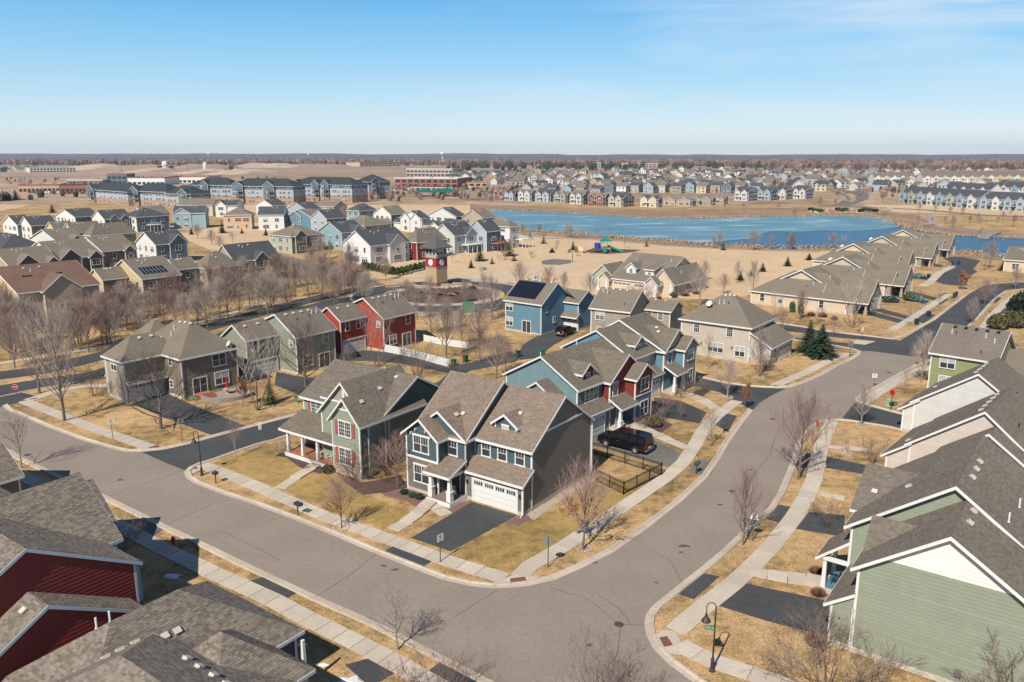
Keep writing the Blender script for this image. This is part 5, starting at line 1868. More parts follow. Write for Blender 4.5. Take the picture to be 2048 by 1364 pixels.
def shrub(kind, u, v, w_, h_, label, group=None, name='shrub', cat='shrub'):
    x, y = at(u, v)
    NT[0] += 1
    o = inst(name, BALL[kind], None, (x, y, 0), (NT[0] * 2.399) % 6.283, (w_ / 2, w_ / 2, h_))
    prop(o, label, cat, group)
    return o


# --- individually placed near trees
SG = 'bare street trees'
for k, u, v, top, lab, wd in (
        ('maple', 683, 1056, 940, None, 1), ('oakish', 683, 1056, 945, 'young tree with rusty leaves in a rock ring near the pale green house walk', 0.9),
        ('young', 795, 1300, 1168, 'small bare tree on the verge in the lower middle casting a fan shadow', 1.45),
        ('oakish', 1166, 1098, 918, 'pinkish tree with rusty lower leaves on the verge right of the corner house', 0.95),
        ('red', 1486, 1090, 930, 'slim bare tree beside the no parking sign on the right verge', 0.75),
        ('red', 1597, 958, 778, 'tall reddish bare tree on the verge beside the curving street', 1.0),
        ('maple', 1722, 853, 762, 'small pale bare tree in a stone ring by the alley mouth', 1.0),
        ('young', 1807, 793, 725, 'small bare tree behind the round red sign', 1.0),
        ('maple', 1842, 766, 660, 'bare tree in front of the moss green house corner', 0.9),
        ('young', 43, 936, 808, 'slim bare tree on the verge at the far left', 1.15),
        ('grey', 129, 842, 600, 'tall bare tree with forked trunk on the left corner verge', 0.85),
        ('grey2', 79, 786, 590, 'tall bare tree beside the boulevard near the stop sign', 1.0),
        ('spread', 322, 858, 702, 'dark wide-spreading bare tree over the driveway of the brown-grey house', 1.0),
        ('bushg', 188, 792, 730, 'low dark shrubby tree at the corner of the brown-grey house', 1.0),
        ('young', 472, 916, 830, 'small bare tree on the verge beside the dark alley', 0.9),
        ('clump', 515, 820, 655, 'bare tree with pale twigs between the brown-grey and light green houses', 1.05),
        ('spread', 612, 773, 632, 'dark bare tree in front of the light green house wall', 0.85),
        ('young2', 795, 974, 858, 'dark bare tree between the pale green and dark teal houses', 1.3),
        ('clump', 755, 734, 605, 'many-stemmed reddish tree in front of the bright red house', 1.0),
        ('bushg', 834, 757, 682, 'big dark multi-stem bush behind the pale green house', 1.2),
        ('grey2', 893, 717, 600, 'bare tree inside the white fenced yard', 1.1),
        ('grey', 993, 757, 660, 'bare tree between the two green bins and the teal house', 1.1),
        ('maple', 1455, 793, 715, 'spreading bare tree on the lawn by the alley behind the sky blue house', 1.3),
        ('grey', 1518, 753, 650, 'bare tree in a small ring at the corner of the beige house', 0.9),
        ('young', 1415, 738, 665, 'slim white-barked young tree against the beige house', 0.9),
        ('young2', 1325, 842, 775, 'small bare tree in the front bed of the teal and red house', 0.9),
        ('young2', 1362, 838, 800, 'tiny bare sapling beside the dark driveway', 0.9),
        ('young', 1420, 893, 812, 'slim bare tree on the verge opposite the black van', 1.1),
        ('amber', 1490, 818, 765, 'small tree with copper leaves at the verge tip', 0.8),
        ('clump', 1705, 655, 555, 'large pale many-stemmed tree on the corner lawn of the cream villas', 1.0),
        ('young2', 1665, 672, 625, 'small round bare tree on the median corner', 1.3),
        ('young2', 1566, 667, 610, 'small bare tree left of the two spruces', 1.2),
        ('amber', 1925, 580, 541, 'rounded copper-leaved tree at the private drive entrance', 1.15),
        ('grey', 1979, 537, 478, 'bare tree near the pond at the end of the private drive', 1.0),
        ('young2', 1969, 541, 505, 'small bare tree next to the taller one by the drive end', 1.1),
        ('grey', 2030, 578, 530, 'bare tree at the right edge beside the upper street', 1.1),
        ('grey2', 2001, 562, 545, None, 1),
        ('grey', 1943, 648, 592, 'tall thin bare tree left of the upper right sidewalk', 0.9),
        ('red', 1969, 610, 555, 'reddish bare tree in the verge of the upper right street', 1.0),
        ('young', 1988, 600, 562, 'small tree just beyond the reddish one in the verge', 1.0),
        ('young', 1816, 651, 610, 'sapling on the verge opposite the first cream villa', 0.8),
        ('young', 1876, 618, 580, 'sapling on the verge opposite the second cream villa', 0.8),
        ('grey', 1437, 606, 560, None, 1), ('maple', 1399, 611, 528, 'bare pale tree in front of the right end of the twin villa', 1.0),
        ('red', 1447, 588, 545, 'small dark bare tree behind the twin villa', 1.0),
        ('grey2', 1506, 590, 518, 'bare tree left of the first cream villa', 0.9), ('maple', 1474, 567, 520, 'birch-like bare tree in the lawn right of the twin villa', 0.8),
        ('clump', 1553, 638, 575, 'white-stemmed bare tree at the left end of the first cream villa', 0.9),
        ('maple', 1180, 600, 545, 'reddish bare tree at the left porch of the twin villa', 1.2),
        ('grey', 1128, 587, 542, 'bare tree on the lawn behind the solar roof', 0.9),
        ('oakish', 1098, 585, 530, 'tree with brown leaves behind the solar roof', 1.0),
        ('red', 1038, 582, 520, 'pinkish bare tree near the roundabout exit', 1.0)):
    if lab:
        tree(k, u, v, top, lab, SG, wide=wd)
# shrubs and low bushes near the houses
for k, u, v, top, lab, wd in (
        ('bush', 706, 960, 905, 'tall bare bush at the right corner of the pale green house', 1.4), ('bush', 740, 958, 880, 'reddish bare bush along the dark side of the pale green house', 1.3),
        ('bush', 775, 950, 885, 'reddish bush nearest the dark teal house', 1.3), ('bushg', 562, 912, 885, 'low grey bush left of the porch', 1.6), ('bushg', 630, 935, 905, 'low bare bush before the porch steps', 1.3),
        ('bush', 1285, 858, 830, 'brown bush at the corner of the teal and red house', 1.6), ('bush', 1313, 845, 812, 'bare bush right of the green bush', 1.2), ('bushg', 1395, 788, 752, 'bare bush in the black mulch circle', 1.3),
        ('bush', 1340, 818, 790, 'reddish bush beside the sky blue house porch', 1.3), ('bush', 1365, 795, 770, 'second reddish bush by the sky blue porch', 1.4),
        ('bushg', 1745, 925, 875, 'bare bush beside the blush beige house', 1.5), ('bushg', 1655, 1050, 1000, 'thin bare bush at the driveway edge on the right', 1.3),
        ('bushg', 1640, 1300, 1215, 'bare bush at the garage corner of the large sage green house', 1.3), ('bushg', 1655, 1400, 1270, 'wide bare bush at the bottom edge below the sage green house', 1.7), ('bush', 2035, 1440, 1290, 'reddish bush in the bottom right corner', 1.2), ('bush', 880, 1420, 1305, 'reddish bush at the bottom edge left of centre', 1.4), ('bushg', 1200, 1470, 1290, 'tall bare branches rising from the bottom edge', 1.0), ('bush', 815, 1415, 1330, 'bush at the bottom edge on the left walk', 1.2),
        ('bushg', 690, 750, 700, None, 1), ('bush', 1530, 735, 705, 'orange-brown shrub beside the beige house garage', 1.3), ('bush', 240, 1110, 1045, 'twiggy bush in front of the barn red house', 1.6), ('bushg', 455, 1170, 1100, None, 1)):
    if lab:
        tree(k, u, v, top, lab, 'bare bushes around the houses', 'shrub', wide=wd)
for k, u, v, w_, h_, lab in (
        ('green', 808, 988, 0.75, 0.45, 'leftmost of three small round shrubs in the red rock bed'), ('green', 824, 994, 0.75, 0.45, 'middle one of three small round shrubs in the red rock bed'), ('green', 838, 998, 0.8, 0.45, 'rightmost of three small round shrubs in the red rock bed'),
        ('olive', 655, 945, 1.2, 0.7, 'low olive shrub at the front steps of the pale green house'), ('olive', 1306, 853, 1.8, 1.0, 'bright green spreading shrub at the teal and red house'), ('rust', 1635, 1190, 1.4, 0.7, 'rust-coloured grass clump beside the large driveway on the right'), ('rust', 1632, 1146, 1.4, 0.7, 'rust-coloured grass clump beside the porch steps on the right'),
        ('rust', 1628, 1290, 1.6, 1.1, 'dark red bush at the driveway corner of the sage green house'), ('olive', 1995, 658, 3.4, 2.4, 'left one of two domed olive shrubs behind the moss green house'), ('olive', 2027, 655, 3.4, 2.6, 'right one of two domed olive shrubs behind the moss green house'), ('green', 2050, 640, 6, 5, 'large dark round evergreen at the right edge'),
        ('rust', 1318, 598, 1.6, 0.9, 'rust shrub before the twin villa right porch'), ('green', 1346, 595, 1.8, 1.2, 'round green shrub before the twin villa right porch'), ('rust', 1370, 592, 2.6, 1.0, 'wide rust shrub at the right side of the twin villa'), ('rust', 1392, 588, 2.4, 1.0, 'second rust shrub at the right side of the twin villa'),
        ('blue', 1781, 604, 3.4, 1.1, 'spreading blue spruce beside the second cream villa driveway'), ('blue', 1804, 588, 2.6, 0.9, 'blue spruce shrub near the third cream villa'), ('blue', 1838, 556, 3.0, 1.1, 'blue spruce shrub near the end of the cream villas'), ('olive', 1788, 590, 3.0, 1.4, 'olive yew shrub next to a blue spruce shrub'), ('olive', 1820, 601, 2.6, 1.3, 'grey-green shrub alone in the villa lawn, left half'), ('blue', 1832, 603, 2.6, 1.2, 'grey-green shrub alone in the villa lawn, right half'), ('blue', 1735, 628, 2.6, 1.0, 'pale blue-green shrub at the first villa driveway'),
        ('green', 1584, 625, 1.1, 2.0, 'left one of two cone shrubs against the first cream villa'), ('green', 1601, 628, 1.1, 2.1, 'right one of two cone shrubs against the first cream villa'), ('rust', 1622, 632, 2.2, 1.1, 'brown hedge bush against the first cream villa, left'), ('rust', 1645, 634, 2.4, 1.2, 'brown hedge bush against the first cream villa, right'), ('rust', 1668, 640, 1.8, 1.1, 'brown bush at the garage end of the first cream villa'),
        ('straw', 823, 580, 2.8, 1.6, 'tall straw grass clump left of the clock tower'), ('rust', 808, 577, 2.6, 1.3, 'rusty shrub at the left edge of the roundabout bed'), ('straw', 842, 586, 2.0, 1.0, 'short straw grass clump in front of the clock tower'), ('straw', 900, 592, 3.2, 0.9, 'wide low straw clump right of the clock tower'), ('rust', 915, 588, 2.8, 0.8, 'rusty low shrub right of the clock tower'), ('straw', 945, 577, 3.0, 1.2, 'straw clump at the right edge of the roundabout bed'), ('rust', 880, 590, 2.8, 0.7, 'rusty low shrub at the foot of the clock tower')):
    shrub(k, u, v, w_, h_, lab, 'evergreen and grass clumps')
GS = 'evergreens'
for k, u, v, top, lab, wd in (
        ('spruce', 1617, 703, 637, 'left and slimmer one of the two tall spruces on the beige house lawn', 1.3), ('spruce2', 1641, 713, 645, 'right and fuller one of the two tall spruces on the beige house lawn', 1.5),
        ('pine', 541, 808, 745, 'dark conical evergreen left of the light green house driveway', 0.9), ('pine', 530, 812, 760, None, 1),
        ('pine', 960, 522, 487, 'broad pine between the deck and the clock tower', 1.4), ('pine', 1019, 512, 475, 'broad pine beside the white deck on the right', 1.4), ('spruce', 942, 536, 517, 'small spruce on the lawn right of the clock tower', 1.2), ('pine', 984, 528, 513, 'little pine in the lawn beyond the clock tower', 1.4), ('pine', 1028, 522, 505, 'small pine below the white deck', 1.4),
        ('spruce', 1146, 500, 481, 'slim dark spruce near the basketball hoop', 1.2), ('pine', 1060, 477, 461, 'small pine by the pond, left one', 1.4), ('pine', 1087, 487, 468, 'small pine by the pond, right one', 1.4), ('green', 0, 0, 0, None, 1), ('spruce', 1104, 505, 494, 'low round spruce on the park lawn', 2.2),
        ('pine', 1293, 493, 478, 'small pine on the near bank right of the playground', 1.3), ('pine', 1446, 500, 480, 'small pine beside the tall bushes on the near bank', 1.3), ('spruce', 1480, 560, 538, 'bluish spruce on the lawn right of the twin villa', 1.3), ('blue', 1502, 552, 537, 'small blue spruce on the lawn right of the twin villa', 1.2), ('spruce', 1525, 543, 524, 'dark spruce near the left end of the villas', 1.5), ('spruce', 1575, 532, 512, 'spruce behind the first cream villa', 1.5), ('spruce', 1618, 520, 505, 'low dark spruce at the back of the villas', 1.9),
        ('spruce', 2006, 541, 517, 'dark rounded evergreen in the lawn beyond the private drive', 1.5), ('spruce', 445, 466, 440, 'bluish spruce on the slope below the peach house', 1.2), ('spruce', 484, 467, 455, 'small spruce on the slope under the red deck', 1.4), ('spruce', 383, 469, 452, 'small spruce below the light blue house', 1.2), ('spruce', 532, 471, 455, 'small spruce below the white house', 1.4),
        ('spruce', 105, 425, 407, 'dark spruce in the field at the upper left', 1.6), ('spruce', 51, 430, 415, None, 1), ('spruce', 32, 400, 378, 'dark evergreen at the left edge of the field', 2.0), ('spruce', 8, 402, 380, 'darkest evergreen at the left edge', 2.0)):
    if lab:
        conifer(k, u, v, top, lab, GS, wd)
# hedge of arborvitae round the white house
hp = [(727, 540), (735, 541), (744, 542), (752, 544), (761, 546), (769, 548), (777, 549), (786, 550), (796, 552), (805, 550), (814, 548), (822, 545), (831, 543), (840, 541), (849, 539)]
nm = ['first', 'second', 'third', 'fourth', 'fifth', 'sixth', 'seventh', 'eighth', 'ninth', 'tenth', 'eleventh', 'twelfth', 'thirteenth', 'fourteenth', 'last']
for i, (u, v) in enumerate(hp):
    shrub('arbo', u, v, 1.35, 2.0, 'clipped arborvitae, %s from the left in the hedge below the white house' % nm[i], 'arborvitae hedge', 'arborvitae')
# stone rings at tree feet
for (u, v, lab) in ((683, 1056, 'ring of pale stones around the rusty-leaved young tree'), (1166, 1096, 'ring of pale stones around the pinkish verge tree'), (1722, 854, 'ring of pale stones around the tree at the alley mouth'), (1690, 907, 'ring of stones around the wrapped sapling'), (1518, 755, 'ring of stones around the tree by the beige house'), (1455, 795, 'ring of stones around the spreading tree by the alley')):
    x, y = at(u, v)
    o = empty('stone_ring', (x, y, 0), 0, lab, 'stones', 'stone rings at tree feet')
    r = random.Random(u)
    for k in range(14):
        a = 2 * pi * k / 14
        s_ = r.uniform(0.10, 0.16)
        m = MB().lathe([(s_ * .7, -0.02), (s_, 0.05), (s_ * 0.75, 0.11), (0.02, 0.14)], 7, 0, 0)
        q = m.obj('stone', GRAVEL, o)
        rr_ = 0.62 * r.uniform(0.9, 1.1)
        q.location = (rr_ * cos(a), rr_ * sin(a), 0)
        q.scale = (r.uniform(.8, 1.3), r.uniform(.8, 1.3), 1)
# boulevard trees, left half of the view
r = random.Random(5)
B = [(20, 700), (48, 690), (120, 700), (150, 690), (178, 705), (205, 690), (232, 700), (8, 660), (60, 655), (205, 660), (255, 660), (280, 665), (300, 655), (330, 662), (352, 650), (372, 660), (395, 648), (415, 655), (440, 640), (398, 620), (360, 620), (320, 628), (455, 625), (480, 636), (500, 622), (520, 630), (548, 618), (470, 604), (505, 596), (540, 600), (572, 606), (590, 595), (618, 606), (645, 598), (675, 604), (600, 572), (640, 568), (668, 575), (700, 571), (560, 560), (690, 585), (720, 600), (735, 610), (590, 555), (625, 550), (490, 575), (450, 585), (420, 600), (100, 640), (30, 735), (285, 690), (262, 640), (170, 640)]
cols = ['massr', 'massg', 'massg', 'massr', 'massr', 'grey2']
for k in range(38):
    t_ = r.random()
    B.append((int(20 + 700 * t_), int(712 - 120 * t_ + r.uniform(-50, 16))))
adj = {'massr': 'mauve twiggy', 'massg': 'grey twiggy', 'grey2': 'slim grey bare'}
land = lambda u: 'below the chocolate-roofed house' if u < 200 else 'below the straw solar house' if u < 330 else 'behind the brown-grey house' if u < 430 else 'behind the light green house' if u < 560 else 'behind the bright red house' if u < 690 else 'left of the roundabout'
B = [(u, v, cols[r.randrange(6)]) for u, v in B if not (440 < u < 680 and v > 640) and not (195 < u < 470 and v > 700)]
B.sort()
cnt = {}
for i, (u, v, k) in enumerate(B):
    x, y = at(u, v)
    hpx = 8.0 * F0 * 0.99 / (y + 4) * r.uniform(0.75, 1.15)
    key = (k, land(u))
    cnt[key] = cnt.get(key, 0) + 1
    tree(k, u, v, v - hpx, '%s %s tree from the left in the thicket %s' % (ORD[cnt[key] - 1], adj[k], land(u)), 'boulevard trees', wide=r.uniform(0.85, 1.1))
for i, (u, v, top, k, lab) in enumerate(((968, 628, 545, 'grey2', 'bare tree between the roundabout and the solar roof house, left'), (985, 640, 548, 'grey', 'bare tree between the roundabout and the solar roof house, right'), (861, 622, 550, 'maple', 'pale bare tree directly in front of the clock tower'), (700, 548, 482, 'grey', 'large spreading bare tree left of the white house'), (905, 525, 497, 'young2', 'small bare tree right of the clock tower top'), (962, 560, 530, 'young', 'young bare tree on the far side of the roundabout'), (790, 645, 570, 'red', 'reddish tree right of the bright red house roof'), (895, 660, 590, 'grey', 'bare tree in the lawn below the roundabout'), (958, 690, 600, 'grey', 'bare tree in the lawn left of the solar roof house'), (1010, 520, 497, 'bushg', 'small bush on the park lawn'), (1063, 516, 500, 'bush', 'reddish bush on the park lawn'), (1115, 490, 479, 'bush', 'upper reddish bush beside the low round spruce'), (1112, 500, 489, 'bush', 'lower reddish bush beside the low round spruce'), (1152, 512, 492, 'amber', 'small brown-leaved tree behind the basketball hoop'))):
    tree(k, u, v, top, lab, 'bare trees around the roundabout and park')
for k, u, v, top, lab, wd in (
        ('grey', 862, 668, 592, 'grey bare tree on the lawn right of the bright red house', 1.0), ('massg', 925, 692, 612, 'dense grey tree on the lawn below the utility cabinet', 1.0), ('red', 1012, 742, 672, 'reddish bare tree left of the curving driveway', 1.0), ('massr', 960, 726, 650, 'mauve twiggy tree left of the curving driveway', 0.9),
        ('young2', 1048, 600, 560, 'small bare tree at the left wall of the solar roof house', 1.0), ('grey2', 835, 640, 572, 'slim grey tree on the lawn above the bright red roof', 1.0), ('massr', 772, 560, 512, 'mauve twiggy tree by the road left of the clock tower', 1.0), ('massg', 815, 605, 556, 'dense grey tree at the left rim of the roundabout', 0.9), ('grey', 930, 606, 556, 'grey tree at the lower right rim of the roundabout', 0.9),
        ('red', 395, 478, 447, 'reddish bare tree on the slope, left one', 1.1), ('grey', 424, 490, 458, 'grey bare tree on the slope, middle one', 1.2), ('young2', 466, 488, 462, 'small spreading tree on the slope, right one', 1.3), ('red', 440, 500, 470, 'reddish bare tree at the foot of the slope', 1.1), ('massg', 640, 520, 470, 'dense grey tree by the olive hip house wing', 1.0), ('grey2', 660, 515, 478, 'slim tree between the olive hip and pale blue houses', 1.0),
        ('amber', 486, 812, 752, 'copper-leaved small tree by the patio seat wall', 0.8), ('grey', 700, 770, 690, 'bare tree behind the pale green house beside the alley', 0.9), ('bush', 905, 745, 720, 'twiggy bush by the left green bin', 1.5), ('bushg', 985, 700, 672, 'bare bush at the bend of the alley', 1.6), ('young', 1242, 700, 645, 'thin bare tree behind the sky blue house', 0.9),
        ('bush', 1260, 590, 570, 'twiggy bush at the twin villa entry, left', 1.6), ('bush', 1290, 598, 568, 'twiggy bush at the twin villa entry, right', 1.5), ('round', 1905, 455, 430, 'rounded bare tree above the left boardwalk', 0.9), ('round', 2028, 452, 428, 'rounded bare tree above the pier', 1.0), ('red', 2005, 440, 421, 'reddish tree before the pale blue townhouses', 1.0), ('red', 1838, 425, 405, 'reddish tree left of the townhouse road', 1.0),
        ('bush', 1768, 432, 420, 'brown bush on the far bank by the terraces', 2.0), ('massr', 1600, 640, 575, 'mauve twiggy tree before the first cream villa', 0.8), ('young2', 1640, 645, 610, 'small bare tree before the first cream villa hedge', 1.2), ('grey', 1410, 560, 520, 'grey bare tree behind the right end of the twin villa', 1.0)):
    tree(k, u, v, top, lab, 'bushes and trees between the houses', 'shrub' if 'bush' in k else 'tree', wide=wd)
# pond edge trees
cnt = {}
for i, (u, v, top, k) in enumerate(((1045, 470, 447, 'round'), (1079, 471, 446, 'grey'), (1107, 477, 453, 'young'), (1134, 474, 446, 'grey'), (1141, 475, 448, 'round'), (1155, 477, 450, 'clump'), (1168, 476, 452, 'clump'), (1194, 475, 452, 'young'), (1218, 477, 452, 'young'), (1427, 497, 468, 'grey'), (1437, 492, 462, 'round'), (1507, 501, 456, 'round'), (1543, 500, 466, 'grey2'), (1582, 500, 464, 'round'), (1584, 500, 470, 'round'), (1664, 497, 464, 'round'), (1687, 492, 468, 'clump'), (1203, 497, 475, 'young'), (1249, 497, 470, 'young'), (1588, 437, 412, 'grey'), (1640, 413, 393, 'red'), (1670, 412, 396, 'red'), (1765, 405, 382, 'red'), (1710, 398, 376, 'red'), (1678, 393, 373, 'grey'), (1836, 447, 428, 'red'), (1890, 447, 430, 'grey'), (1940, 447, 430, 'round'), (1955, 443, 425, 'round'), (1972, 448, 436, 'young2'), (1995, 446, 430, 'round'), (1448, 418, 405, 'round'), (1486, 420, 404, 'round'), (1556, 418, 405, 'red'), (1900, 428, 412, 'round'), (1925, 430, 413, 'red'), (2020, 432, 420, 'red'), (1870, 425, 408, 'grey'), (1960, 447, 433, 'round'), (1985, 512, 480, 'young'), (1962, 470, 452, 'young'))):
    w_ = {'round': 'dense rounded', 'grey': 'upright grey', 'young': 'slender young', 'young2': 'small spreading', 'clump': 'multi-stemmed', 'grey2': 'thin', 'red': 'reddish'}[k]
    where = 'far bank' if v < 455 else 'near bank'
    place = 'left of the playground' if u < 1180 else 'behind the playground' if u < 1300 else 'before the open water' if u < 1560 else 'behind the cream villas' if u < 1700 else 'by the townhouse road'
    cnt[(w_, where)] = cnt.get((w_, where), 0) + 1
    tree(k, u, v, top, '%s %s bare tree on the %s of the pond, %s' % (ORD[cnt[(w_, where)] - 1], w_, where, place), 'trees around the pond')


# ---------------------------------------------------------------- the wider neighbourhood
GM = 'houses of the wider neighbourhood'


def span(o, ang, z, u):
    """distance from ground point o along heading ang until photo column u is reached (height z)"""
    dx, dy = cos(ang), sin(ang)
    K = (H0 - z) * SP
    return ((u - 1024) * (o[1] * CP + K) - F0 * o[0]) / (F0 * dx - (u - 1024) * dy * CP)


def autowin(h, side, c, a0, a1, ze, seed, style='p', big=False):
    r = random.Random(seed)
    L = a1 - a0
    n = max(1, int(L / 3.3))
    fl = [0.9, 3.6] if ze < 7 else [0.5, 3.0, 5.7]
    if ze < 4:
        fl = [0.9]
    for z in fl:
        if z + 1.6 > ze:
            continue
        for i in range(n):
            a = a0 + L * (i + 0.5) / n + r.uniform(-.3, .3)
            k = r.choice((1, 1, 2, 2, 3)) if L / n > 3 else 1
            w_ = 0.8 * k
            if big:
                w_ *= 1.2
            h.win(side, c, a, z, w_, 1.35, k, style)


def mid(lbl, u, v, ul, ur, roof, rise, col, rf, ze=5.8, vb=None, yaw=-38, xg=(), fg=(), det=0, right=None, W=None, D=None, cat='house', group=GM, name='house', wins=True, deck=None):
    if vb:
        o = at(u, vb)
        dy = (v - 682) / F0
        ze = H0 - o[1] * (SP + dy * CP) / (CP - dy * SP)
        ze = max(3.0, min(ze, 9.0))
    else:
        o = at(u, v, ze)
    ya = radians(yaw)
    W = W or max(5, min(20, -span(o, ya, ze, ul))) if ul is not None else (W or 10)
    D = D or max(5, min(22, span(o, ya + pi / 2, ze, ur))) if ur is not None else (D or 10)
    h = House(name, lbl, o, yaw, det, cat, group, rf)
    hs = (W if roof == 'gy' else D) / 2
    rise = min(rise, hs * 0.8)
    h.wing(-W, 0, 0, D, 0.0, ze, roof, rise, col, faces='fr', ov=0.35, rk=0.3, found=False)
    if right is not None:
        MB().box(0.0, 0.12, 0.05, 0.03, D - 0.12, ze - 0.05).obj('side_wall', right, h.root)  # own tone for the right wall; darker ones colour in its shade
    for f0, f1, rs, pj in xg:
        h.wing(-3.0, D * f0, pj, D * f1, 0.0, ze - 0.02, 'gx', min(rs, D * (f1 - f0) * 0.45), right or col, faces='r', found=False, rk=0.3, corners='fr')
        if wins:
            autowin(h, 'r', pj, D * f0, D * f1, ze, int(u + 3), big=True)
    for f0, f1, rs, pj in fg:
        h.wing(-W * (1 - f0), -pj, -W * (1 - f1), 3.0, 0.0, ze - 0.02, 'gy', min(rs, W * (f1 - f0) * 0.45), col, faces='f', found=False, corners='f')
        if wins:
            autowin(h, 'f', -pj, -W * (1 - f0), -W * (1 - f1), ze, int(u + 5))
    if wins:
        if not fg:
            autowin(h, 'f', 0, -W + 0.6, -0.6, ze, int(u))
        if not xg:
            autowin(h, 'r', 0.03 if right is not None else 0, 0.6, D - 0.6, ze, int(u + 1))
        else:
            used = [(D * a, D * b) for a, b, *_ in xg]
            e = 0.0
            for a, b in sorted(used) + [(D, D)]:
                if a - e > 2.2:
                    autowin(h, 'r', 0.03 if right is not None else 0, e + 0.4, a - 0.4, ze, int(u + 2))
                e = b
    h.vents([(-W * 0.42 if roof == 'gy' else -W * q, D * q if roof == 'gy' else D * 0.42) for q in (0.3, 0.5)])
    h.pipes([(-W * 0.35, D * 0.35)])
    if deck:
        y0, y1, z_, dm = deck
        m = MB().box(0.1, y0, z_ - 0.2, 3.2, y1, z_)
        for k in range(4):
            yy = y0 + 0.1 + (y1 - y0 - 0.3) * k / 3
            m.box(3.0, yy, 0, 3.15, yy + 0.15, z_ + 0.9)
        m.box(3.05, y0, z_ + 0.85, 3.15, y1, z_ + 0.95)
        m.box(3.05, y0, z_ + 0.4, 3.12, y1, z_ + 0.46)
        m.obj('deck', dm, h.root)
    return h


RG, RS, RC, RT = RF_GREY, RF_SLATE, RF_CHOC, RF_TAUPE
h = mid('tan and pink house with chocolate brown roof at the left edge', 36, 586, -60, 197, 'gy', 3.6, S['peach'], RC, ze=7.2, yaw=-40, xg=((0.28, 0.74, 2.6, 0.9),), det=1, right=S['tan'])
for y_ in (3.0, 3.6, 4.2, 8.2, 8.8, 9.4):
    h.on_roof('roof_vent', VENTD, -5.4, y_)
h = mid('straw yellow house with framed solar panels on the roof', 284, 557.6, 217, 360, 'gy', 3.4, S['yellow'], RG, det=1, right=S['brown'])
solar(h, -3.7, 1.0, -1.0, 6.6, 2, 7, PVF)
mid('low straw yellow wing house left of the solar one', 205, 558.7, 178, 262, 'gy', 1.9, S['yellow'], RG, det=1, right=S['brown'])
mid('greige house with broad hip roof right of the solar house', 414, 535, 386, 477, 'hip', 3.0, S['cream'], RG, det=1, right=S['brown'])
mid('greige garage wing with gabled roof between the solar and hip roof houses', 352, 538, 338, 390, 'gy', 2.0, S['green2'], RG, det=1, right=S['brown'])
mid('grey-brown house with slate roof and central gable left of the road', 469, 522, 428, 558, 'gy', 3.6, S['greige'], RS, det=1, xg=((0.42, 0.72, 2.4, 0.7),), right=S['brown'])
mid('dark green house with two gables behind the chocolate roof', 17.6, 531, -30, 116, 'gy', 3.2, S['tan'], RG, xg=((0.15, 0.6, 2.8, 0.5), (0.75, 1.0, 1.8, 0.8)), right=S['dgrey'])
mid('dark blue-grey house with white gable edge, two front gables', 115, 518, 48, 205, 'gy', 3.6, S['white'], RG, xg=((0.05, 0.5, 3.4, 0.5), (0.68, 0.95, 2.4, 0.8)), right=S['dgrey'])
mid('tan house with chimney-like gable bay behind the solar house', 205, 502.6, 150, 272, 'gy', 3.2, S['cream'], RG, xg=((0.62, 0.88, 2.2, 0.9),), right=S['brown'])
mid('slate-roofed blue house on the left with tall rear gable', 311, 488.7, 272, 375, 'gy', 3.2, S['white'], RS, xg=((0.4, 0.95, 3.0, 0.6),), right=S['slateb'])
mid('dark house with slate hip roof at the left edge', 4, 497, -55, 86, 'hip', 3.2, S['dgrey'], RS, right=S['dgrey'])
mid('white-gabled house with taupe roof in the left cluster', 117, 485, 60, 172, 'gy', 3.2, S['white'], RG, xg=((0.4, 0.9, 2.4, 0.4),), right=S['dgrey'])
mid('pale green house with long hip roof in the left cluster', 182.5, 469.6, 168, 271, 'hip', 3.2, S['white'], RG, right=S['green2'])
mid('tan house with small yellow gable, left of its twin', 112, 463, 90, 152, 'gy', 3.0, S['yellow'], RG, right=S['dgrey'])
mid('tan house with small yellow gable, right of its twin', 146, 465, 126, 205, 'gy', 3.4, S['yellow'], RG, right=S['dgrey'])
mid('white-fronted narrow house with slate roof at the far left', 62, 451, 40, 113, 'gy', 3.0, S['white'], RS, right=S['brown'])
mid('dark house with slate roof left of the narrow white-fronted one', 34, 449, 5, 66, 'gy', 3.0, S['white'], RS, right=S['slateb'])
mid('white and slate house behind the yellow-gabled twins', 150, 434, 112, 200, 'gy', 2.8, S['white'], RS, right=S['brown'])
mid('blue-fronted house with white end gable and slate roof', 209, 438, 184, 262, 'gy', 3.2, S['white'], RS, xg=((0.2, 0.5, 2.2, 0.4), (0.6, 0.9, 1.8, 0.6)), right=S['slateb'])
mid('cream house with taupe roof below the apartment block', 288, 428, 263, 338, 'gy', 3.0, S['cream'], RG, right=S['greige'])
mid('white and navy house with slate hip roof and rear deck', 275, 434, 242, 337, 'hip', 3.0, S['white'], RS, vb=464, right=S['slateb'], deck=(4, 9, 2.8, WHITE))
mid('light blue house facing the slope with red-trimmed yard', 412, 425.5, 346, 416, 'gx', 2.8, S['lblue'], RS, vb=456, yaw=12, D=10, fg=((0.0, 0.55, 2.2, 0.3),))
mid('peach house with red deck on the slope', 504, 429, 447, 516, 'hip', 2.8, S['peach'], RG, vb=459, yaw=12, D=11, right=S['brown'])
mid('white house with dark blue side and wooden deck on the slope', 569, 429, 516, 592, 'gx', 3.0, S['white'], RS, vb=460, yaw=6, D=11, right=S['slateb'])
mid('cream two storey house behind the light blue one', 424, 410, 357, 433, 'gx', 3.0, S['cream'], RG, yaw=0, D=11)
mid('white house with front gable behind the peach one', 474, 411, 431, 480, 'gx', 2.6, S['white'], RS, yaw=0, D=11, fg=((0.0, 0.5, 2.4, 0.5),))
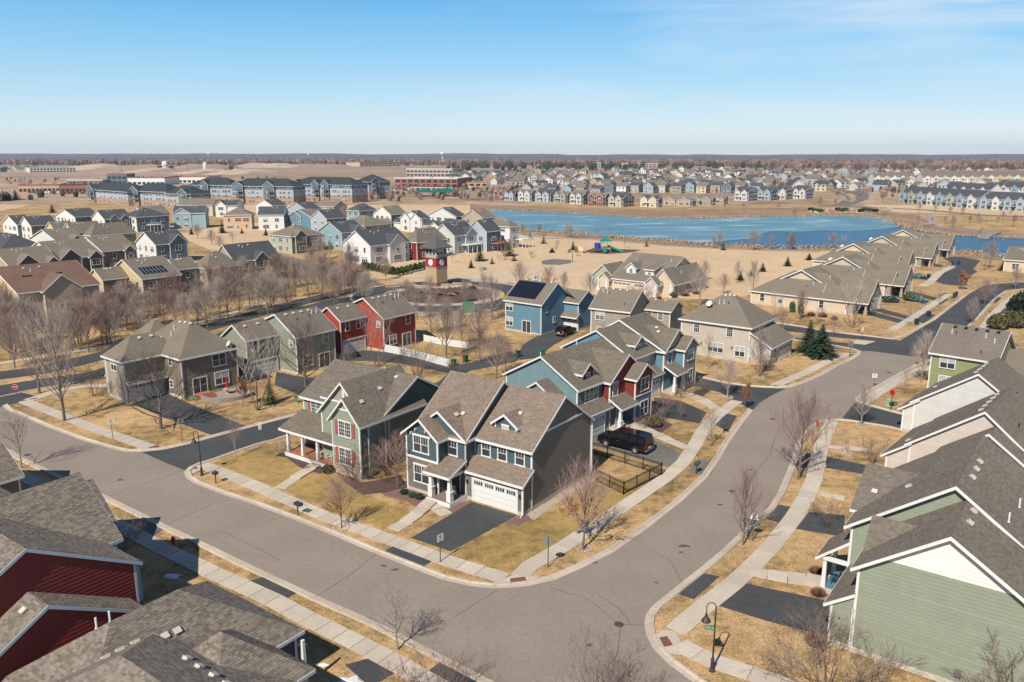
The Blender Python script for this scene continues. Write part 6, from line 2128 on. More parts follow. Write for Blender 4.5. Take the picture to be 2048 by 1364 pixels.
mid('slate-roofed white house at the foot of the apartments', 545, 411, 512, 573, 'gy', 2.8, S['white'], RS)
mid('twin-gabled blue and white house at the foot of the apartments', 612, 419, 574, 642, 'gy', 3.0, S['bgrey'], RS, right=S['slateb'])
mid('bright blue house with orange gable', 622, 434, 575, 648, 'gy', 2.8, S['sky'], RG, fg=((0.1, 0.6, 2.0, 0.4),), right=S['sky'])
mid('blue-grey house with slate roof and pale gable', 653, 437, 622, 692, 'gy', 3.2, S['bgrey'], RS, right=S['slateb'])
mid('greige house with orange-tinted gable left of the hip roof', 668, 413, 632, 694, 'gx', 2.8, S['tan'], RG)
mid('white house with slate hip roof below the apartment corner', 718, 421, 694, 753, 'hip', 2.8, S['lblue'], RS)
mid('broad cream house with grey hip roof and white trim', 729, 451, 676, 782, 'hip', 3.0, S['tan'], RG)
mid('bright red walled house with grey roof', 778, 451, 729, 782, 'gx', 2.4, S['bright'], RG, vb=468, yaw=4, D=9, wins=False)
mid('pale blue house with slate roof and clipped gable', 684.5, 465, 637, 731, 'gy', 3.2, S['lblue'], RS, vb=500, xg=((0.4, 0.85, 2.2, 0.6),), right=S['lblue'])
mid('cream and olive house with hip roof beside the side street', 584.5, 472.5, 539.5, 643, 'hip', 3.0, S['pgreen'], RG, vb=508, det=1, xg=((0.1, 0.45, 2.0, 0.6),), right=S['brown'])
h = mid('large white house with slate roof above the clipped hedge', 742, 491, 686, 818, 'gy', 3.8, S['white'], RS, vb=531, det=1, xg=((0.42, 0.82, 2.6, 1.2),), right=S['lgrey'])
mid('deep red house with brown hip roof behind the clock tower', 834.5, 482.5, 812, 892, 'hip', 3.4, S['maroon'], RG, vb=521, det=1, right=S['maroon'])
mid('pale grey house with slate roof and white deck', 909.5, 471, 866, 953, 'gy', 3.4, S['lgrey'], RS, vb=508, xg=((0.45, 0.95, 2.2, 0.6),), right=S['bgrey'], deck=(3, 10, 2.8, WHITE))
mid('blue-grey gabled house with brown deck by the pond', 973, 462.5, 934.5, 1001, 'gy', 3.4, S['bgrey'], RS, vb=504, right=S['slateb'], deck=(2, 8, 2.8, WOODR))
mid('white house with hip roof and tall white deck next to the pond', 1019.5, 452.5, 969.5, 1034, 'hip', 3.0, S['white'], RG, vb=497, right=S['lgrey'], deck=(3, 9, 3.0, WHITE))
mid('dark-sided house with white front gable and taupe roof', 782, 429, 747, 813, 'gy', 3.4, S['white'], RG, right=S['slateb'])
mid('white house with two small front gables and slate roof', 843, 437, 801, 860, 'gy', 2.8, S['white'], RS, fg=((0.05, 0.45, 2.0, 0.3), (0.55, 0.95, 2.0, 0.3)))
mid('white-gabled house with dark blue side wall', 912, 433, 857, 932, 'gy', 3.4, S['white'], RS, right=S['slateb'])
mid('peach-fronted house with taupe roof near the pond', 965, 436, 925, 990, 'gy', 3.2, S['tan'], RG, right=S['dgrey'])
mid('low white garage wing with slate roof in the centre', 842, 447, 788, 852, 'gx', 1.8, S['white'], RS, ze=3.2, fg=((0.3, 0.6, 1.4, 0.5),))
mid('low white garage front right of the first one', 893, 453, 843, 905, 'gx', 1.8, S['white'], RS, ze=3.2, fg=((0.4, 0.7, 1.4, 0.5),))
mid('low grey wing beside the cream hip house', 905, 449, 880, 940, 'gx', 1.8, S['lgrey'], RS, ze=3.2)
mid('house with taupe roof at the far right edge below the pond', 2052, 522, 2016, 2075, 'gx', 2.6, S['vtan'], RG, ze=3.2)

# pond-side row of walk-out houses
PR = [(990, 1010, 1017, 400, 386, 'maroon', RG, 'rust red'), (1010, 1030, 1039, 402, 387, 'bgrey', RS, 'blue-grey'), (1037, 1063, 1073, 403, 386, 'lgrey', RG, 'pale grey-green'), (1071, 1101, 1118, 404, 388, 'bgrey', RS, 'pale blue'),
      (1109, 1134, 1142, 406, 390, 'greige', RG, 'sage and brown'), (1141, 1166, 1181, 409, 391, 'lgrey', RG, 'pale grey'), (1177, 1210, 1220, 411, 394, 'maroon', RG, 'dark red'), (1218, 1246, 1268, 414, 396, 'beige', RS, 'cream and maroon'),
      (1281, 1316, 1321, 415, 398, 'cream', RS, 'cream'), (1328, 1384, 1392, 413, 401, 'tan', RG, 'tan hip-roofed'), (1384, 1424, 1431, 411, 399, 'greige', RG, 'greige'), (1432, 1449, 1454, 409, 397, 'tan', RG, 'tan gabled'),
      (1470, 1496, 1517, 402, 384, 'lgrey', RS, 'light grey'), (1516, 1541, 1556, 401, 383, 'lblue', RS, 'light blue'), (1548, 1572, 1588, 399, 381, 'lgrey', RS, 'grey end'), (1587, 1611, 1627, 398, 381, 'lgrey', RS, 'outermost light grey')]
for i, (a, b, c, vb, ve, cl, rf, cn) in enumerate(PR):
    hh = mid('%s walk-out house in the row along the far shore of the pond' % cn, b, ve, a, c, 'hip' if i == 9 else 'gx', 3.4, S[cl], rf, vb=vb, fg=((0.05, 0.42, 1.7, 1.2), (0.58, 0.97, 1.7, 2.0)), right=S['dgrey' if i % 3 else 'slateb'], group='walk-out houses along the far shore')  # right walls all dark: the shaded side put into their colour
    MB().box(-9, -2.2, 2.6, 0, -0.1, 2.75).box(-9, -2.2, 3.5, 0, -2.1, 3.6).obj('balcony', WHITE, hh.root)
# second row
C2 = ['bgrey', 'white', 'tan', 'lblue', 'lgrey', 'pgreen', 'slateb', 'cream', 'greige']
N2_ = dict(bgrey='blue-grey', white='white', tan='tan', lblue='light blue', lgrey='light grey', pgreen='pale green', slateb='dark blue', cream='cream', greige='greige', beige='beige', peach='peach', yellow='straw')
us = [1062, 1086, 1110, 1142, 1167, 1200, 1226, 1252, 1277, 1306, 1330, 1362, 1388, 1412, 1440, 1462, 1488, 1519]
for i, u in enumerate(us):
    c = C2[(i * 4) % 9]
    rf = (RS, RG, RS)[i % 3]
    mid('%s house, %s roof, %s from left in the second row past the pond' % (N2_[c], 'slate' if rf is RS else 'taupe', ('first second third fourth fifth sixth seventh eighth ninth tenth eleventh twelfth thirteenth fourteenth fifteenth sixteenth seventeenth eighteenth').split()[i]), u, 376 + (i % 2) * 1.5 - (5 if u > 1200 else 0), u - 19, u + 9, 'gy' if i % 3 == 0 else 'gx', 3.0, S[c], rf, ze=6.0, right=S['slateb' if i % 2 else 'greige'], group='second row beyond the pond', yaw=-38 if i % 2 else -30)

# far houses, row after row (small in the picture: shared meshes)
PROTO = {}


def far_proto(c, rf, k):
    key = (c, rf.name, k)
    if key in PROTO:
        return PROTO[key]
    W, D, ze, rs = ((11, 12, 5.6, 3.2), (13, 10, 5.6, 3.0), (10, 13, 6.0, 3.6))[k]
    b = MB()
    if k == 1:
        b.box(-W / 2, -D / 2, 0, W / 2, D / 2, ze)
        for x in (-W / 2, W / 2):
            b.poly([(x, -D / 2, ze), (x, D / 2, ze), (x, 0, ze + rs)])
        r_ = MB().slab([(-W / 2 - .4, -D / 2 - .4, ze - .15), (W / 2 + .4, -D / 2 - .4, ze - .15), (W / 2 + .4, 0, ze + rs + .1), (-W / 2 - .4, 0, ze + rs + .1)], 0.2).slab([(W / 2 + .4, D / 2 + .4, ze - .15), (-W / 2 - .4, D / 2 + .4, ze - .15), (-W / 2 - .4, 0, ze + rs + .1), (W / 2 + .4, 0, ze + rs + .1)], 0.2)
        r_.slab([(-4, -D / 2 - 1.4, ze - .1), (-1.5, -D / 2 - 1.4, ze + 1.7), (-1.5, 0, ze + 1.7), (-4, 0, ze - .1)], 0.2).slab([(-1.5, -D / 2 - 1.4, ze + 1.7), (1, -D / 2 - 1.4, ze - .1), (1, 0, ze - .1), (-1.5, 0, ze + 1.7)], 0.2)
        b.box(-3.7, -D / 2 - 1, 0, 0.7, -D / 2, ze)
        b.poly([(-3.7, -D / 2 - 1, ze), (0.7, -D / 2 - 1, ze), (-1.5, -D / 2 - 1, ze + 1.6)])
    else:
        b.box(-W / 2, -D / 2, 0, W / 2, D / 2, ze)
        for y in (-D / 2, D / 2):
            b.poly([(-W / 2, y, ze), (W / 2, y, ze), (0, y, ze + rs)])
        r_ = MB().slab([(-W / 2 - .4, D / 2 + .4, ze - .15), (-W / 2 - .4, -D / 2 - .4, ze - .15), (0, -D / 2 - .4, ze + rs + .1), (0, D / 2 + .4, ze + rs + .1)], 0.2).slab([(W / 2 + .4, -D / 2 - .4, ze - .15), (W / 2 + .4, D / 2 + .4, ze - .15), (0, D / 2 + .4, ze + rs + .1), (0, -D / 2 - .4, ze + rs + .1)], 0.2)
    wm = MB()
    for z in (0.9, 3.5):
        for q in (-0.3, 0.0, 0.3):
            wm.box(W * q - 0.65, -D / 2 - 0.06 - (1 if k == 1 and q <= 0 and q > -0.31 else 0), z, W * q + 0.65, -D / 2, z + 1.4)
            wm.box(W / 2, D * q - 0.6, z, W / 2 + 0.06, D * q + 0.6, z + 1.4)
    tr = MB()
    if k != 1:
        for s_ in (-1, 1):
            tr.beam((s_ * (W / 2 + .4), -D / 2 - .45, ze - .25), (0, -D / 2 - .45, ze + rs), 0.1, 0.35)
    else:
        tr.beam((-W / 2 - .4, -D / 2 - .45, ze - .25), (W / 2 + .4, -D / 2 - .45, ze - .25), 0.1, 0.3)
    PROTO[key] = (b.mesh('wall', S[c]), r_.mesh('roof', rf), wm.mesh('windows', GLASS), tr.mesh('fascia', WHITE))
    return PROTO[key]


CL = ['white', 'white', 'white', 'lgrey', 'lgrey', 'bgrey', 'beige', 'cream', 'greige', 'tan', 'slateb']
r = random.Random(99)
cntf = {}


def far_house(x, y, row, part, yaw=None, scale=1.0):
    c = r.choice(CL)
    rf = r.choice((RS, RS, RG, RT, RG))
    k = r.choice((0, 1, 1, 2))
    p = far_proto(c, rf, k)
    rn = {'roof_slate': 'slate', 'roof_weathered_grey': 'grey', 'roof_taupe': 'taupe'}[rf.name]
    o = empty('house', (x, y, 0), radians(yaw if yaw is not None else r.choice((-38, -20, 10, 0, 52, -55, 30))), '%s house, %s roof, %s, %s, %s' % (N2_[c], rn, ('end gable', 'front gable', 'steep gable')[k], row, part), 'house', 'distant houses')
    o.scale = (scale,) * 3
    inst('wall', p[0], o)
    inst('roof', p[1], o)
    w_ = inst('windows', p[2], o)
    w_['kind'] = 'stuff'
    inst('fascia', p[3], o)


rows = [(740, 60, 470, 'third row past the pond'), (800, 0, 500, 'fourth row past the pond'), (880, -40, 520, 'fifth row past the pond'), (970, -20, 420, 'sixth row past the pond'), (1080, -60, 480, 'seventh row past the pond'), (1220, 20, 700, 'eighth row past the pond'), (1400, 40, 880, 'ninth row past the pond'), (1620, 200, 1050, 'row below the woods')]
for y0, x0, x1, nm_ in rows:
    x = x0 + r.uniform(0, 12)
    while x < x1:
        if not (y0 < 1000 and 400 < x < 520 and y0 > 860):
            part = 'left part' if x < x0 + (x1 - x0) / 3 else 'middle part' if x < x0 + 2 * (x1 - x0) / 3 else 'right part'
            far_house(x + r.uniform(-7, 7), y0 + r.uniform(-30, 30) + 14 * sin(x / 40), nm_, part, scale=r.uniform(0.85, 1.1))
        x += r.uniform(17, 26) * (1 + (y0 - 700) / 1500)
for i in range(12):
    u = 5 + i * 6
    x, y = at(u, 344 - (i % 3) * 2)
    far_house(x, y, 'far left beyond the field', 'left' if i < 6 else 'right')
for i in range(16):
    u = 905 + i * 8
    x, y = at(u, 362 - (i % 3) * 5)
    far_house(x, y, 'right of the store', 'left part' if i < 8 else 'right part')


# townhouse rows
def rowhouse(lbl, L, Rr, v_eave, depth, roof, cols, n, group='townhouse rows', rise=4.0, end=None):
    a, b = at(*L), at(*Rr)
    ang = atan2(b[1] - a[1], b[0] - a[0])
    W = hypot(b[0] - a[0], b[1] - a[1])
    dy = (v_eave - 682) / F0
    ze = max(5.5, min(11, H0 - a[1] * (SP + dy * CP) / (CP - dy * SP)))
    h = House('townhouse_row', lbl, a, math.degrees(ang), 0, 'townhouses', group, roof)
    h.wing(0, 0, W, depth, 0, ze, 'gx', rise, S[cols[0]], faces='fr', found=False, corners='')
    u = W / n
    for i in range(n):
        c = S[cols[i % len(cols)]]
        x0 = u * i + u * 0.1
        h.wing(x0, -1.5, x0 + u * 0.55, 4, 0, ze - 0.1, 'gy', 1.9, c, faces='f', found=False, corners='f', ov=0.2, rk=0.2)
        h.wing(x0 + u * 0.55, -1.8, x0 + u * 0.88, 0, 2.4, 2.7, 'sf', 0.6, None, ov=0.1, rk=0.1)
        h.door('f', 0, x0 + u * 0.7, 1.0, 2.1, 0.1)
        z = 3.4
        while z + 1.6 < ze + 0.5:
            h.win('f', -1.5, x0 + u * 0.27, z, u * 0.26, 1.5, 2, 'far')
            h.win('f', 0, x0 + u * 0.72, z, u * 0.14, 1.4, 1, 'far')
            z += 2.9
        h.win('f', -1.5, x0 + u * 0.27, 0.7, u * 0.28, 1.5, 2, 'far')
    for z in (1.0, 3.8, 6.4):
        if z + 1.5 < ze:
            h.win('r', W, depth * 0.35, z, 1.0, 1.4, 1, 'far')
            h.win('r', W, depth * 0.7, z, 1.0, 1.4, 1, 'far')
    return h


rowhouse('sky blue and mint townhouse row with slate roof, nearest on the right', (1800, 405), (1957, 418), 385, 13, RS, ['lblue', 'pgreen', 'bgrey', 'white'], 8)
rowhouse('pale blue townhouse row cut by the right edge', (1960, 418), (2110, 427), 397, 13, RS, ['bgrey', 'white', 'lblue'], 6)
rowhouse('slate-roofed townhouse row just behind the pale blue one', (1885, 396), (1978, 401), 376, 13, RS, ['white', 'bgrey'], 5)
rowhouse('second slate-roofed row behind at the right edge', (2000, 396), (2110, 402), 374, 13, RS, ['white', 'lblue'], 5)
rowhouse('white and cream townhouse block left of three on the rise', (1747, 373), (1829, 373), 354, 14, RT, ['white', 'cream', 'white'], 5, rise=4.5)
rowhouse('white and grey townhouse block in the middle of three on the rise', (1845, 373), (1951, 373), 354, 14, RT, ['white', 'lgrey', 'cream'], 6, rise=4.5)
rowhouse('white townhouse block at the right end of three on the rise', (1954, 373), (2075, 372), 353, 14, RT, ['cream', 'white', 'yellow'], 7, rise=4.5)
rowhouse('long white townhouse row far behind the right-hand blocks', (1850, 361), (2075, 360), 349, 14, RT, ['white', 'lgrey'], 10, rise=4.5)
rowhouse('tan brick-coloured townhouse block left of the white blocks', (1690, 371), (1738, 372), 358, 14, RT, ['tan', 'beige'], 3)


# apartment block
def apartment(lbl, L, Rr, v_eave, depth, gables, nb=6, rise=4.5):
    a, b = at(*L), at(*Rr)
    ang = atan2(b[1] - a[1], b[0] - a[0])
    W = hypot(b[0] - a[0], b[1] - a[1])
    dy = (v_eave - 682) / F0
    ze = max(9, min(14, H0 - a[1] * (SP + dy * CP) / (CP - dy * SP)))
    h = House('apartment_building', lbl, a, math.degrees(ang), 0, 'apartment block', 'apartment buildings', RF_SLATEG)
    z1, z2 = ze * 0.42, ze * 0.78
    h.wing(0, 0, W, depth, 0, ze, 'hip', rise, S['slateb'], faces='fr', found=False, corners='', ov=0.8)
    MB().box(-0.06, -0.06, 0, W + 0.06, depth, z1).obj('brick_base', STONEB, h.root)
    MB().box(-0.04, -0.04, z1, W + 0.04, depth, z2).obj('siding_band', S['bgrey'], h.root)
    u = W / nb
    for i in range(nb):
        x0 = u * i
        if i in gables:
            h.wing(x0 + u * .15, -1.6, x0 + u * 0.85, 5, z1, ze + 0.3, 'gy', 2.6, S['slateb'], faces='f', found=False, corners='f', ov=0.4)
            MB().box(x0 + u * .15, -1.58, 0, x0 + u * 0.85, 0, z1).obj('brick_bay', STONEB, h.root)
            yf = -1.6
            m = MB()
            for z in (z1 - 0.2, z1 + 2.7, z1 + 5.6):
                if z + 2 < ze:
                    m.box(x0 + u * .55, -3.0, z, x0 + u * 0.85, -1.6, z + 0.15).box(x0 + u * .55, -3.0, z + 0.9, x0 + u * 0.85, -2.95, z + 1.0)
            m.box(x0 + u * .55, -3.0, 0, x0 + u * .56 + 0.1, -2.85, ze - 0.5).box(x0 + u * .84, -3.0, 0, x0 + u * .85, -2.85, ze - 0.5)
            m.obj('balcony', BLACKM, h.root)
            xs = (0.28, 0.45)
        else:
            yf = -0.06
            xs = (0.2, 0.42, 0.72)
        for fz in (0.9, 3.8, 6.7, 9.6):
            if fz + 1.7 < ze + 0.6:
                for q in xs:
                    h.win('f', yf, x0 + u * q, fz, 1.5, 1.5, 2, 'far')
    for fz in (0.9, 3.8, 6.7, 9.6):
        if fz + 1.7 < ze:
            for q in (0.25, 0.6):
                h.win('r', W + 0.06, depth * q, fz, 1.5, 1.5, 2, 'far')
    return h


RF_SLATEG = roofmat('roof_blue_slate', (0.045, 0.055, 0.062))
STONEB = mat('brick_blend', (0.40, 0.26, 0.19), 0.9, 0.25, 4)
apartment('left wing of the blue, white and brick apartment block with slate roof', (178, 404), (258, 412), 378, 16, (0,), 4)
apartment('second wing of the apartment block, with tall glazed bay', (262, 411), (336, 414), 381, 16, (0,), 3)
apartment('short dark-roofed apartment wing between the left and centre wings', (334, 416), (384, 418), 386, 14, (1,), 2)
apartment('centre apartment wing with balcony tower', (382, 404), (466, 405), 369, 17, (1,), 4)
apartment('narrow-gabled apartment wing right of the balcony tower', (464, 407), (588, 409), 371, 16, (0, 2), 4)
apartment('long right apartment wing with three pointed gables', (586, 402), (705, 406), 367, 17, (0, 2, 3), 6)
apartment('rightmost apartment wing with brick end', (739, 399), (781, 397), 363, 17, (0,), 2)
MB().box(0, 0, 3.2, 56, 8, 3.6).box(0, 0, 0, 0.4, 0.4, 3.2).box(28, 0, 0, 28.4, 0.4, 3.2).box(55.6, 0, 0, 56, 0.4, 3.2)
x, y = at(405, 402)
cp = MB().box(0, -6, 3.2, 40, 0, 3.6)
for i in range(5):
    cp.box(i * 9.8, -6, 0, i * 9.8 + 0.4, -5.6, 3.2)
o = cp.obj('carport', BLACKM)
o.location = (x, y, 0)
prop(o, 'dark flat carport in front of the centre apartment wing', 'carport')


# shops and offices
def shop(lbl, L, Rr, v_top, depth, wallm, roofm, cat='store', band=None, group='commercial buildings', bays=6, name='store'):
    a, b = at(*L), at(*Rr)
    ang = atan2(b[1] - a[1], b[0] - a[0])
    W = hypot(b[0] - a[0], b[1] - a[1])
    dy = (v_top - 682) / F0
    z = max(4, H0 - a[1] * (SP + dy * CP) / (CP - dy * SP))
    root = empty(name, (a[0], a[1], 0), ang, lbl, cat, group)
    MB().box(0, 0, 0, W, depth, z).obj('wall', wallm, root)
    MB().box(-0.3, -0.3, z, W + 0.3, depth + 0.3, z + 0.15).obj('roof', roofm, root)
    m = MB()
    m.box(-0.3, -0.3, z + .15, W + 0.3, 0, z + 0.9).box(-0.3, 0, z + .15, 0, depth + .3, z + 0.9).box(W, 0, z + .15, W + 0.3, depth + .3, z + 0.9)
    m.obj('parapet', band or roofm, root)
    u = W / bays
    gmesh = MB().box(-u * 0.36, -0.1, 0, u * 0.36, 0, min(2.6, z * 0.55)).mesh('window', GLASS)
    for i in range(bays):
        inst('window', gmesh, root, (u * (i + 0.5), -0.02, 0.6))
        if z > 8:
            inst('window', gmesh, root, (u * (i + 0.5), -0.02, z * 0.55))
    for i in range(max(1, bays // 3)):
        MB().box(W * (i + 0.4) / max(1, bays // 3) - 1.5, depth * .4, z + .15, W * (i + 0.4) / max(1, bays // 3) + 1.5, depth * .4 + 3, z + 1.8).obj('rooftop_unit', STEEL, root)
    return root


WR = mat('white_roof', (0.68, 0.66, 0.62), 0.8, 0.05)
BR2 = mat('store_brick', (0.36, 0.14, 0.10), 0.9, 0.1, 2)
SAND = mat('store_sand', (0.55, 0.40, 0.27), 0.9, 0.1, 2)
shop('big red and white store with flat white roof', (790, 374), (915, 375), 357, 60, BR2, WR, band=WHITE, bays=10)
shop('grey office block with glazed corner behind the big store', (813, 352), (905, 353), 338, 40, mat('office_stone', (0.42, 0.38, 0.34), 0.9, 0.1), WR, 'office', bays=12, name='office_building')
shop('low restaurant with dark roof in front of the big store', (820, 382), (905, 383), 373, 18, SAND, mat('flat_dark_roof', (0.09, 0.085, 0.08), 0.9, 0.1), bays=8)
shop('small orange-roofed building right of the big store', (925, 373), (975, 373), 365, 20, SAND, mat('terracotta_roof', (0.42, 0.18, 0.10), 0.9, 0.1), bays=4)
shop('tan and brick strip of shops at the upper left', (38, 385), (120, 384), 371, 30, SAND, mat('flat_tan_roof', (0.40, 0.30, 0.22), 0.9, 0.1), band=BR2, bays=10)
shop('dark brick shop next to the tan strip', (122, 385), (200, 384), 370, 30, BR2, mat('flat_dark_roof', (0.09, 0.085, 0.08), 0.9, 0.1), bays=9)
shop('white-roofed shop behind the brick shops', (135, 369), (205, 369), 361, 30, BR2, WR, bays=7)
shop('white and red shop behind the left apartment wing', (256, 370), (330, 370), 356, 40, WHITE, BR2, bays=8)
shop('white shop with dark fascia behind the apartments', (338, 366), (420, 366), 354, 40, WHITE, BR2, bays=9)
shop('dark modern shop with blue sign tower', (215, 368), (255, 368), 349, 20, S['slateb'], BR2, bays=4)
shop('long white warehouse with metal roof at the upper left', (60, 345), (152, 344), 336, 60, WHITE, mat('steel_roof', (0.55, 0.58, 0.60), 0.5, 0.05), 'warehouse', bays=14, name='warehouse')
shop('low wide school in the far middle', (680, 331), (765, 332), 324, 60, SAND, BR2, 'school', bays=12, name='school')
shop('green-roofed low building in the far middle', (720, 333), (800, 332), 325, 60, SAND, mat('green_metal_roof', (0.10, 0.20, 0.18), 0.6, 0.05), 'building', bays=10, name='low_building')
shop('long tan school beyond the houses right of centre', (1230, 334), (1320, 334), 327, 60, SAND, WR, 'school', bays=12, name='school')
shop('blue-grey industrial building in the far middle', (1190, 334), (1222, 334), 326, 50, S['bgrey'], WR, 'building', bays=6, name='industrial_building')
r2 = random.Random(8)
for i in range(26):
    u = r2.choice((r2.uniform(0, 520), r2.uniform(520, 1200), r2.uniform(1000, 1300)))
    v = r2.uniform(320, 326)
    a = at(u, v)
    root = MB().box(0, 0, 0, r2.uniform(30, 110), 40, r2.uniform(8, 14)).obj('warehouse', r2.choice((WHITE, SAND, S['bgrey'], WR)))
    root.location = (a[0], a[1], 0)
    prop(root, 'tiny pale building on the horizon plain %s' % ('above the gravel pit' if u < 520 else 'above the school' if u < 900 else 'above the far houses'), 'building', 'pale buildings on the horizon plain')
# fuel tanks
for i, u in enumerate((530, 538, 563, 575, 596, 606, 644, 653)):
    x, y = at(u, 326)
    o = MB().lathe([(16, 0), (16, 12), (0.5, 15)], 20).obj('storage_tank', WHITE)
    o.location = (x, y, 0)
    prop(o, 'white round storage tank on the plain, %s' % ('one of the left pair', 'one of the left pair', 'one of the middle four', 'one of the middle four', 'one of the middle four', 'one of the middle four', 'one of the right pair', 'one of the right pair')[i], 'storage tank', 'white storage tanks')
# water towers and masts
for u, vb, vt, lab in ((885, 330, 304, 'slender white water tower near the centre of the horizon'), (418, 322, 306, 'squat white water tower on the left horizon'), (617, 320, 307, 'white water tower left of centre on the horizon')):
    x, y = at(u, vb)
    dy = (vt - 682) / F0
    z = H0 - y * (SP + dy * CP) / (CP - dy * SP)
    k = z / 40
    o = MB().lathe([(2.2 * k, 0), (1.4 * k, 4 * k), (1.3 * k, 27 * k), (3 * k, 30 * k), (6.2 * k, 34 * k), (6.0 * k, 37 * k), (3 * k, 40 * k), (0.2 * k, 40.5 * k)], 16).obj('water_tower', WHITE)
    o.location = (x, y, 0)
    prop(o, lab, 'water tower')
for i, (u, vb, vt) in enumerate(((928, 334, 311), (980, 334, 311), (1009, 334, 311), (1178, 338, 313), (1272, 338, 311), (1090, 336, 318), (515, 330, 310), (1235, 336, 318), (415, 345, 322), (245, 360, 325), (1705, 345, 316), (1893, 340, 318), (63, 375, 352), (40, 380, 355), (110, 372, 350), (1900, 345, 322), (560, 352, 330), (800, 340, 320))):
    x, y = at(u, vb)
    dy = (vt - 682) / F0
    z = H0 - y * (SP + dy * CP) / (CP - dy * SP)
    o = MB().tube((0, 0, 0), (0, 0, z), 0.45, 0.25, 6).box(-3, -0.2, z * 0.92, 3, 0.2, z * 0.92 + 0.4).obj('transmission_pole', STEEL)
    o.location = (x, y, 0)
    prop(o, 'tall steel pole on the skyline %s' % ('above the gravel pit' if u < 520 else 'above the apartments' if u < 850 else 'right of the water tower' if u < 1050 else 'above the far houses' if u < 1300 else 'above the townhouse rows'), 'pole', 'tall poles on the skyline')

# hills and woods to the horizon
hm = MB()
nx, ny = 150, 9
import mathutils
r3 = random.Random(4)
for j in range(ny):
    yy = 3000 + 5200 * (j / (ny - 1)) ** 1.2
    for i in range(nx + 1):
        xx = -6200 + 12400 * i / nx
        f = j / (ny - 1)
        nn = mathutils.noise.noise((xx / 900, yy / 900, 1)) * 17 + mathutils.noise.noise((xx / 240, yy / 300, 5)) * 5
        z = (f ** 0.8) * 40 + (nn + (9 if xx < 400 else 2)) * min(1, f * 2) - 3
        hm.v.append((xx, yy, max(z, -2)))
for j in range(ny - 1):
    for i in range(nx):
        a = j * (nx + 1) + i
        hm.f.append((a, a + 1, a + nx + 2, a + nx + 1))
        hm.m.append(0)
HILL = mat('hill_woods', (0.125, 0.10, 0.095), 0.95, 0.4, 0.03, big=0.3)
hm.obj('hills', HILL, None, True)['kind'] = 'structure'
WOODS = mat('woods_bare', (0.17, 0.115, 0.095), 0.95, 0.3, 0.02, island=0.35)
WOODG = mat('woods_conifer', (0.045, 0.055, 0.035), 0.95, 0.3, 0.02, island=0.3)


def woods(name, boxes, m, size, label=None):
    mb = MB()
    for x0, y0, x1, y1, n in boxes:
        for i in range(n):
            cx_, cy_ = r3.uniform(x0, x1), r3.uniform(y0, y1)
            s_ = size * r3.uniform(0.6, 1.3)
            k = len(mb.v)
            top = (cx_ + r3.uniform(-1, 1), cy_, s_ * 1.5)
            mb.v.append(top)
            for q in range(6):
                a = q * pi / 3 + r3.random()
                e = s_ * r3.uniform(0.45, 0.75)
                mb.v.append((cx_ + e * cos(a), cy_ + e * sin(a), s_ * r3.uniform(0.7, 1.15)))
            for q in range(6):
                a = q * pi / 3 + r3.random()
                e = s_ * r3.uniform(0.3, 0.6)
                mb.v.append((cx_ + e * cos(a), cy_ + e * sin(a), -0.5))
            for q in range(6):
                p = (q + 1) % 6
                mb.f.append((k, k + 1 + q, k + 1 + p))
                mb.f.append((k + 1 + q, k + 7 + q, k + 7 + p, k + 1 + p))
                mb.m += [0, 0]
    o = mb.obj(name, m, None, False, 'stuff')
    if label:
        prop(o, label, 'woods')
    return o


woods('woods', [(600, 1750, 1500, 2300, 650), (900, 2300, 2200, 3300, 900), (100, 2300, 1100, 3300, 700), (-700, 2500, 200, 3400, 350), (-2600, 2600, -700, 3500, 900), (-3200, 2700, 0, 3300, 700), (-3500, 3500, 3500, 5200, 1300)], WOODS, 11, 'brown and purple bare woods below the horizon')
woods('evergreen_woods', [(-150, 1700, 300, 2100, 90), (300, 1900, 900, 2400, 60), (1000, 1750, 1400, 2300, 25)], WOODG, 10, 'dark evergreens among the far bare woods')
WSM = woods('far_yard_trees', [(0, 690, 500, 1000, 520), (0, 1000, 850, 1700, 700), (-110, 560, 10, 800, 90), (260, 560, 420, 720, 50), (-700, 640, -250, 1100, 120), (300, 520, 520, 640, 40)], mat('yard_twigs', (0.21, 0.15, 0.13), 0.95, 0.3, 0.1, island=0.35), 3.0, 'small bare yard trees scattered among the distant houses')
woods('yard_evergreens', [(0, 690, 520, 1000, 60), (0, 1000, 850, 1700, 90), (-420, 560, -330, 640, 10), (-60, 620, 20, 760, 25), (520, 600, 640, 760, 20)], WOODG, 3.2, 'small dark evergreens among the distant houses')
rb = MB()
rr0 = random.Random(2)
ring_ = [Vector(at(*p)) for p in pond_px]
for a_, b_ in zip(ring_, ring_[1:] + ring_[:1]):
    L = (b_ - a_).length
    if L > 250 or a_.x > 260:
        continue
    for i in range(int(L * 5)):
        c_ = a_.lerp(b_, rr0.random()) + Vector((rr0.gauss(0, 2.5), rr0.gauss(0, 3.8)))
        h_, w_ = rr0.uniform(0.3, 0.8), rr0.uniform(0.15, 0.45)
        k = len(rb.v)
        rb.v += [(c_.x - w_, c_.y, 0), (c_.x + w_, c_.y + 0.3, 0), (c_.x + w_ * 1.1, c_.y, h_), (c_.x - w_ * .9, c_.y + .2, h_ * 0.8)]
        rb.f.append((k, k + 1, k + 2, k + 3))
        rb.m.append(0)
prop(rb.obj('reeds', mat('reed_brown', (0.33, 0.235, 0.155), 0.95, 0.3, 0.5, island=0.3), None, False, 'stuff'), 'brown dead reeds along the pond shore', 'reeds')
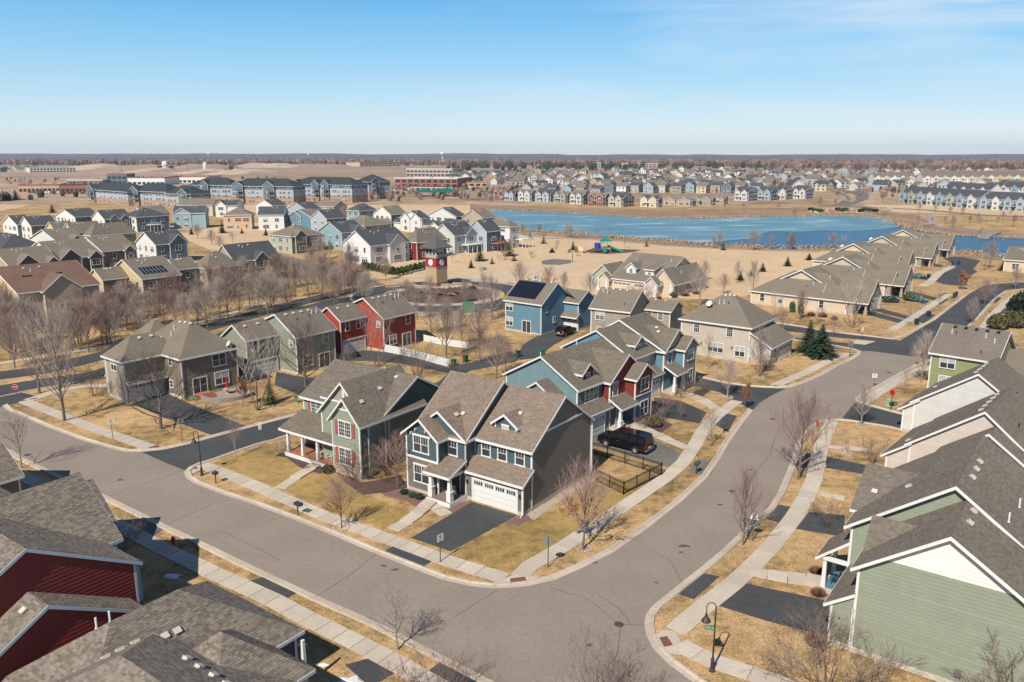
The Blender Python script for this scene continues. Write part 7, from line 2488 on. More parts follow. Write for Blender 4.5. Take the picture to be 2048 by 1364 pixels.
# gravel pit
PIT = mat('pit_sand', (0.52, 0.40, 0.29), 0.95, 0.15, 0.03, big=0.2)
PITD = mat('pit_earth', (0.33, 0.235, 0.16), 0.95, 0.2, 0.02, big=0.2)
pg = MB()
for (u0, u1, v, hgt, mi) in ((160, 230, 338, 14, 0), (225, 340, 337, 11, 1), (330, 470, 336, 12, 1), (470, 600, 334, 14, 0), (560, 700, 333, 10, 1), (395, 430, 345, 8, 0), (455, 520, 346, 9, 0), (300, 330, 342, 8, 0), (690, 900, 336, 6, 1), (900, 1180, 338, 5, 1)):
    a, b = at(u0, v), at(u1, v)
    n = 24
    base = len(pg.v)
    for j in range(7):
        for i in range(n + 1):
            f = i / n
            g_ = j / 6
            z = hgt * sin(pi * g_) * (sin(pi * f) ** 0.5) * (0.8 + 0.35 * mathutils.noise.noise((f * 5 + u0, g_ * 3, 0)))
            pg.v.append((a[0] + (b[0] - a[0]) * f, a[1] + (g_ - 0.5) * 260, z))
    for j in range(6):
        for i in range(n):
            q = base + j * (n + 1) + i
            pg.f.append((q, q + 1, q + n + 2, q + n + 1))
            pg.m.append(mi)
pg.obj('gravel_mounds', [PIT, PITD], None, True)['kind'] = 'structure'
sheet('pit_floor', [(-200, 352), (1000, 352), (1300, 345), (1150, 330), (-100, 330)], 0.06, PITD)
for i, (u, v, s_) in enumerate(((322, 341, 22), (345, 341, 30), (465, 340, 20))):
    x, y = at(u, v)
    m = MB().beam((-s_, 0, 0.5), (s_, 0, 14), 1.2, 1.2)
    for k in range(5):
        m.beam((-s_ + k * s_ * .5, 0, 0), (-s_ + k * s_ * .5, 0, 0.5 + 13.5 * k / 4), 0.5, 0.5)
    m.box(-6, -3, 0, 2, 3, 10)
    o = m.obj('conveyor', DARKB)
    o.location = (x, y, 0)
    o.rotation_euler = (0, 0, 0.2)
    prop(o, 'dark inclined conveyor in the gravel pit, %s' % ('left one', 'middle and longest', 'right one')[i], 'conveyor')
for i, (u, v) in enumerate(((328, 338), (332, 338), (411, 343))):
    x, y = at(u, v)
    o = MB().lathe([(4, 0), (4, 13), (2.5, 17), (0.3, 19)], 12).obj('silo', WR)
    o.location = (x, y, 0)
    prop(o, ('white silo by the conveyors, left of the pair', 'white silo by the conveyors, right of the pair', 'lone slim white silo in the pit')[i], 'silo')


# ---------------------------------------------------------------- twin villa, cream villas
VT = S['vtan']
h = HD = House('house', 'one storey twin villa with two stone-posted gabled entries in the park', at(1240, 557.5, 3.0), -40, 1, group=GM, roof=RF_GREY)
h.wing(-2.4, 0.0, 10.8, 19, 0.1, 3.0, 'gx', 5.0, VT, faces='fr', ridge=9.8, ov=0.3)
h.wing(-8.3, 0.8, -2.41, 9, 0.1, 3.1, 'gy', 2.6, S['pgreen'], faces='f')
h.wing(8.4, 0.6, 13.6, 16, 0.1, 3.1, 'gy', 3.0, VT, faces='fr', split=(0, S['brown'], 'r'))
h.wing(-5.2, -1.2, -2.4, 0.8, 0.1, 2.9, 'gy', 1.3, VT, faces='f')
h.wing(7.6, -1.6, 10.8, 0.6, 0.1, 2.9, 'gy', 1.5, S['pgrey'], faces='f')
h.wing(0.4, 2.2, 2.8, 6.5, 4.0, 5.6, 'gy', 1.0, S['white'], faces='f', found=False)
h.wing(5.4, 2.2, 7.6, 7.5, 4.0, 5.5, 'sf', 1.2, S['white'], faces='fr', found=False)
GD = mat('garage_almond', (0.66, 0.55, 0.42), 0.6, 0.03)
h.gdoor('f', 0, 0.6, 4.6, 2.2, GD)
h.gdoor('f', 0, 5.7, 3.6, 2.2, GD)
for x_, y_ in ((-8.1, 0.5), (-5.0, -1.4), (-2.7, -1.4), (7.9, -1.8), (10.5, -1.8), (13.3, 0.3)):
    h.post(x_, y_, 0.05, 2.9, 0.26, 0.9)
h.win('f', 2.2, 1.6, 4.3, 0.7, 1.0, 1, 'g')
h.win('f', 2.2, 6.5, 4.3, 0.7, 1.0, 1, 'g')
h.win('r', 13.6, 2.0, 0.9, 0.9, 1.5, 1, 'p')
h.win('r', 13.6, 8.0, 0.9, 2.2, 1.5, 3, 'p')
h.pipes([(0.2, 6.9), (9.0, 7.5), (12.3, 6.5)])
for i, (u, v, big) in enumerate(((1604.8, 540, 1), (1687, 514, 0), (1708, 487.6, 1), (1765, 473, 0), (1807, 460, 1))):
    px, py = at(u, v, 7.6)
    ya = radians(-40.6)
    nmv = ('nearest cream villa with wide cream end gable facing the beige house', 'second cream villa with small grey-cream gable', 'third cream villa with wide cream gable and satellite dish', 'fourth cream villa with small pale gable', 'farthest cream villa, its gable just above the open water')[i]
    # ridge apex sits at local (-11, 4.2)
    ox = px - (-11.0 * cos(ya) - 4.2 * sin(ya))
    oy = py - (-11.0 * sin(ya) + 4.2 * cos(ya))
    h = House('house', nmv, (ox, oy), -40.6, 1 if i == 0 else 0, group='cream villas by the pond', roof=RF_GREY)
    h.wing(-20, 0, 0, 13, 0.1, 2.95, 'hip', 4.0, VT, faces='fr', ov=0.4)
    W_ = 8.0 if big else 4.2
    h.wing(-11 - W_, 4.2, -11 + W_, 12.5, 3.0, 7.6 - W_ * 0.52, 'gy', W_ * 0.52, VT if big else S['beige'], faces='f', found=False, corners='', rk=0.45, ov=0.6)
    h.wing(-8, 5.5, 2.6, 12, 0.1, 3.0, 'gx', 3.4, S['greige'], faces='fr', corners='')
    h.wing(-5, -0.0 + 0.4, 1.2, 5.4, 0.1, 2.95, 'gx', 2.4, S['greige'], faces='fr', corners='')
    h.wing(1.2, 1.4, 3.4, 4.4, 2.3, 2.8, 'gx', 1.5, None)
    for y_ in (1.6, 4.2):
        h.post(3.2, y_, 0, 2.8, 0.24, 0.9, STONEW)
    for y_ in (5.8, 11.7):
        h.post(2.9, y_, 0, 2.8, 0.24, 0.9, STONEW)
    h.gdoor('r', 2.6, 8.8, 4.8, 2.2, GD)
    for x_ in (-17.5, -13.5, -9, -5):
        h.win('f', 0, x_, 0.9, 0.9, 1.4, 1, 'p')
    h.pipes([(-8, 3.0), (-5.5, 5.2), (-13, 9.5)])
    h.pipes([(-9, 2.4)], True)
    if i in (1, 2, 3):
        dish(h, -15.5, 9.0, r=0.5)

# ---------------------------------------------------------------- clock tower on the roundabout
tx, ty = at(873.5, 574.5)
T = House('clock_tower', 'square clock tower with red clock band and metal pyramid roof on the roundabout', (tx, ty), -40, 0, 'clock tower')
w_ = 3.7
TB = mat('tower_brick', (0.24, 0.10, 0.075), 0.9, 0.2, 6)
TT = mat('tower_stone', (0.50, 0.37, 0.215), 0.9, 0.12, 3, 0.2)
TR = mat('tower_red', (0.36, 0.035, 0.045), 0.7, 0.06)
MB().box(-w_ - .12, -.12, 0, .12, w_ + .12, 1.0).obj('brick_base', TB, T.root)
MB().box(-w_, 0, 1.0, 0, w_, 4.7).obj('stone_shaft', TT, T.root)
for k in range(7):
    for i in range(4):
        m = MB().box(-w_ + 0.03 + i * w_ / 4, -0.05, 1.05 + k * 0.52, -w_ + (i + 1) * w_ / 4 - 0.03, 0, 1.53 + k * 0.52)
        m.obj('stone_block', TT, T.root)
        MB().box(0, 0.03 + i * w_ / 4, 1.05 + k * 0.52, 0.05, (i + 1) * w_ / 4 - 0.03, 1.53 + k * 0.52).obj('stone_block', TT, T.root)
MB().box(-w_ - .03, -.03, 4.7, .03, w_ + .03, 7.0).obj('clock_band', TR, T.root)
MB().box(-w_ - .12, -.12, 4.62, .12, w_ + .12, 4.8).box(-w_ - .12, -.12, 6.95, .12, w_ + .12, 7.12).obj('band_trim', S['greige'], T.root)
MB().box(-w_ + .05, .05, 7.1, -.05, w_ - .05, 9.6).obj('lantern_wall', S['pgreen'], T.root)
for k in range(3):
    T.win('f', 0.05, -w_ / 2 + (k - 1) * 1.12, 7.75, 0.8, 1.3, 1, 'p')
    T.win('r', -0.05, w_ / 2 + (k - 1) * 1.12, 7.75, 0.8, 1.3, 1, 'p')
MROOF = mat('standing_seam', (0.15, 0.15, 0.145), 0.45, 0.06, metal=0.3)
ov = 0.95
cxx, cyy = -w_ / 2, w_ / 2
A_, B_, C_, D_ = (-w_ - ov, -ov, 9.5), (ov, -ov, 9.5), (ov, w_ + ov, 9.5), (-w_ - ov, w_ + ov, 9.5)
ap = (cxx, cyy, 12.3)
m = MB().poly([A_, B_, ap]).poly([B_, C_, ap]).poly([C_, D_, ap]).poly([D_, A_, ap]).poly([D_, C_, B_, A_])
m.obj('roof', MROOF, T.root)
for (p, q) in ((A_, B_), (B_, C_), (C_, D_), (D_, A_)):
    p, q, a_ = Vector(p), Vector(q), Vector(ap)
    mb = MB()
    for k in range(13):
        f = k / 12
        b = p.lerp(q, f)
        t_ = 2 * min(f, 1 - f)
        mid_ = (p + q) / 2
        e = b + (a_ - mid_) * t_
        if t_ > 0.02:
            mb.beam(b + Vector((0, 0, .03)), e + Vector((0, 0, .03)), 0.04, 0.06)
    mb.beam(p + Vector((0, 0, -.1)), q + Vector((0, 0, -.1)), 0.15, 0.22)
    mb.obj('roof_seams', MROOF, T.root, kind='stuff')
CF = mat('clock_face', (0.75, 0.75, 0.72), 0.5, 0)
for side in ('f', 'r'):
    m = MB()
    for q in range(24):
        a, b = 2 * pi * q / 24, 2 * pi * (q + 1) / 24
        m.poly([(0, -0.06, 0), (0.78 * cos(a), -0.06, 0.78 * sin(a)), (0.78 * cos(b), -0.06, 0.78 * sin(b))])
        m.poly([(0.78 * cos(a), -0.06, 0.78 * sin(a)), (0.78 * cos(a), 0, 0.78 * sin(a)), (0.78 * cos(b), 0, 0.78 * sin(b)), (0.78 * cos(b), -0.06, 0.78 * sin(b))])
    me = m.mesh('clock', CF)
    x_, y_ = sidept(side, 0, -w_ / 2 if side == 'f' else w_ / 2, 0.04)
    o = inst('clock', me, T.root, (x_, y_, 5.85), SIDES[side])
    m = MB()
    for q in range(12):
        a = q * pi / 6
        m.beam((0.62 * cos(a), -0.075, 0.62 * sin(a)), (0.72 * cos(a), -0.075, 0.72 * sin(a)), 0.02, 0.07)
    m.obj('hour_marks', BLACKM, o)
    MB().beam((0, -0.085, 0), (0.02, -0.085, 0.55), 0.02, 0.06).beam((0, -0.085, 0), (0.3, -0.085, 0.2), 0.02, 0.07).obj('hands', BLACKM, o)
# rocks and low walls in the bed
r = random.Random(12)
rk_ = [MB() for _ in range(3)]
for k in range(3):
    n = 9
    rk_[k].lathe([(0.22, -0.05), (0.38 + .05 * k, 0.1), (0.30, 0.3), (0.04, 0.38 + 0.05 * k)], 7 + k)
rkm = [q.mesh('boulder', mat('boulder_pale', (0.40, 0.33, 0.27), 0.95, 0.25, 3, 0.4)) for q in rk_]
for i in range(90):
    a, q = r.uniform(-2.9, 0.2), r.uniform(2.4, 5.6)
    x, y = tx - 1.0 + q * 1.4 * cos(a), ty + 2.2 + q * sin(a)
    o = inst('boulder', rkm[i % 3], None, (x, y, 0.08), r.uniform(0, 6), (r.uniform(.6, 1.5), r.uniform(.6, 1.4), r.uniform(.6, 1.2)))
    prop(o, 'pale landscape boulder in the rock bed around the clock tower foot', 'boulder', 'pale boulders at the clock tower')
for i, (u, v, L) in enumerate(((800, 574, 7), (905, 573, 6), (925, 571, 5))):
    x, y = at(u, v)
    o = MB().box(-L / 2, -0.25, 0, L / 2, 0.25, 0.5).box(-L / 2 - .05, -0.32, 0.5, L / 2 + .05, 0.32, 0.6).obj('garden_wall', STONEW)
    o.location = (x, y, 0.08)
    o.rotation_euler = (0, 0, 0.3 - 0.3 * i)
    prop(o, ('low stone garden wall left of the clock tower', 'low stone garden wall right of the clock tower', 'shorter low stone wall at the right of the roundabout bed')[i], 'wall')


# ---------------------------------------------------------------- vehicles
TIRE = mat('tyre_rubber', (0.02, 0.02, 0.02), 0.85, 0)
RIM = mat('alloy_rim', (0.55, 0.55, 0.56), 0.3, 0, metal=0.7)
CGL = mat('car_glass', (0.015, 0.018, 0.022), 0.04, 0, spec=0.8)


def vehicle(name, label, p, heading, paint, prof, glass, width, wheels, wr, cat, rear_win=None, lamps=True, group=None, detail=True):
    """prof: closed side profile (x, z) ccw; glass: list of side-window quads; x forward"""
    root = empty(name, (p[0], p[1], 0), heading, label, cat, group)
    bm = bmesh.new()
    hw = width / 2
    zmax = max(q[1] for q in prof)
    zb = 0.95 if zmax > 1.8 else 0.85
    def inset(z):
        return 0.0 if z < zb else (z - zb) / (zmax - zb) * (0.13 if zmax > 1.8 else 0.2)
    Lv = [bm.verts.new((x, hw - inset(z), z)) for x, z in prof]
    Rv = [bm.verts.new((x, -hw + inset(z), z)) for x, z in prof]
    bm.faces.new(Lv[::-1])
    bm.faces.new(Rv)
    n = len(prof)
    for i in range(n):
        j = (i + 1) % n
        bm.faces.new((Lv[i], Lv[j], Rv[j], Rv[i]))
    bmesh.ops.recalc_face_normals(bm, faces=bm.faces)
    ed = [e for e in bm.edges if abs(e.verts[0].co.y - e.verts[1].co.y) < 0.4]
    bmesh.ops.bevel(bm, geom=ed, offset=0.06, segments=2, affect='EDGES', profile=0.6)
    me = bpy.data.meshes.new('body')
    bm.to_mesh(me)
    bm.free()
    me.materials.append(paint)
    for f in me.polygons:
        f.use_smooth = False
    o = bpy.data.objects.new('body', me)
    link(o, root)
    for k, q in enumerate(glass):
        m = MB()
        for s_ in (-1, 1):
            pts = [(x, s_ * (hw - inset(z) + 0.012), z) for x, z in q]
            m.poly(pts if s_ < 0 else pts[::-1])
        m.obj('side_window', CGL, root)
    for x0, z0, x1, z1 in (rear_win or ()):
        y0, y1 = hw - inset(z0) - 0.14, hw - inset(z1) - 0.16
        d = 0.02 if x0 > 0 else -0.02
        pts = [(x0 + d, -y0, z0), (x0 + d, y0, z0), (x1 + d, y1, z1), (x1 + d, -y1, z1)]
        MB().poly(pts if x0 > 0 else pts[::-1]).obj('windscreen' if x0 > 0 else 'rear_window', CGL, root)
    tm = MB()
    tm.tube((0, -0.12, 0), (0, 0.12, 0), wr, wr, 20, 0, True)
    tme = tm.mesh('tyre', TIRE)
    rme = MB().tube((0, -0.13, 0), (0, 0.13, 0), wr * 0.6, wr * 0.6, 12, 0, True)
    rm_ = rme.mesh('rim', RIM)
    for x in wheels:
        for s_ in (-1, 1):
            t_ = inst('wheel', tme, root, (x, s_ * (hw - 0.10), wr))
            inst('rim', rm_, t_)
            MB().tube((x, s_ * (hw - 0.2), wr + 0.02), (x, s_ * (hw + 0.005), wr + 0.02), wr * 1.17, wr * 1.17, 20, 0, True).obj('wheel_arch', BLACKM, root)
    x0, x1 = min(q[0] for q in prof), max(q[0] for q in prof)
    for s_ in (-1, 1):
        MB().box(x0 - 0.03, s_ * (hw - 0.14) - 0.09, 0.85, x0 + 0.08, s_ * (hw - 0.14) + 0.09, 1.25).obj('tail_lamp', mat('tail_red', (0.45, 0.01, 0.01), 0.2, 0), root)
        MB().box(x1 - 0.12, s_ * (hw - 0.3) - 0.17, 0.72, x1 + 0.02, s_ * (hw - 0.3) + 0.17, 0.95).obj('headlight', mat('lamp_clear', (0.6, 0.6, 0.6), 0.1, 0), root)
        MB().box(x1 * 0.42 - 0.1, s_ * (hw + 0.02) - 0.1, 1.15, x1 * 0.42 + 0.12, s_ * (hw + 0.12) + 0.1, 1.38).obj('mirror', BLACKM, root)
        MB().box(x1 * 0.1, s_ * hw - 0.02, 1.0, x1 * 0.1 + 0.16, s_ * hw + 0.035, 1.04).obj('door_handle', STEEL, root)
    MB().box(x0 - 0.09, -hw + 0.06, 0.42, x0 + 0.08, hw - 0.06, 0.66).obj('rear_bumper', mat('bumper_chrome', (0.4, 0.4, 0.42), 0.25, 0, metal=0.8), root)
    MB().box(x1 - 0.08, -hw + 0.06, 0.36, x1 + 0.06, hw - 0.06, 0.62).obj('front_bumper', BLACKM, root)
    MB().box(x0 - 0.05, -0.26, 0.7, x0 - 0.02, 0.26, 0.83).obj('licence_plate', WHITE, root)
    MB().box(x1 - 0.02, -0.6, 0.62, x1 + 0.03, 0.6, 0.92).obj('grille', BLACKM, root)
    return root


PB = mat('paint_black', (0.008, 0.008, 0.010), 0.12, 0, spec=0.7)
f_, b_ = Vector(at(1212, 893)), Vector(at(1271, 908))
hd = atan2(f_.y - b_.y, f_.x - b_.x)
c_ = (f_ + b_) / 2
nrm = Vector((-sin(hd), cos(hd)))
if nrm.dot(c_) < 0:
    nrm = -nrm
c_ = c_ + nrm * 0.95
van = [(-2.95, 0.4), (2.55, 0.4), (2.9, 0.5), (2.95, 0.85), (2.85, 1.12), (1.75, 1.28), (1.25, 1.75), (0.95, 2.02), (-2.0, 2.1), (-2.75, 2.02), (-2.95, 1.2)]
vg = [[(1.5, 1.3), (1.05, 1.86), (0.55, 1.88), (0.55, 1.3)], [(0.4, 1.3), (0.4, 1.88), (-0.9, 1.9), (-0.9, 1.3)], [(-1.05, 1.3), (-1.05, 1.9), (-1.9, 1.9), (-1.9, 1.3)], [(-2.05, 1.3), (-2.05, 1.9), (-2.72, 1.86), (-2.82, 1.3)]]
vehicle('parked_van', 'glossy black passenger van parked on the driveway of the teal and red house', c_, hd, PB, van, vg, 2.0, (1.85, -1.75), 0.38, 'van', [(1.72, 1.32, 1.02, 1.95), (-2.93, 1.3, -2.78, 1.92)])
suv = [(-2.3, 0.4), (2.0, 0.4), (2.3, 0.5), (2.35, 0.85), (2.2, 1.02), (1.1, 1.1), (0.45, 1.6), (-0.2, 1.7), (-1.6, 1.66), (-2.2, 1.15), (-2.35, 0.85)]
sg_ = [[(0.95, 1.1), (0.4, 1.52), (-0.2, 1.56), (-0.2, 1.1)], [(-0.3, 1.1), (-0.3, 1.57), (-1.15, 1.56), (-1.2, 1.1)], [(-1.3, 1.1), (-1.25, 1.55), (-1.55, 1.54), (-2.0, 1.15)]]
rw_ = [(1.05, 1.12, 0.48, 1.58), (-2.16, 1.15, -1.63, 1.6)]
vehicle('parked_car', 'black hatchback parked before the garage of the solar roof house', at(1131, 669), radians(55), PB, suv, sg_, 1.85, (1.4, -1.4), 0.34, 'car', rw_)
PW = mat('paint_silver', (0.45, 0.46, 0.47), 0.3, 0, metal=0.4)
PD = mat('paint_graphite', (0.07, 0.075, 0.08), 0.25, 0, spec=0.6)
vehicle('parked_car', 'silver car driving on the road above the pond', at(1688, 404), radians(120), PW, suv, sg_, 1.85, (1.4, -1.4), 0.34, 'car', rw_)
# cars in the store car park and by the townhouses
rr = random.Random(3)
n = 0
for row, (v, ua, ub) in enumerate(((379, 786, 818), (382, 788, 822), (376, 900, 975), (386, 60, 120), (388, 130, 170))):
    u = ua
    while u < ub:
        n += 1
        pc = (PW, PD, PB, mat('paint_white', (0.7, 0.7, 0.7), 0.3, 0), mat('paint_red', (0.3, 0.02, 0.02), 0.3, 0))
        k = rr.randrange(5)
        x, y = at(u, v)
        root = empty('parked_car', (x, y, 0), radians(90 + rr.uniform(-4, 4)), '%s car in the %s of the car park %s' % (('silver', 'graphite', 'black', 'white', 'dark red')[k], ('front row', 'second row', 'row', 'front row', 'back row')[row], ('left of the big store', 'left of the big store', 'right of the big store', 'before the tan shops', 'before the brick shop')[row]), 'car', 'cars in the shop car parks')
        MB().prism([(-2.2, -0.9), (2.2, -0.9), (2.2, 0.9), (-2.2, 0.9)], 0.3, 0.9).prism([(-1.5, -0.75), (0.9, -0.75), (0.9, 0.75), (-1.5, 0.75)], 0.9, 1.5).obj('body', pc[k], root)
        MB().box(-1.45, -0.8, 0.95, 0.85, 0.8, 1.4).obj('glass', CGL, root)
        u += rr.uniform(6, 10)


# ---------------------------------------------------------------- signs, lamps, mailboxes, hydrants, bins
def text_mesh(txt, size, m, extrude=0.004):
    cu = bpy.data.curves.new('text', 'FONT')
    cu.body = txt
    cu.size = size
    cu.align_x = 'CENTER'
    cu.align_y = 'CENTER'
    cu.extrude = extrude
    o = bpy.data.objects.new('text', cu)
    COL.objects.link(o)
    dg_ = bpy.context.evaluated_depsgraph_get()
    me = bpy.data.meshes.new_from_object(o.evaluated_get(dg_))
    bpy.data.objects.remove(o)
    me.name = 'lettering'
    me.materials.clear()
    me.materials.append(m)
    return me


SR = mat('sign_red', (0.45, 0.015, 0.02), 0.4, 0)
SGR = mat('sign_green', (0.0, 0.20, 0.09), 0.4, 0)
SBK = mat('sign_black', (0.02, 0.02, 0.03), 0.5, 0)
SY = mat('sign_yellow', (0.75, 0.42, 0.01), 0.4, 0)
GP = mat('green_post', (0.05, 0.10, 0.08), 0.6, 0.05)


def pole_height(u, v, top):
    x, y = at(u, v)
    dy = (top - 682) / F0
    return x, y, H0 - y * (SP + dy * CP) / (CP - dy * SP)


def sign(kind, u, v, top, face, label, cat='road sign'):
    """face: heading of the sign's front normal in degrees"""
    x, y, hgt = pole_height(u, v, top)
    root = empty('road_sign', (x, y, 0), radians(face + 90), label, cat)
    MB().box(-0.03, -0.025, 0, 0.03, 0.025, hgt).obj('post', GP, root)
    m = MB()
    if kind == 'stop':
        R_ = 0.38
        z = hgt - R_
        pts = [(R_ * cos(pi / 8 + i * pi / 4), R_ * sin(pi / 8 + i * pi / 4)) for i in range(8)]
        m.poly([(p[0], -0.045, z + p[1]) for p in pts], 0).poly([(p[0], -0.03, z + p[1]) for p in pts[::-1]], 1)
        for i in range(8):
            p, q = pts[i], pts[(i + 1) % 8]
            m.poly([(p[0], -0.045, z + p[1]), (p[0], -0.03, z + p[1]), (q[0], -0.03, z + q[1]), (q[0], -0.045, z + q[1])], 1)
        pl = m.obj('plate', [SR, STEEL], root)
        b = MB()
        for i in range(8):
            p, q = pts[i], pts[(i + 1) % 8]
            b.beam((p[0] * .95, -0.047, z + p[1] * .95), (q[0] * .95, -0.047, z + q[1] * .95), 0.004, 0.025)
        b.obj('border', WHITE, pl)
        t_ = bpy.data.objects.new('lettering', text_mesh('STOP', 0.29, WHITE))
        link(t_, pl)
        t_.location = (0, -0.05, z)
        t_.rotation_euler = (pi / 2, 0, 0)
    elif kind == 'np':
        w_, h_ = 0.3, 0.3
        z = hgt - h_
        m.box(-w_, -0.045, z - h_, w_, -0.03, z + h_)
        pl = m.obj('plate', WHITE, root)
        g = MB()
        for i in range(24):
            a, b = 2 * pi * i / 24, 2 * pi * (i + 1) / 24
            g.beam((0.22 * cos(a), -0.049, z + 0.22 * sin(a)), (0.22 * cos(b), -0.049, z + 0.22 * sin(b)), 0.004, 0.04)
        g.beam((-0.15, -0.053, z + 0.15), (0.15, -0.053, z - 0.15), 0.004, 0.04)
        g.obj('ring', mat('sign_ring', (0.25, 0.02, 0.03), 0.4, 0), pl)
        t_ = bpy.data.objects.new('lettering', text_mesh('P', 0.36, SBK))
        link(t_, pl)
        t_.location = (0, -0.05, z)
        t_.rotation_euler = (pi / 2, 0, 0)
    elif kind == 'back':
        R_ = 0.38
        z = hgt - R_
        pts = [(R_ * cos(pi / 8 + i * pi / 4), R_ * sin(pi / 8 + i * pi / 4)) for i in range(8)]
        m.poly([(p[0], -0.045, z + p[1]) for p in pts], 0).poly([(p[0], -0.03, z + p[1]) for p in pts[::-1]], 1)
        m.obj('plate', [SR, STEEL], root)
    elif kind == 'diamond':
        z = hgt - 0.5
        pts = [(0, -0.5), (0.5, 0), (0, 0.5), (-0.5, 0)]
        m.poly([(p[0], -0.045, z + p[1]) for p in pts], 0).poly([(p[0], -0.03, z + p[1]) for p in pts[::-1]], 1)
        m.obj('plate', [SY, STEEL], root)
    elif kind == 'tall':
        z = hgt - 0.75
        m.box(-0.16, -0.045, z, 0.16, -0.03, z + 0.75)
        pl = m.obj('plate', WHITE, root)
        g = MB().box(-0.11, -0.05, z + 0.08, 0.11, -0.046, z + 0.12).box(-0.11, -0.05, z + 0.5, 0.11, -0.046, z + 0.54)
        for i in range(16):
            a, b = 2 * pi * i / 16, 2 * pi * (i + 1) / 16
            g.beam((0.11 * cos(a), -0.048, z + 0.25 + 0.11 * sin(a)), (0.11 * cos(b), -0.048, z + 0.25 + 0.11 * sin(b)), 0.004, 0.03)
        g.obj('ring', SBK, pl)
    elif kind == 'pair':
        z = hgt - 0.8
        m.box(-0.45, -0.045, z, -0.04, -0.03, z + 0.75).box(0.04, -0.045, z, 0.45, -0.03, z + 0.75)
        m.obj('plate', STEEL, root)
    return root


sign('stop', 35, 806, 768, -78, 'red stop sign on the far left street corner')
sign('np', 226, 878, 838, -60, 'dark-edged no parking sign on the verge by the brown-grey house')
sign('back', 365, 886, 836, 120, 'grey back of a sign standing on the lawn by the dark driveway')
sign('tall', 522, 887, 846, -70, 'narrow white sign at the verge by the dark alley')
sign('np', 881, 1125, 1068, -45, 'no parking sign beside the driveway of the dark teal corner house')
sign('back', 1096, 1135, 1073, 65, 'grey back of a stop sign on the tip of the corner lawn')
sign('np', 1505, 1082, 1025, -110, 'white no parking sign on the right verge beside the slim tree')
sign('stop', 1833, 732, 700, -110, 'red stop sign near the moss green house')
sign('np', 1747, 774, 747, -110, 'white no parking sign on the verge below the moss green house')
sign('back', 1781, 822, 779, -150, 'round red sign beside two green utility boxes')
sign('diamond', 1005, 606, 588, -80, 'yellow diamond sign at the roundabout exit')
sign('pair', 1699, 716, 683, -75, 'pair of grey sign backs on one post by the two spruces')
sign('tall', 1723, 680, 655, -80, 'thin street name post on the villa lawn corner')


def lamp(u, v, top, face, label, names=None):
    x, y, hgt = pole_height(u, v, top)
    root = empty('street_lamp', (x, y, 0), radians(face), label, 'street lamp')
    m = MB().lathe([(0.19, 0), (0.19, 0.12), (0.13, 0.2), (0.11, 0.75), (0.13, 0.8), (0.06, 0.95), (0.045, hgt - 0.3), (0.03, hgt - 0.25)], 10)
    m.obj('post', DARKB, root)
    a = MB()
    pts = []
    for i in range(11):
        t_ = pi * i / 10
        pts.append((-0.28 + 0.28 * cos(t_), 0, hgt - 0.33 + 0.28 * sin(t_)))
    pts.append((-0.56, 0, hgt - 0.75))
    for p, q in zip(pts[:-1], pts[1:]):
        a.tube(p, q, 0.03, 0.03, 6)
    a.obj('arm', DARKB, root)
    MB().lathe([(0.06, hgt - 0.75), (0.09, hgt - 0.95), (0.13, hgt - 1.02), (0.26, hgt - 1.2), (0.30, hgt - 1.28), (0.24, hgt - 1.3)], 14, -0.56).obj('lamp_shade', DARKB, root)
    MB().lathe([(0.16, hgt - 1.29), (0.12, hgt - 1.42), (0.02, hgt - 1.46)], 10, -0.56).obj('bulb_globe', mat('lens', (0.5, 0.45, 0.4), 0.2, 0), root)
    return root, hgt


lamp(404, 951, 862, -15, 'bronze goose-neck street lamp on the corner verge at the left')
L2, lh = lamp(1424, 1342, 1204, 0, 'bronze goose-neck street lamp with green street name sign at the lower right corner')
for k, (txt, ang, z) in enumerate((('159th St', -8, lh - 1.75), ('Fl', 82, lh - 1.98))):
    e = MB().box(-0.62, -0.012, -0.12, 0.0, 0.012, 0.12) if k == 0 else MB().box(-0.1, -0.012, -0.12, 0.5, 0.012, 0.12)
    p_ = e.obj('street_name_sign', SGR, L2)
    p_.location = (0, 0, z)
    p_.rotation_euler = (0, 0, radians(ang))
    if k == 0:
        for sgn in (0, 1):
            t_ = bpy.data.objects.new('lettering', text_mesh(txt, 0.17, WHITE, 0.002))
            link(t_, p_)
            t_.location = (-0.31, -0.016 if sgn == 0 else 0.016, 0)
            t_.rotation_euler = (pi / 2, 0, 0 if sgn == 0 else pi)
lamp(1076, 580, 545, 0, 'dark street lamp by the park path')[0]


def mailbox(u, v, rz, n, label):
    x, y = at(u, v)
    root = empty('mailbox', (x, y, 0), rz, label, 'mailbox')
    root.scale = (0.85, 0.85, 0.95)
    MB().box(-0.05, -0.05, 0, 0.05, 0.05, 1.0).box(-0.3, -0.04, 0.98, 0.3, 0.04, 1.04).obj('post', mat('mail_post', (0.06, 0.07, 0.06), 0.7, 0), root)
    for i in range(n):
        m = MB()
        x0 = -0.3 + i * 0.33
        pts = [(x0 + 0.13 + 0.13 * cos(a), 1.22 + 0.10 * sin(a)) for a in [pi * k / 6 for k in range(7)]]
        prof = [(x0 + 0.26, 1.04)] + pts + [(x0, 1.04)]
        k = len(prof)
        m.v = [(p[0], -0.26, p[1]) for p in prof] + [(p[0], 0.26, p[1]) for p in prof]
        m.f = [tuple(range(k)), tuple(range(2 * k - 1, k - 1, -1))] + [((i_ + 1) % k, i_, k + i_, k + (i_ + 1) % k) for i_ in range(k)]
        m.m = [0] * len(m.f)
        m.obj('box', mat('mail_green', (0.045, 0.06, 0.05), 0.5, 0), root)
    return root


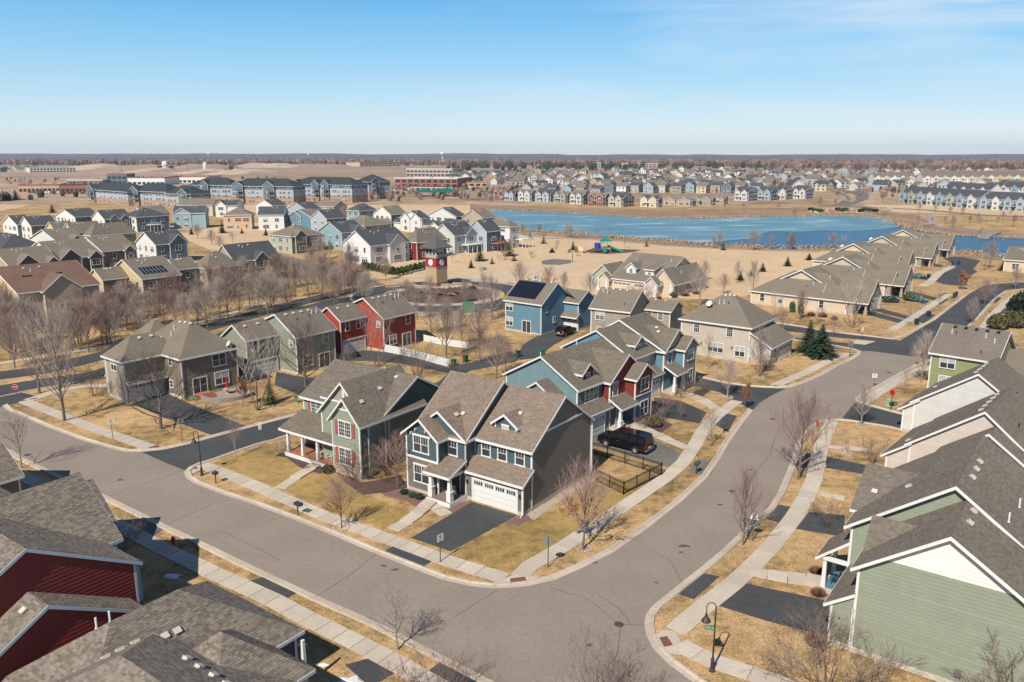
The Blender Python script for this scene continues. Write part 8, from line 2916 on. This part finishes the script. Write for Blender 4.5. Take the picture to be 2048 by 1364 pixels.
mailbox(432, 967, radians(-35), 2, 'pair of dark mailboxes on one post near the left street lamp')
mailbox(596, 1030, radians(-35), 3, 'cluster of dark mailboxes on the verge in front of the pale green house')
mailbox(1392, 948, radians(54), 3, 'cluster of green mailboxes on the verge opposite the fenced yard')
mailbox(1447, 866, radians(60), 2, 'dark mailboxes on the verge near the sky blue house')


def hydrant(u, v, label):
    x, y = at(u, v)
    root = empty('fire_hydrant', (x, y, 0), 0.5, label, 'fire hydrant')
    hm_ = mat('hydrant_red', (0.50, 0.03, 0.02), 0.4, 0)
    MB().lathe([(0.16, 0), (0.16, 0.05), (0.11, 0.07), (0.11, 0.5), (0.15, 0.52), (0.14, 0.6), (0.08, 0.7), (0.03, 0.76)], 12).obj('barrel', hm_, root)
    MB().tube((-0.2, 0, 0.42), (0.2, 0, 0.42), 0.06, 0.06, 8, 0, True).tube((0, -0.2, 0.4), (0, 0, 0.4), 0.07, 0.07, 8, 0, True).obj('outlet', hm_, root)
    MB().tube((0.15, 0.1, 0), (0.15, 0.1, 1.4), 0.012, 0.008, 5).obj('marker_rod', STEEL, root)


hydrant(347, 1089, 'red fire hydrant on the verge at the lower left')
hydrant(1634, 852, 'red fire hydrant at the corner near the tall reddish tree')
hydrant(1717, 665, 'red hydrant on the villa lawn corner')


def bin_(u, v, rz, col, label, open_=False):
    x, y = at(u, v)
    root = empty('wheelie_bin', (x, y, 0), rz, label, 'bin', 'wheelie bins')
    m = MB()
    b, t_ = 0.24, 0.31
    m.v = [(-b, -b, 0.08), (b, -b, 0.08), (b, b, 0.08), (-b, b, 0.08), (-t_, -t_, 1.0), (t_, -t_, 1.0), (t_, t_, 1.0), (-t_, t_, 1.0)]
    m.f = [(0, 3, 2, 1), (4, 5, 6, 7), (0, 1, 5, 4), (1, 2, 6, 5), (2, 3, 7, 6), (3, 0, 4, 7)]
    m.m = [0] * 6
    m.obj('body', col, root)
    MB().box(-0.34, -0.36, 1.0, 0.34, 0.34, 1.07).box(-0.28, 0.34, 0.98, 0.28, 0.42, 1.03).obj('lid', col, root)
    for s_ in (-1, 1):
        MB().tube((s_ * 0.22, 0.24, 0.12), (s_ * 0.3, 0.24, 0.12), 0.12, 0.12, 10, 0, True).obj('wheel', TIRE, root)


BG = mat('bin_green', (0.01, 0.16, 0.10), 0.5, 0)
BB = mat('bin_navy', (0.015, 0.035, 0.09), 0.5, 0)
BDG = mat('bin_dark_green', (0.03, 0.09, 0.05), 0.5, 0)
for u, v, c, lab in ((907, 732, BG, 'green wheelie bin at the end of the white fence, left one'), (931, 724, BDG, 'green wheelie bin beyond the white fence, right one'), (1036, 714, BDG, 'dark green bin at the left edge of the curving driveway'), (1084, 712, BG, 'bright green bin at the right edge of the curving driveway'),
                     (1833, 649, BB, 'navy bin tipped near the kerb of the upper right street'), (1857, 633, BB, 'navy bin by the kerb of the upper right street, upper one'), (1857, 556, BB, 'dark bin on the villa walk'), (1905, 530, BB, 'dark bin at the mouth of the private drive, left one'), (1917, 529, BB, 'dark bin at the mouth of the private drive, right one'), (1908, 596, BB, 'navy bin on the verge opposite the third villa'), (1912, 593, BB, 'navy bin beside another on the verge opposite the third villa')):
    bin_(u, v, (u * 0.37) % 3, c, lab)
# utility boxes
UG = mat('utility_green', (0.10, 0.22, 0.13), 0.6, 0.05)
UL = mat('utility_pale', (0.36, 0.50, 0.35), 0.6, 0.05)
for u, v, w1, h1, m_, lab in ((937, 625, 2.2, 2.0, UG, 'large dark green utility cabinet by the roundabout'), (1776, 811, 0.5, 0.8, UL, 'pale green utility pedestal beside the round red sign, left'), (1788, 813, 0.6, 0.6, UG, 'green utility box beside the round red sign, right'), (592, 806, 0.35, 0.9, UG, 'slim green utility pedestal behind the pale green house'), (775, 740, 0.4, 0.7, UG, 'green utility pedestal near the red house driveway'), (969, 541, 1.0, 0.8, UG, 'green utility box on the lawn beyond the clock tower')):
    x, y = at(u, v)
    root = empty('utility_box', (x, y, 0), 0.2, lab, 'utility box')
    MB().box(-w1 / 2 - .1, -w1 * .35 - .1, 0, w1 / 2 + .1, w1 * .35 + .1, 0.08).obj('pad', CONC, root)
    MB().box(-w1 / 2, -w1 * .35, 0.08, w1 / 2, w1 * .35, h1).obj('cabinet', m_, root)
    MB().box(-w1 / 2 - .04, -w1 * .35 - .04, h1, w1 / 2 + .04, w1 * .35 + .04, h1 + 0.06).obj('lid', m_, root)


# ---------------------------------------------------------------- fences
def picket(name, label, px, hgt, m_, post_m, panel, cat='fence'):
    P = [Vector(at(*p)) for p in px]
    root = empty(name, (P[0].x, P[0].y, 0), 0, label, cat)
    O = P[0]
    for a, b in zip(P[:-1], P[1:]):
        L = (b - a).length
        n = max(1, round(L / 2.4))
        d = (b - a).normalized()
        for i in range(n + 1):
            q = a + d * (L * i / n) - O
            MB().box(q.x - 0.05, q.y - 0.05, 0, q.x + 0.05, q.y + 0.05, hgt + 0.08).obj('post', post_m, root)
        rl = MB()
        for z in ((0.12, hgt * 0.5, hgt - 0.08) if panel else (0.1, hgt - 0.16, hgt - 0.02)):
            rl.beam((a - O).to_3d() + Vector((0, 0, z)), (b - O).to_3d() + Vector((0, 0, z)), 0.035, 0.05)
        rl.obj('rail', m_, root)
        st = 0.13 if not panel else 0.155
        k = int(L / st)
        pm = MB().box(-(0.009 if not panel else 0.07), -0.009, 0.08, (0.009 if not panel else 0.07), 0.009, hgt).mesh('picket', m_)
        ang = atan2(d.y, d.x)
        for i in range(k):
            q = a + d * (st * (i + 0.5)) - O
            inst('picket', pm, root, (q.x, q.y, 0), ang)
    return root


picket('metal_fence', 'black metal picket fence around the small yard behind the dark teal house', [(1181, 905), (1323, 950), (1247, 989), (1192, 962)], 1.25, BLACKM, BLACKM, False)
picket('white_fence', 'white board fence along the alley beside the bright red house', [(769, 704), (832, 717), (897, 735)], 1.3, WHITE, WHITE, True)
picket('white_fence', 'white board fence on the far side of the red house yard', [(848, 683), (885, 691), (940, 699)], 1.2, WHITE, WHITE, True)

# patio of the brown-grey house
h = H10
px_, py_ = h.loc(458, 800)
rt = empty('patio_wall', world(h, 6.5, 10.5), h.yaw, 'curved grey block seat wall around the patio of the brown-grey house', 'wall')
bk = MB().box(-0.2, -0.14, 0, 0.2, 0.14, 0.16).mesh('block', mat('patio_block', (0.27, 0.25, 0.23), 0.9, 0.2, 5))
for c in range(3):
    for i in range(22):
        a = -1.9 + i * 0.12 + (c % 2) * 0.06
        inst('block', bk, rt, (3.4 * cos(a), 3.4 * sin(a), c * 0.165), a + pi / 2)
sheet('patio', [world(h, 4.5, 7.0)[:2], world(h, 9.0, 7.2)[:2], world(h, 9.9, 10.5)[:2], world(h, 8.6, 13.0)[:2], world(h, 4.5, 13.4)[:2]], 0.03, mat('patio_paving', (0.33, 0.26, 0.22), 0.9, 0.25, 5), xy=True)
rt = empty('parasol', world(h, 6.3, 10.6), 0, 'closed red parasol on the patio', 'parasol')
MB().tube((0, 0, 0), (0, 0, 2.3), 0.025, 0.025, 6).obj('pole', STEEL, rt)
MB().lathe([(0.10, 0.9), (0.17, 1.0), (0.13, 1.6), (0.07, 2.2), (0.01, 2.35)], 9).obj('canopy', mat('parasol_red', (0.45, 0.015, 0.03), 0.8, 0.1), rt)
rt = empty('patio_table', world(h, 6.3, 10.6), 0, 'round stone-look table under the closed red parasol', 'table')
MB().lathe([(0.5, 0.68), (0.55, 0.70), (0.55, 0.74), (0.5, 0.75)], 16).obj('tabletop', STONEW, rt)
MB().lathe([(0.3, 0), (0.12, 0.1), (0.1, 0.68)], 10).obj('pedestal', STONEW, rt)
x, y = world(h, 4.9, 6.6)[:2]
o = MB()
for k in range(5):
    o.tube((0.3 * cos(k), 0.3 * sin(k), 0.05 + k * .03), (0.3 * cos(k + 1), 0.3 * sin(k + 1), 0.05 + k * .03), 0.05, 0.05, 5)
    o.tube((0.36 * cos(k + .5), 0.36 * sin(k + .5), 0.06 + k * .03), (0.36 * cos(k + 1.5), 0.36 * sin(k + 1.5), 0.06 + k * .03), 0.05, 0.05, 5)
o = o.obj('garden_hose', mat('hose_green', (0.03, 0.35, 0.22), 0.5, 0))
o.location = (x, y, 0)
prop(o, 'coiled green garden hose by the deck steps', 'hose')


# ---------------------------------------------------------------- park furniture
x, y = at(1211, 504)
PG_ = empty('playground', (x, y, 0), 0.3, 'green and blue play structure with slides in the park', 'playground')
GRN, BLU, TANR, PUR = mat('play_green', (0.01, 0.22, 0.17), 0.4, 0), mat('play_blue', (0.02, 0.06, 0.35), 0.4, 0), mat('play_rock', (0.55, 0.42, 0.24), 0.9, 0.2, 3), mat('play_plum', (0.16, 0.03, 0.10), 0.4, 0)
for sx in (-1.2, 1.2):
    for sy in (-1.2, 1.2):
        MB().tube((sx, sy, 0), (sx, sy, 3.6), 0.07, 0.07, 6).obj('post', TANR, PG_)
MB().box(-1.3, -1.3, 1.5, 1.3, 1.3, 1.62).box(-4.2, -1.3, 1.2, -1.3, 1.3, 1.32).obj('deck', GRN, PG_)
MB().poly([(-1.7, -1.7, 3.6), (1.7, -1.7, 3.6), (0, 0, 5.0)]).poly([(1.7, -1.7, 3.6), (1.7, 1.7, 3.6), (0, 0, 5.0)]).poly([(1.7, 1.7, 3.6), (-1.7, 1.7, 3.6), (0, 0, 5.0)]).poly([(-1.7, 1.7, 3.6), (-1.7, -1.7, 3.6), (0, 0, 5.0)]).obj('canopy', GRN, PG_)
for k, (ax, ay, bx, by, c) in enumerate(((1.3, -0.4, 5.2, -2.8, GRN), (1.3, 0.6, 5.0, 1.4, PUR), (-1.0, -1.3, -1.8, -5.0, GRN))):
    m = MB()
    for i in range(8):
        f, g_ = i / 8, (i + 1) / 8
        za, zb = 1.6 * (1 - f) ** 1.3 + 0.25, 1.6 * (1 - g_) ** 1.3 + 0.25
        m.tube((ax + (bx - ax) * f, ay + (by - ay) * f, za), (ax + (bx - ax) * g_, ay + (by - ay) * g_, zb), 0.42, 0.42, 10)
    m.obj('slide', c, PG_)
MB().lathe([(1.0, 1.4), (1.0, 3.0), (0.9, 3.1)], 12, -2.9, 0).obj('tube_panel', BLU, PG_)
MB().lathe([(1.6, 0), (1.9, 0.8), (1.2, 1.7), (0.3, 2.2)], 8, -8.5, 0.5).obj('climbing_rock', TANR, PG_)
x, y = at(1145, 525.5)
hp_ = empty('basketball_hoop', (x, y, 0), -0.6, 'dark basketball hoop with pale backboard at the park court', 'basketball hoop')
MB().tube((0, 0, 0), (0, 0, 3.3), 0.09, 0.08, 6).beam((0, 0, 3.2), (-1.1, 0, 3.4), 0.08, 0.1).obj('post', BLACKM, hp_)
MB().box(-1.2, -0.9, 2.9, -1.12, 0.9, 4.0).obj('backboard', mat('backboard', (0.45, 0.42, 0.40), 0.5, 0), hp_)
MB().tube((-1.45, 0, 3.05), (-1.45, 0, 3.09), 0.23, 0.23, 12).obj('rim', mat('rim_orange', (0.6, 0.15, 0.03), 0.5, 0), hp_)
x, y = at(867, 392)
gz = empty('picnic_shelter', (x, y, 0), 0.1, 'green-roofed open picnic shelter on the hill right of the apartments', 'shelter')
for k, (dx, dy_, w1) in enumerate(((-7, 0, 9), (5, -3, 9), (12, 3, 7))):
    MB().poly([(dx - w1, dy_ - w1, 3.2), (dx + w1, dy_ - w1, 3.2), (dx, dy_, 6.2)]).poly([(dx + w1, dy_ - w1, 3.2), (dx + w1, dy_ + w1, 3.2), (dx, dy_, 6.2)]).poly([(dx + w1, dy_ + w1, 3.2), (dx - w1, dy_ + w1, 3.2), (dx, dy_, 6.2)]).poly([(dx - w1, dy_ + w1, 3.2), (dx - w1, dy_ - w1, 3.2), (dx, dy_, 6.2)]).obj('roof', mat('shelter_green', (0.01, 0.14, 0.10), 0.5, 0.05), gz)
    for sx in (-1, 1):
        for sy in (-1, 1):
            MB().box(dx + sx * w1 * .8 - .2, dy_ + sy * w1 * .8 - .2, 0, dx + sx * w1 * .8 + .2, dy_ + sy * w1 * .8 + .2, 3.3).obj('post', STONEW, gz)
# pier and shore decks at the right of the pond
for i, (u0, v0, u1, v1, wd, lab) in enumerate(((1968, 478, 1992, 467, 3.5, 'angled wooden pier over the open water at the right'), (1868, 457, 1905, 461, 3, 'left grey boardwalk on the far shore'), (1914, 462, 1960, 466, 3, 'right grey boardwalk on the far shore'), (1840, 454, 1864, 452, 2.5, 'short grey boardwalk near the path bend'))):
    a, b = Vector(at(u0, v0)), Vector(at(u1, v1))
    d = (b - a).normalized()
    nn = Vector((-d.y, d.x)) * wd / 2
    root = empty('boardwalk' if i else 'pier', (a.x, a.y, 0), 0, lab, 'boardwalk' if i else 'pier')
    n = 12
    for k in range(n):
        p, q = (b - a) * (k / n), (b - a) * ((k + 0.94) / n)
        MB().slab([(p.x - nn.x, p.y - nn.y, 0.9), (q.x - nn.x, q.y - nn.y, 0.9), (q.x + nn.x, q.y + nn.y, 0.9), (p.x + nn.x, p.y + nn.y, 0.9)], 0.8).obj('deck_section', mat('boardwalk_grey', (0.27, 0.23, 0.21), 0.9, 0.1), root)
# stone outcrops on the far bank
r = random.Random(17)
for i in range(60):
    u = r.uniform(1620, 1790)
    x, y = at(u, r.uniform(416, 427))
    o = inst('boulder', rkm[i % 3], None, (x, y, 0), r.uniform(0, 6), (r.uniform(1.5, 3), r.uniform(1.5, 3), r.uniform(1, 2)))
    prop(o, 'pale boulder on the terraced far bank %s' % ('at the left end' if u < 1680 else 'in the middle' if u < 1740 else 'at the right end'), 'boulder', 'bank boulders')
for i, u in enumerate((1622, 1630, 1640, 1676, 1684, 1722, 1730, 1740, 1750, 1690)):
    shrub('green', u, 421 + (i % 3) * 1.5, 3.5, 1.6, 'dark low shrub on the terraced bank, %s' % ('left group' if u < 1650 else 'middle group' if u < 1700 else 'right group'), 'dark shrubs on the far bank')
sheet('road', [(1640, 378), (1668, 385), (1690, 392), (1692, 400), (1670, 408), (1655, 412), (1690, 413), (1712, 408), (1737, 398), (1738, 388), (1725, 380), (1700, 374), (1660, 370)], 0.05, ASPHM)
sheet('median', [(1665, 378), (1690, 384), (1712, 390), (1712, 400), (1697, 407), (1702, 397), (1692, 388), (1670, 382)], 0.07, LAWN)
strip('road', [(1640, 410), (1750, 415), (1850, 420), (1960, 430), (2100, 436)], 8, 0.055, ASPHM)
strip('path', [(1862, 449), (1868, 440), (1862, 432), (1850, 426)], 4, 0.065, PATH)
# walker on the path
x, y = at(1864, 442)
pr = empty('person', (x, y, 0), 0, 'person in dark clothing walking the path right of the pond', 'person')
me = bpy.data.meshes.new('body')
vv = [(0, 0, 0.95), (0, 0, 1.2), (0, 0, 1.45), (0, 0, 1.58), (0, 0, 1.7), (0.1, 0, 0.88), (0.14, 0.1, 0.5), (0.14, 0.2, 0.06), (0.14, 0.08, 0.03), (-0.1, 0, 0.88), (-0.14, -0.05, 0.5), (-0.14, -0.22, 0.1), (-0.14, -0.32, 0.05), (0.2, 0, 1.42), (0.27, -0.08, 1.15), (0.27, -0.02, 0.9), (-0.2, 0, 1.42), (-0.27, 0.08, 1.15), (-0.27, 0.14, 0.92)]
ee = [(0, 1), (1, 2), (2, 3), (3, 4), (0, 5), (5, 6), (6, 7), (7, 8), (0, 9), (9, 10), (10, 11), (11, 12), (2, 13), (13, 14), (14, 15), (2, 16), (16, 17), (17, 18)]
me.from_pydata(vv, ee, [])
me.materials.append(mat('dark_clothes', (0.04, 0.045, 0.06), 0.9, 0))
po = bpy.data.objects.new('body', me)
link(po, pr)
md = po.modifiers.new('Skin', 'SKIN')
rad = [.17, .18, .17, .07, .12, .10, .075, .05, .05, .10, .075, .05, .05, .08, .055, .045, .08, .055, .045]
for i, q in enumerate(rad):
    me.skin_vertices[0].data[i].radius = (q, q)
me.skin_vertices[0].data[0].use_root = True
po.modifiers.new('Sub', 'SUBSURF').levels = 1
# wrapped sapling
x, y = at(1690, 905)
o = tree('young2', 1690, 906, 873, 'tiny sapling with white wrapped trunk in a stone ring', SG, wide=1.2)
MB().tube((0, 0, 0.0), (0, 0, 1.6), 0.10, 0.09, 8).obj('trunk_wrap', WHITE, o)
o = tree('young', 1205, 692, 640, 'thin white-wrapped sapling behind the sky blue house', SG, wide=0.8)
# far skyline towers
for i, (u, w1, vt) in enumerate(((1688, 90, 311), (1706, 60, 312))):
    x, y = at(u, 316)
    y, x = 9000, 9000 * (u - 1024) * CP / F0
    o = MB().box(-w1 / 2, 0, 0, w1 / 2, 60, 34 + (3 - i) * 6).obj('office_tower', S['bgrey'])
    o.location = (x, y, 0)
    prop(o, ('pale blue office tower barely showing on the right horizon', 'smaller pale tower right of it on the horizon')[i], 'building')
# air: one even volume round everything
hz = MB().box(-7400, -200, -6, 7400, 8600, 130).obj('haze', WHITE)
hz['kind'] = 'stuff'
hm_ = bpy.data.materials.new('haze_air')
hm_.use_nodes = True
t = hm_.node_tree
t.nodes.clear()
oo = t.nodes.new('ShaderNodeOutputMaterial')
pv = t.nodes.new('ShaderNodeVolumePrincipled')
pv.inputs['Color'].default_value = (0.72, 0.83, 1.0, 1)
pv.inputs['Density'].default_value = 0.00006
pv.inputs['Anisotropy'].default_value = 0.2
t.links.new(pv.outputs[0], oo.inputs['Volume'])
hz.data.materials.clear()
hz.data.materials.append(hm_)
